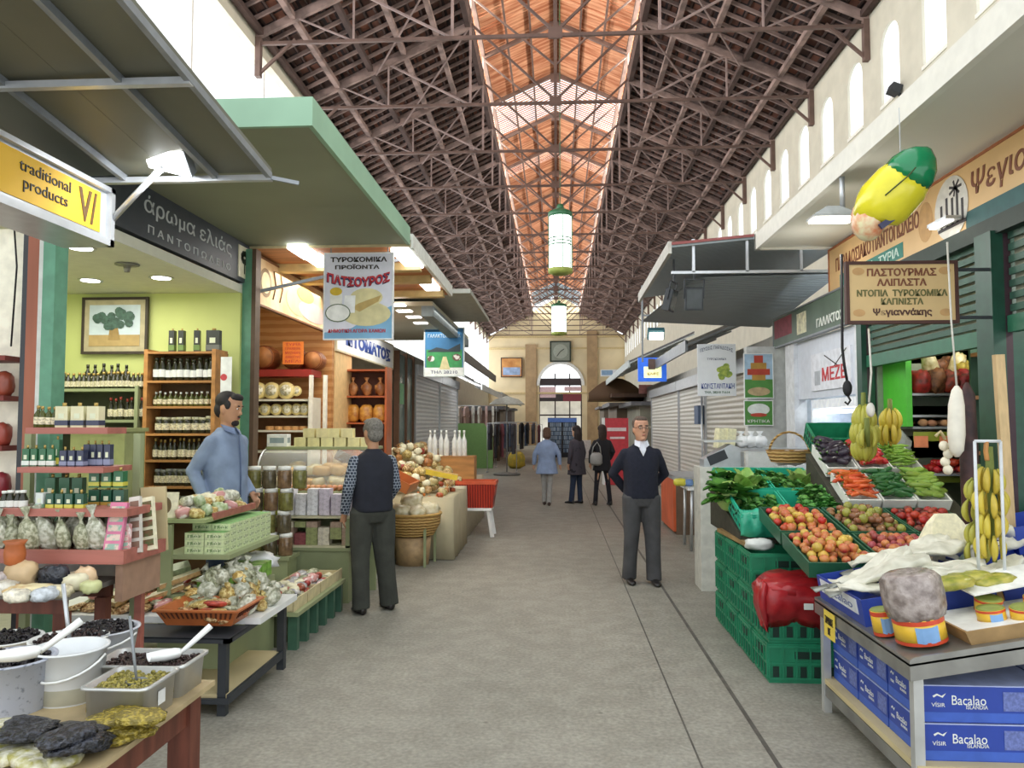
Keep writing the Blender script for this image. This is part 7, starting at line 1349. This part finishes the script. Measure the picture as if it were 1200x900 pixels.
# blue fish cartons
m_blue = P('blue carton', '#2b45a0', rough=.45, var=.08); m_blue2 = P('lighter blue carton band', '#3f62bf', rough=.45); m_wl = P('white lettering', '#e9ece6'); 
bw, bd, bh = .58, .37, .165
b = MB(m_blue); b.box(-bw / 2, bw / 2, -bd / 2, bd / 2, 0, bh); b.m(m_blue2); b.box(-bw / 2 - .001, bw / 2 + .001, -bd / 2 - .001, bd / 2 + .001, .004, .045); b.m(P('pale carton edge', '#aab6dd')); b.box(-bw / 2 - .001, bw / 2 + .001, -bd / 2 - .001, bd / 2 + .001, bh - .004, bh + .001)
box0 = thing1(b, 'fish_carton', 'blue carton', 'carton')
def carton_print(p, x, y, rz, s):
    for tx, w, h, lx, lz in (('Bacalao', .15, .042, .2, .1), ('ISLANDIA', .095, .018, .235, .07), ('VÍSIR', .06, .022, .065, .08)): letters(tx, m_wl, w=w * s, h=h * s, parent=p, loc=(x + lx * s * math.cos(rz), y + lx * s * math.sin(rz), lz), rot=(PI / 2, 0, rz), ext=.0005)
    b = MB(m_wl); b.prism([(.04 * s, .118), (.06 * s, .128), (.08 * s, .118), (.1 * s, .13), (.085 * s, .11), (.06 * s, .12), (.045 * s, .11)], -.0006, 0); q = b.build('fish_mark', p, loc=(x, y, 0), rot=(0, 0, rz))
    b = MB(P('grey blue print panel', '#6a78b5', scale=60, var=.3)); b.prism(rect(.35 * s, .055, .5 * s, .14), -.0006, 0); b.build('print_panel', p, loc=(x, y, 0), rot=(0, 0, rz))
carton_print(box0, -bw / 2, -bd / 2 - .0015, 0, 1); carton_print(box0, -bw / 2 - .0015, bd / 2, -PI / 2, .72)
bxr = Row(box0)
for j in range(3):
    for k in range(2):
        for i in range(2): bxr.put((1.66 + bw / 2 + i * (bw + .02), 3.66 + bd / 2 + j * (bd + .015), .2 + k * (bh + .006)), (0, 0, jit(.008)), 1, 'closed blue salt cod carton, %s layer, %s from the front, %s column' % (['lower', 'upper'][k], ['first', 'second', 'third'][j], ['aisle side', 'inner'][i]))
def openbox(label, x, y, z, w, d, h, rz=0, txt=True):
    t = T('fish_carton', label, 'carton', (x, y, z)); t.rotation_euler = (0, DA, rz); b = MB(m_blue); b.ring([rr4(w / 2, d / 2, 0), rr4(w / 2, d / 2, h), rr4(w / 2 - .008, d / 2 - .008, h), rr4(w / 2 - .008, d / 2 - .008, .01)], sm=False); b.build('carton_walls', t)
    b = MB(P('white flap', '#e6eaf0')); b.box(-w / 2 - .002, -w / 2, -d * .4, d * .42, h * .35, h * .92); b.build('white_flap', t)
    if txt: letters('Bacalao', P('blue grey print', '#5a6aa8'), w=d * .6, h=h * .3, parent=t, loc=(-w / 2 - .003, 0, h * .62), rot=(PI / 2, 0, -PI / 2), ext=.0005)
    return t
openbox('open blue carton of dried cod nearest the red bag', 1.93, 4.47, dz_(1.93), .68, .68, .14); openbox('open blue carton of dried cod behind the tray of tins', 2.62, 4.45, dz_(2.62), .64, .62, .15); openbox('open blue carton at the right edge behind the cod', 2.95, 4.9, 1.0, .5, .4, .16, 0, False)
# salted cod
m_cod = P('salted cod', '#ecebdc', rough=.6, col2='#c3c2b0', scale=7, bump=.4, thr=(.35, .6), rand=.05); m_codb = P('grey fish skin', '#8f938c', rough=.5, scale=20, var=.4)
def cod(label, a, b_, w, seed, th=.03):
    a = Vector(a); b_ = Vector(b_); d = (b_ - a); L = d.length; d.normalize(); u = Vector((0, 0, 1)).cross(d).normalized(); n = d.cross(u); secs = []; rr = random.Random(seed)
    for i in range(13):
        f = i / 12; wd = w * (.35 + 1.0 * math.sin(PI * min(1, f * 1.15 + .05)) if f < .8 else .22 + (f - .8) * 2.2); tk = th * (1.1 - f) + .006; c = d * (L * f) + n * (.035 * math.sin(f * 3.5 + seed)) 
        secs.append([c + u * (wd * math.cos(t_)) + n * (tk * math.sin(t_) * (1 + .3 * math.sin(3 * t_ + i)) + .012 * math.sin(f * 14) * math.cos(2 * t_)) for t_ in [2 * PI * k / 14 for k in range(14)]])
    t = T('dried_cod', label, 'fish', tuple(a)); m = MB(m_cod); m.ring(secs); m.build('body', t)
    m = MB(m_codb); e = d * L; m.ring([[e + u * (.02 * g) + n * .004 for g in (-1, 1)] + [e + u * (.02 * g) - n * .004 for g in (1, -1)], [e + d * .07 + u * (.06 * g) + n * .003 for g in (-1, 1)] + [e + d * .07 + u * (.06 * g) - n * .003 for g in (1, -1)]]); m.build('tail', t)
P_ = lambda px, py, Y: at(px, py, Y=Y)
cod('flat salted cod lying lowest in the nearest open blue carton', P_(1090, 662, 4.3), P_(968, 688, 4.35), .075, 1); cod('salted cod second from the front in the nearest carton', P_(1070, 652, 4.45), P_(985, 683, 4.5), .07, 2); cod('short wide salted cod at the left of the nearest carton', P_(1040, 652, 4.6), P_(975, 684, 4.6), .075, 3)
cod('long salted cod reaching from the middle up to the right', P_(1150, 655, 4.3), P_(1055, 668, 4.32), .09, 4); cod('long salted cod ridge above the middle of the fish pile', P_(1125, 632, 4.55), P_(1045, 664, 4.5), .085, 5); cod('topmost salted cod leaning over the fish pile', P_(1108, 630, 4.7), P_(1062, 660, 4.6), .07, 6)
cod('salted cod at the right whose end points up', P_(1188, 625, 4.6), P_(1120, 642, 4.65), .06, 7, .025); cod('salted cod lying flat behind at the right edge', P_(1210, 638, 4.75), P_(1130, 640, 4.8), .07, 8); cod('salted cod lowest at the right edge above the tins', P_(1195, 660, 4.35), P_(1120, 668, 4.3), .08, 9)
cod('salted cod crossing low over the nearest carton towards the aisle', P_(1075, 675, 4.22), P_(985, 694, 4.25), .07, 10); cod('salted cod at the back of the nearest carton', P_(1060, 640, 4.75), P_(1000, 668, 4.75), .06, 11)
cod('salted cod stretched along the front of the second carton', P_(1165, 668, 4.2), P_(1075, 684, 4.2), .07, 12); cod('salted cod behind the ridge of the fish pile', P_(1150, 622, 4.85), P_(1090, 650, 4.8), .06, 13)
# tins and tray
m_ty = P('yellow tin label', '#e3b83a', rough=.35, var=.08); m_tr = P('red orange tin band', '#cf4a2c', rough=.35); m_tb2 = P('blue oval label', '#7fa8d6', rough=.35); m_tl = P('olive green tin lid', '#8c9a4a', rough=.3)
def tin(label, x, y, r, h, cap=m_tl, big=False, rz=0, z=None):
    t = T('fish_tin', label, 'tin', (x, y, (dz_(x) + r * DS) if z is None else z)); t.rotation_euler = (0, DA, rz); b = MB(m_ty); b.lathe([(r, 0), (r, h)], n=22); b.m(m_tr); b.lathe([(r * 1.01, 0), (r * 1.01, h * .14)], n=22, cap=False); b.lathe([(r * 1.01, h * .8), (r * 1.01, h * .98)], n=22, cap=False); b.build('tin_body', t)
    b = MB(m_tb2); a0 = -PI / 2 - .1; b.ring([[Vector((q * math.cos(a0 + k), q * math.sin(a0 + k), z_)) for q in (r * 1.0, r * 1.02)] + [Vector((q * math.cos(a0 + k), q * math.sin(a0 + k), z_ + h * .62)) for q in (r * 1.02, r)] for k, z_ in ((-.45, h * .14), (-.2, h * .1), (.2, h * .1), (.45, h * .14))], sm=False); b.build('oval_label', t)
    b = MB(cap); b.lathe([(r * .96, h), (r * .93, h + .004), (r * .5, h + .002)], n=22); b.build('lid', t); return t
t = tin('large round tin with blue oval label under a clear bag on the steel table', 1.71, 3.77, .112, .115, big=True)
b = MB(P('clear bag over dried fish', '#b3a8a3', rough=.2, col2='#7f736e', scale=22, bump=.5)); b.ring([[Vector((q * math.cos(a * PI / 8) * (1 + .12 * (a % 2)), q * math.sin(a * PI / 8), z)) for a in range(16)] for q, z in ((.112, .112), (.122, .15), (.125, .22), (.12, .29), (.1, .315), (.05, .32), (.01, .31))]); b.build('clear_bag', t)
tin('smaller round tin left of the bagged tin', 1.625, 3.96, .055, .12)
tr_ = T('card_tray', 'open cardboard tray lined with white paper holding tins', 'tray', (2.2, 3.9, dz_(2.2))); tr_.rotation_euler = (0, DA, .0); m_cb = P('brown cardboard', '#a8895c', rough=.8, var=.15)
b = MB(m_cb); b.ring([rr4(.33, .25, 0), rr4(.35, .26, .065), rr4(.34, .25, .065), rr4(.32, .24, .01)], sm=False); b.build('tray_walls', tr_); b = MB(P('white liner paper', '#eef0ea')); b.add([(-.33, -.24, .06), (.33, -.24, .06), (.32, .2, .03), (-.32, .2, .03), (-.3, -.25, .05)], [(0, 1, 2, 3), (0, 4, 1)]); b.build('paper_liner', tr_)
for i, (x, y, lb) in enumerate(((2.05, 3.8, 'first tin from the aisle in the cardboard tray'), (2.17, 3.74, 'front middle tin in the cardboard tray with blue label'), (2.3, 3.86, 'tin in the centre of the cardboard tray'), (2.12, 3.96, 'tin at the back left of the cardboard tray'), (2.43, 3.78, 'rightmost tin in the cardboard tray'))): tin(lb, x, y, .062, .06, m_tl, z=dz_(x - .1) + .062, rz=i * .4)
o = MB(P('white sheet paper', '#f0f2ee', rough=.5)); o.obox((0, 0, 0), (.5, .25, .008), rotm(.1, DA, .1)); thing1(o, 'paper_sheet', 'white paper sheet lying over the back of the tins at the right edge', 'paper', loc=at(1178, 678, Y=4.05))
pf = P_bag('pepper_bag', 'flat bag of yellow green pickled peppers behind the tins', 'bag', P('pickled peppers', '#b9b054', rough=.3, col2='#7f8a34', scale=18, bump=.4), (.11, .07, .03), 5, 'bags of pickled peppers behind the tins', False, .15)
for px, py, Y in ((1115, 690, 4.0), (1135, 684, 4.1), (1165, 688, 4.05)): pf.put(at(px, py, Y=Y), (0, DA, jit(.5)))
# ================================================================ PEOPLE
m_skin = P('skin', '#c99a7c', rough=.55, var=.06); m_skin2 = P('tanned skin', '#b98a6a', rough=.55, var=.06)
def loftz(b, secs, n=20):
    """stacked ellipses (x, y, z, rx, ry[, power])"""
    b.ring([[Vector((x + rx * math.copysign(abs(math.cos(a)) ** .85, math.cos(a)), y + ry * math.copysign(abs(math.sin(a)) ** .85, math.sin(a)), z)) for a in [2 * PI * k / n for k in range(n)]] for x, y, z, rx, ry in secs])
def limb(b, pts, rs, n=12):
    b.tube(pts, rs, n)
    for p, r in zip(pts, rs): b.ball(p, r * .985, 10, 7)
def remesh(o, v=.012, it=4):
    r = o.modifiers.new('remesh', 'REMESH'); r.mode = 'VOXEL'; r.voxel_size = v; r.use_smooth_shade = True
    s = o.modifiers.new('smooth', 'SMOOTH'); s.factor = .5; s.iterations = it
    return o
def head_mb(b, c, s, yaw, pitch=0, roll=0):
    """head about .23 high; face towards local -y"""
    R_ = rotm(0, 0, yaw) @ rotm(pitch, roll, 0); c = Vector(c); q = lambda x, y, z: c + R_ @ (Vector((x, y, z)) * s)
    secs = []
    for z, rx, ry, yo in ((-.115, .02, .02, -.045), (-.108, .036, .042, -.03), (-.085, .052, .066, -.014), (-.05, .064, .08, -.004), (-.015, .07, .088, 0), (.03, .074, .094, .004), (.07, .072, .092, .006), (.1, .057, .073, .006), (.118, .03, .04, .004)):
        secs.append([q(rx * math.cos(a), yo + ry * math.sin(a), z) for a in [2 * PI * k / 20 for k in range(20)]])
    b.ring(secs)
    b.ball(q(0, -.094, -.02), (.012 * s, .016 * s, .014 * s), 8, 6, R_); b.tube([q(0, -.086, .02), q(0, -.096, -.018)], [.008 * s, .011 * s], 8)      # nose
    b.ball(q(0, -.078, -.058), (.026 * s, .012 * s, .012 * s), 8, 6, R_); b.ball(q(0, -.072, -.093), (.024 * s, .018 * s, .018 * s), 8, 6, R_)   # mouth, chin
    for k in (-1, 1): b.ball(q(k * .074, .008, -.008), (.009 * s, .02 * s, .032 * s), 8, 6, R_); b.ball(q(k * .032, -.076, .034), (.026 * s, .012 * s, .009 * s), 8, 6, R_)   # ears, brows
    return q, R_
def face(par, q, R_, s, beard=None, hair=None, brow=True):
    d = P('dark eye', '#2c211c', rough=.2)
    for k in (-1, 1):
        b = MB(P('eye white', '#e3ddd6', rough=.3)); b.ball(q(k * .03, -.079, .014), (.011 * s, .007 * s, .007 * s), 8, 6, R_); b.m(d); b.ball(q(k * .03, -.0855, .014), (.005 * s, .003 * s, .005 * s), 8, 6, R_); b.build('eye', par)
        if brow: b = MB(hair or d); b.ball(q(k * .031, -.087, .036), (.02 * s, .006 * s, .005 * s), 8, 5, R_); b.build('eyebrow', par)
    b = MB(P('lips', '#9c5c50')); b.ball(q(0, -.089, -.057), (.022 * s, .005 * s, .006 * s), 8, 5, R_); b.build('mouth', par)
def hand(b, wrist, d, s=1, curl=.5, thumb=1, flat=Vector((0, 0, 1))):
    """palm, four bent fingers of different length and a thumb; added to the body mesh"""
    wrist = Vector(wrist); d = Vector(d).normalized(); u = d.cross(flat).normalized(); n = u.cross(d)
    b.tube([wrist, wrist + d * .03 * s, wrist + d * .085 * s], [.024 * s, .034 * s, .036 * s], 10, ell=.45)
    for i, L in enumerate((.068, .076, .07, .054)):
        o = wrist + d * .08 * s + u * ((i - 1.5) * .019 * s); p = [o]
        dd = d.copy()
        for k in range(3): dd = (dd - n * curl * .6).normalized(); p.append(p[-1] + dd * L * s * (.42, .33, .25)[k])
        b.tube(p, [.0095 * s, .0092 * s, .0085 * s, .0065 * s], 7)
    o = wrist + d * .025 * s + u * (-thumb * .03 * s); b.tube([o, o + (d * .7 - u * thumb * .7).normalized() * .035 * s, o + (d * .9 - u * thumb * .45 - n * .3).normalized() * .066 * s], [.013 * s, .012 * s, .009 * s], 8)
def person(label, loc, rz, H=1.75, arms=None, legs=None, skin=m_skin, top=None, bottom=None, shoe=None, hair=None, hairfn=None, hyaw=0, hpitch=0, girth=1, lean=0, coat=0, sleeves=None, vest=False, beard=None, lod=False, hroll=0, sh=1.0):
    s = H / 1.75; t = T('person', label, 'person', loc, rz); V = lambda x, y, z: Vector((x * s, (y + lean * max(0, z - .9)) * s, z * s)); g = girth
    L = legs or [[(-.095, 0, .92), (-.105, -.01, .5), (-.11, .01, .09)], [(.095, 0, .92), (.105, -.01, .5), (.11, .01, .09)]]
    A = arms or [[(-.19 * sh, 0, 1.43), (-.235, .02, 1.15), (-.24, -.03, .9)], [(.19 * sh, 0, 1.43), (.235, .02, 1.15), (.24, -.03, .9)]]
    A = [[(a[0][0] * .86, a[0][1], a[0][2] - .045)] + list(a[1:]) for a in A]
    # body : one continuous skin surface
    b = MB(skin); hc = V(0, -.02 + .0, 1.635)
    q, R_ = head_mb(b, hc + Vector((0, 0, .012)), s * 1.09, hyaw, hpitch, hroll)
    limb(b, [V(0, .01, 1.4), V(0, .0, 1.47), hc + Vector((0, .01, -.06)) * s], [.062 * s, .055 * s, .052 * s])
    loftz(b, [(*V(0, 0, z), rx * s * .9 * g, ry * s * .9 * g) for z, rx, ry in ((.86, .1, .09), (.95, .15, .1), (1.1, .13, .09), (1.3, .15, .1), (1.42, .13, .08), (1.46, .06, .05))])
    for a in A:
        p = [V(*v) for v in a]; limb(b, p, [.045 * s, .036 * s, .027 * s], 10); d = (p[2] - p[1]).normalized(); fl = Vector((1, 0, .05)) if abs(d.x) < .7 else Vector((0, 0, 1)); hand(b, p[2], d, s, .5, 1 if a[0][0] < 0 else -1, fl)
    for l in L: limb(b, [V(*v) for v in l], [.075 * s, .05 * s, .036 * s], 10)
    body = remesh(b.build('body', t), .0085 if not lod else .014, 2)
    hs_ = s * 1.09; face(t, q, R_, hs_, hair=hair)
    # trousers
    tr_m, tr_w = bottom; b = MB(tr_m)
    loftz(b, [(*V(0, 0, z), rx * s * g, ry * s * g) for z, rx, ry in ((.82, .12, .11), (.9, .175, .13), (1.0, .165, .12), (1.04, .155, .115))])
    for l in L: p = [V(*v) for v in l]; m1 = p[0].lerp(p[1], .5); m2 = p[1].lerp(p[2], .5); e = p[2] + Vector((0, 0, -.045)) * s; b.tube([p[0], m1, p[1], m2, e], [.1 * s * g, .088 * s * tr_w, .072 * s * tr_w, .066 * s * tr_w, .068 * s * tr_w], 14, ell=1.15); b.ball(p[0], .1 * s * g, 10, 7)
    remesh(b.build('trousers', t), .011, 3)
    # shoes
    for l in L:
        b = MB(shoe); a = V(*l[2]); b.ring([[Vector((a.x + rx * s * math.cos(k * PI / 7), a.y + y * s, 0)) + Vector((0, 0, max(0.0, z + rz_ * math.sin(k * PI / 7)) * s)) for k in range(14)] for y, rx, rz_, z in ((.075, .02, .02, .035), (.06, .034, .045, .045), (0, .038, .052, .05), (-.06, .042, .036, .034), (-.13, .044, .026, .026), (-.175, .036, .02, .02), (-.195, .015, .01, .014))]); b.build('shoe', t)
    # top
    tm, sm_ = top[0], (sleeves or top[0]); b = MB(tm); hem = top[1]
    prof = [(hem, .172, .135), (hem + .04, .178, .14), (1.02, .172, .14), (1.12, .172, .14), (1.25, .18, .135), (1.34, .182 * sh, .122), (1.4, .168 * sh, .105), (1.445, .125, .085), (1.475, .08, .07), (1.5, .06, .062)]
    if coat: prof = [(hem, .2 + coat, .16 + coat * .6)] + [(z, rx + coat * .3, ry + coat * .3) for z, rx, ry in prof[2:]]
    loftz(b, [(*V(0, .005, z), rx * s * g, ry * s * g) for z, rx, ry in sorted(prof)])
    def slv(bb):
        for a in A: p = [V(*v) for v in a]; e = p[1].lerp(p[2], .97); bb.tube([p[0], p[0].lerp(p[1], .5), p[1], p[1].lerp(e, .5), e], [.064 * s, .062 * s, .055 * s, .05 * s, .042 * s], 12); bb.ball(p[0], .066 * s, 10, 7); bb.ball(p[1], .055 * s, 10, 7)
    if sleeves is None: slv(b); o = remesh(b.build('top', t), .011, 3)
    else:
        o = remesh(b.build('vest', t), .011, 3); b2 = MB(sm_); slv(b2); remesh(b2.build('shirt_sleeves', t), .011, 2)
    # hair
    b = MB(hair)
    if hairfn: hairfn(b, q, hs_, R_)
    h = remesh(b.build('hair', t), .009 if not lod else .014, 1)
    return t, q, R_, s, V
def hair_short(bald=0):
    def f(b, q, s, R_):
        b.ball(q(0, .024, .054), (.08 * s, .09 * s, .078 * s), 16, 12, R_); b.ball(q(0, .05, -.01), (.072 * s, .058 * s, .07 * s), 14, 10, R_)
        if not bald: b.ball(q(0, -.045, .092), (.062 * s, .045 * s, .032 * s), 12, 8, R_); [b.ball(q(k * .066, -.015, .03), (.014 * s, .03 * s, .035 * s), 8, 6, R_) for k in (-1, 1)]
        else: b.ball(q(0, -.03, .097), (.058 * s, .052 * s, .03 * s), 12, 8, R_); [b.ball(q(k * .068, .01, .02), (.012 * s, .03 * s, .03 * s), 8, 6, R_) for k in (-1, 1)]
    return f
def hair_long(L=.2, w=.085):
    def f(b, q, s, R_): b.ball(q(0, .02, .045), (.09 * s, .098 * s, .088 * s), 14, 10, R_); b.tube([q(0, .05, .02), q(0, .062, -.06), q(0, .06, -.06 - L * .6), q(0, .06, -.06 - L)], [.085 * s, w * s, w * .9 * s, .04 * s], 14, ell=.8)
    return f
def onfloor(px, py): q = at(px, py, Z=0); return (q.x, q.y, 0)
# walking man in navy sweater
m_navyk = P('navy knit sweater', '#1f2230', rough=.95, var=.15, scale=30, bump=.2); m_greytr = P('dark grey wool trousers', '#4a4a4c', rough=.95, var=.2, scale=6, bump=.8); m_bshoe = P('black leather shoe', '#1f1c1b', rough=.35)
L_ = [[(-.095, 0, .92), (-.11, -.02, .5), (-.13, .03, .09)], [(.095, 0, .92), (.115, -.03, .5), (.12, -.06, .08)]]
A_ = [[(-.195, 0, 1.42), (-.285, .1, 1.16), (-.12, .2, .96)], [(.195, 0, 1.42), (.285, .1, 1.16), (.12, .2, .96)]]
loc = onfloor(752, 683)
t, q, R_, s, V = person('grey haired man in navy v neck sweater and grey trousers, hands behind back, facing us', loc, .12, 1.77, A_, L_, P('fair aged skin', '#c9967a', rough=.5), (m_navyk, .9), (m_greytr, 1.12), m_bshoe, P('grey brown hair', '#5f5047', rough=.8, var=.3, scale=40), hair_short(1), .1, .0, 1.08)
b = MB(P('pale shirt collar', '#dde0ea', rough=.7)); 
b.add([V(-.05, -.075, 1.49), V(.05, -.075, 1.49), V(.0, -.137, 1.36), V(-.05, -.06, 1.52), V(.05, -.06, 1.52), V(-.03, -.122, 1.42), V(.03, -.122, 1.42)], [(0, 5, 2, 6, 1), (3, 0, 1, 4)])
for k in (-1, 1): b.add([V(k * .068, -.03, 1.53), V(k * .02, -.085, 1.5), V(k * .03, -.115, 1.445), V(k * .08, -.07, 1.475)], [(0, 1, 2, 3)])
cl = b.build('shirt_collar', t); so = cl.modifiers.new('thick', 'SOLIDIFY'); so.thickness = .008
g = MB(P('dark spectacle frame', '#33302e', rough=.3))
for k in (-1, 1): c = q(k * .031, -.094, .014); g.tube([c + R_ @ Vector((.022 * math.cos(a) * s, -.0, .016 * math.sin(a) * s)) for a in [2 * PI * i / 12 for i in range(13)]], .0022, 5); g.tube([q(k * .053, -.09, .018), q(k * .074, 0, .012)], .0022, 5)
g.tube([q(-.01, -.098, .016), q(.01, -.098, .016)], .0022, 5); g.build('spectacles', t)
# customer in dark vest and tartan shirt, seen from behind
m_vest = P('dark navy vest', '#20232e', rough=.9, var=.15); m_olv = P('dark olive trousers', '#3c3e38', rough=.95, var=.2, scale=6, bump=.8); m_tart = brick('blue grey tartan', '#3a4454', '#2b3442', '#a9b1bd', 15, .42, .42, .035, .9, (PI / 2, 0, 0), 0)
L_ = [[(-.1, 0, .92), (-.12, .01, .5), (-.17, .02, .09)], [(.1, 0, .92), (.115, .01, .5), (.12, .06, .09)]]
A_ = [[(-.2, 0, 1.42), (-.23, .0, 1.14), (-.2, -.16, .98)], [(.2, 0, 1.42), (.24, .02, 1.14), (.24, -.08, .9)]]
loc = onfloor(435, 716)
person('grey haired man in dark vest and tartan shirt seen from behind at the goods counter', loc, PI + .6, 1.74, A_, L_, m_skin2, (m_vest, .92), (m_olv, 1.15), m_bshoe, P('short grey hair', '#77736c', rough=.9, var=.35, scale=60), hair_short(0), .1, .0, 1.08, .02, 0, m_tart)
# seller in blue shirt
m_shirt = P('blue denim shirt', '#8293ae', rough=.85, var=.2, scale=6, bump=.8); m_jean = P('dark jeans', '#26334a', rough=.9)
A_ = [[(-.19, 0, 1.42), (-.25, .1, 1.16), (-.24, -.02, .93)], [(.19, 0, 1.42), (.24, .1, 1.14), (.2, -.1, .95)]]
t, q, R_, s, V = person('dark haired bearded seller in a blue shirt standing among the left stalls', (at(265, 540, Y=6.2).x, 6.2, .16), .85 + .4, 1.79, A_, None, m_skin2, (m_shirt, .84), (m_jean, 1.0), m_bshoe, P('black hair', '#1f1b1c', rough=.7, var=.3, scale=50), hair_short(0), .25, .18, 1.06)
b = MB(P('black beard', '#2a2221', rough=.9)); b.ball(q(0, -.066, -.092), (.042 * s, .03 * s, .028 * s), 12, 8, R_); b.ball(q(0, -.09, -.044), (.026 * s, .007 * s, .007 * s), 8, 6, R_); b.build('beard', t)
b = MB(P('placket line', '#5b6c8c')); b.tube([V(0, -.125, 1.43), V(0, -.146, 1.25), V(0, -.152, 1.1), V(0, -.15, .87)], .006, 6); b.build('placket', t)
b = MB(P('blue shirt collar', '#6f80a0')); 
for k in (-1, 1): b.add([V(k * .07, .0, 1.52), V(k * .02, -.09, 1.49), V(k * .035, -.12, 1.44), V(k * .09, -.06, 1.47)], [(0, 1, 2, 3)])
cl = b.build('shirt_collar', t); so = cl.modifiers.new('thick', 'SOLIDIFY'); so.thickness = .008
# three people in the distance
m_coat = P('light blue coat', '#93a5c6', rough=.9, var=.15, scale=6, bump=.8)
t, q, R_, s, V = person('woman in light blue coat and pale trousers walking away from us', onfloor(641, 592), PI, 1.62, [[(-.19, 0, 1.42), (-.28, .02, 1.16), (-.3, -.02, .92)], [(.19, 0, 1.42), (.28, .02, 1.16), (.3, -.02, .92)]], [[(-.08, 0, .92), (-.07, .03, .5), (-.05, .12, .1)], [(.08, 0, .92), (.06, -.03, .5), (.06, -.08, .09)]], m_skin, (m_coat, .72), (P('pale grey trousers', '#a8a6a2', rough=.9), .85), P('dark brown shoe', '#3f2a24'), P('auburn brown hair', '#5c4434', rough=.8, var=.3, scale=40), hair_long(.06, .09), 0, 0, 1.05, 0, .05, lod=True)
m_blkc = P('black patterned coat', '#26242a', rough=.9, col2='#47424a', scale=12, thr=(.6, .7))
person('woman in long black patterned coat with long dark hair, second figure in the distance', onfloor(676, 590), -2.3, 1.66, None, [[(-.08, 0, .92), (-.09, 0, .5), (-.1, .02, .09)], [(.08, 0, .92), (.09, -.03, .5), (.1, -.08, .09)]], m_skin, (m_blkc, .66), (m_jean, .85), m_bshoe, P('very dark brown hair', '#2b211f', rough=.8, var=.3, scale=40), hair_long(.22, .1), 0, 0, 1.0, 0, .04, lod=True)
t, q, R_, s, V = person('woman in black jacket and leggings carrying a grey bag beside the walking man', onfloor(706, 592), -2.9, 1.68, [[(-.18, 0, 1.42), (-.24, .04, 1.18), (-.2, -.1, 1.0)], [(.18, 0, 1.42), (.26, .02, 1.18), (.26, -.04, .92)]], [[(-.08, 0, .9), (-.13, 0, .5), (-.17, .02, .09)], [(.08, 0, .9), (.13, 0, .5), (.17, .02, .09)]], m_skin, (P('black jacket', '#1d1c20', rough=.9), .76), (P('black leggings', '#222128', rough=.9), .68), m_bshoe, P('dark chestnut hair', '#33261f', rough=.8, var=.3, scale=40), hair_long(.18, .09), 0, 0, .98, 0, .02, lod=True)
wx = Vector(onfloor(697, 592)); o = MB(P('grey leather bag', '#9c9a96', rough=.5, var=.1)); bag_mesh(o, .13, .09, .14, 5, False, .06); o.tube([(-.1, 0, .22), (-.06, 0, .4), (.02, 0, .5), (.08, 0, .4), (.1, 0, .22)], .012, 6); thing1(o, 'handbag', 'grey handbag carried by the woman in the black jacket', 'handbag', loc=(wx.x + .03, wx.y - .14, .84))
# ================================================================ LIGHT
w = bpy.data.worlds.new('sky'); SC.world = w; w.use_nodes = True
bg = w.node_tree.nodes['Background']; bg.inputs[0].default_value = (.93, .97, 1, 1); bg.inputs[1].default_value = 1.5
area('window_daylight_left', (-HW - .9, 33, 6.7), (0, -PI / 2 , 0), 4.2, 60, 1500, (1, .99, .96))
for s in (-1, 1): area('lantern_daylight', (s * (LX + .5), 36, LZ + .55), (0, s * (PI / 2 + .35), 0), .7, 54, 2300, (1, .93, .82))
SC.view_settings.view_transform = 'Standard'; SC.view_settings.look = 'None'; SC.view_settings.gamma = 1
SC.view_settings.use_curve_mapping = False; SC.view_settings.exposure = .38
SC.cycles.use_denoising = True; SC.cycles.max_bounces = 6; SC.cycles.diffuse_bounces = 4; SC.cycles.transparent_max_bounces = 12
SC.cycles.sample_clamp_indirect = 6; SC.cycles.caustics_reflective = False; SC.cycles.caustics_refractive = False

def point_light(name, loc, e, r=.08, col=(1, .96, .88)):
    l = bpy.data.lights.new(name, 'POINT'); l.energy = e; l.shadow_soft_size = r; l.color = col; o = bpy.data.objects.new(name, l); COL.objects.link(o); o.location = loc
point_light('soffit_fill', (at(975, 252, Y=5.9).x, 5.9, 3.05), 7); point_light('soffit_fill', (2.5, 7.6, 3.2), 4); point_light('shop_fill', (3.7, 6.3, 2.75), 38); point_light('shop_fill', (3.7, 4.4, 2.75), 20)  # first sits at the bracket lamp; the others are added fill without fittings
point_light('fridge_fill', (3.5, 8.6, 2.4), 18, col=(.9, .96, 1))  # added fill that brightens the fridge kiosk, no fitting here
area('shop_light', (-3.9, 5.9, 2.93), (0, 0, 0), 1.2, 1.6, 26, (1, .97, .88)); area('shop_light', (-2.6, 8.7, 3.33), (0, 0, 0), 1.6, 1.6, 45, (1, .93, .8)); area('shop_light', (-2.4, 11.5, 3.26), (0, 0, 0), 1.6, 2.6, 35, (1, .96, .88))
area('floodlight_beam', (at(197, 190, Y=3.75).x, 3.72, at(197, 190, Y=3.75).z - .06), (.5, .3, 0), .2, .14, 8, (.95, .97, 1))
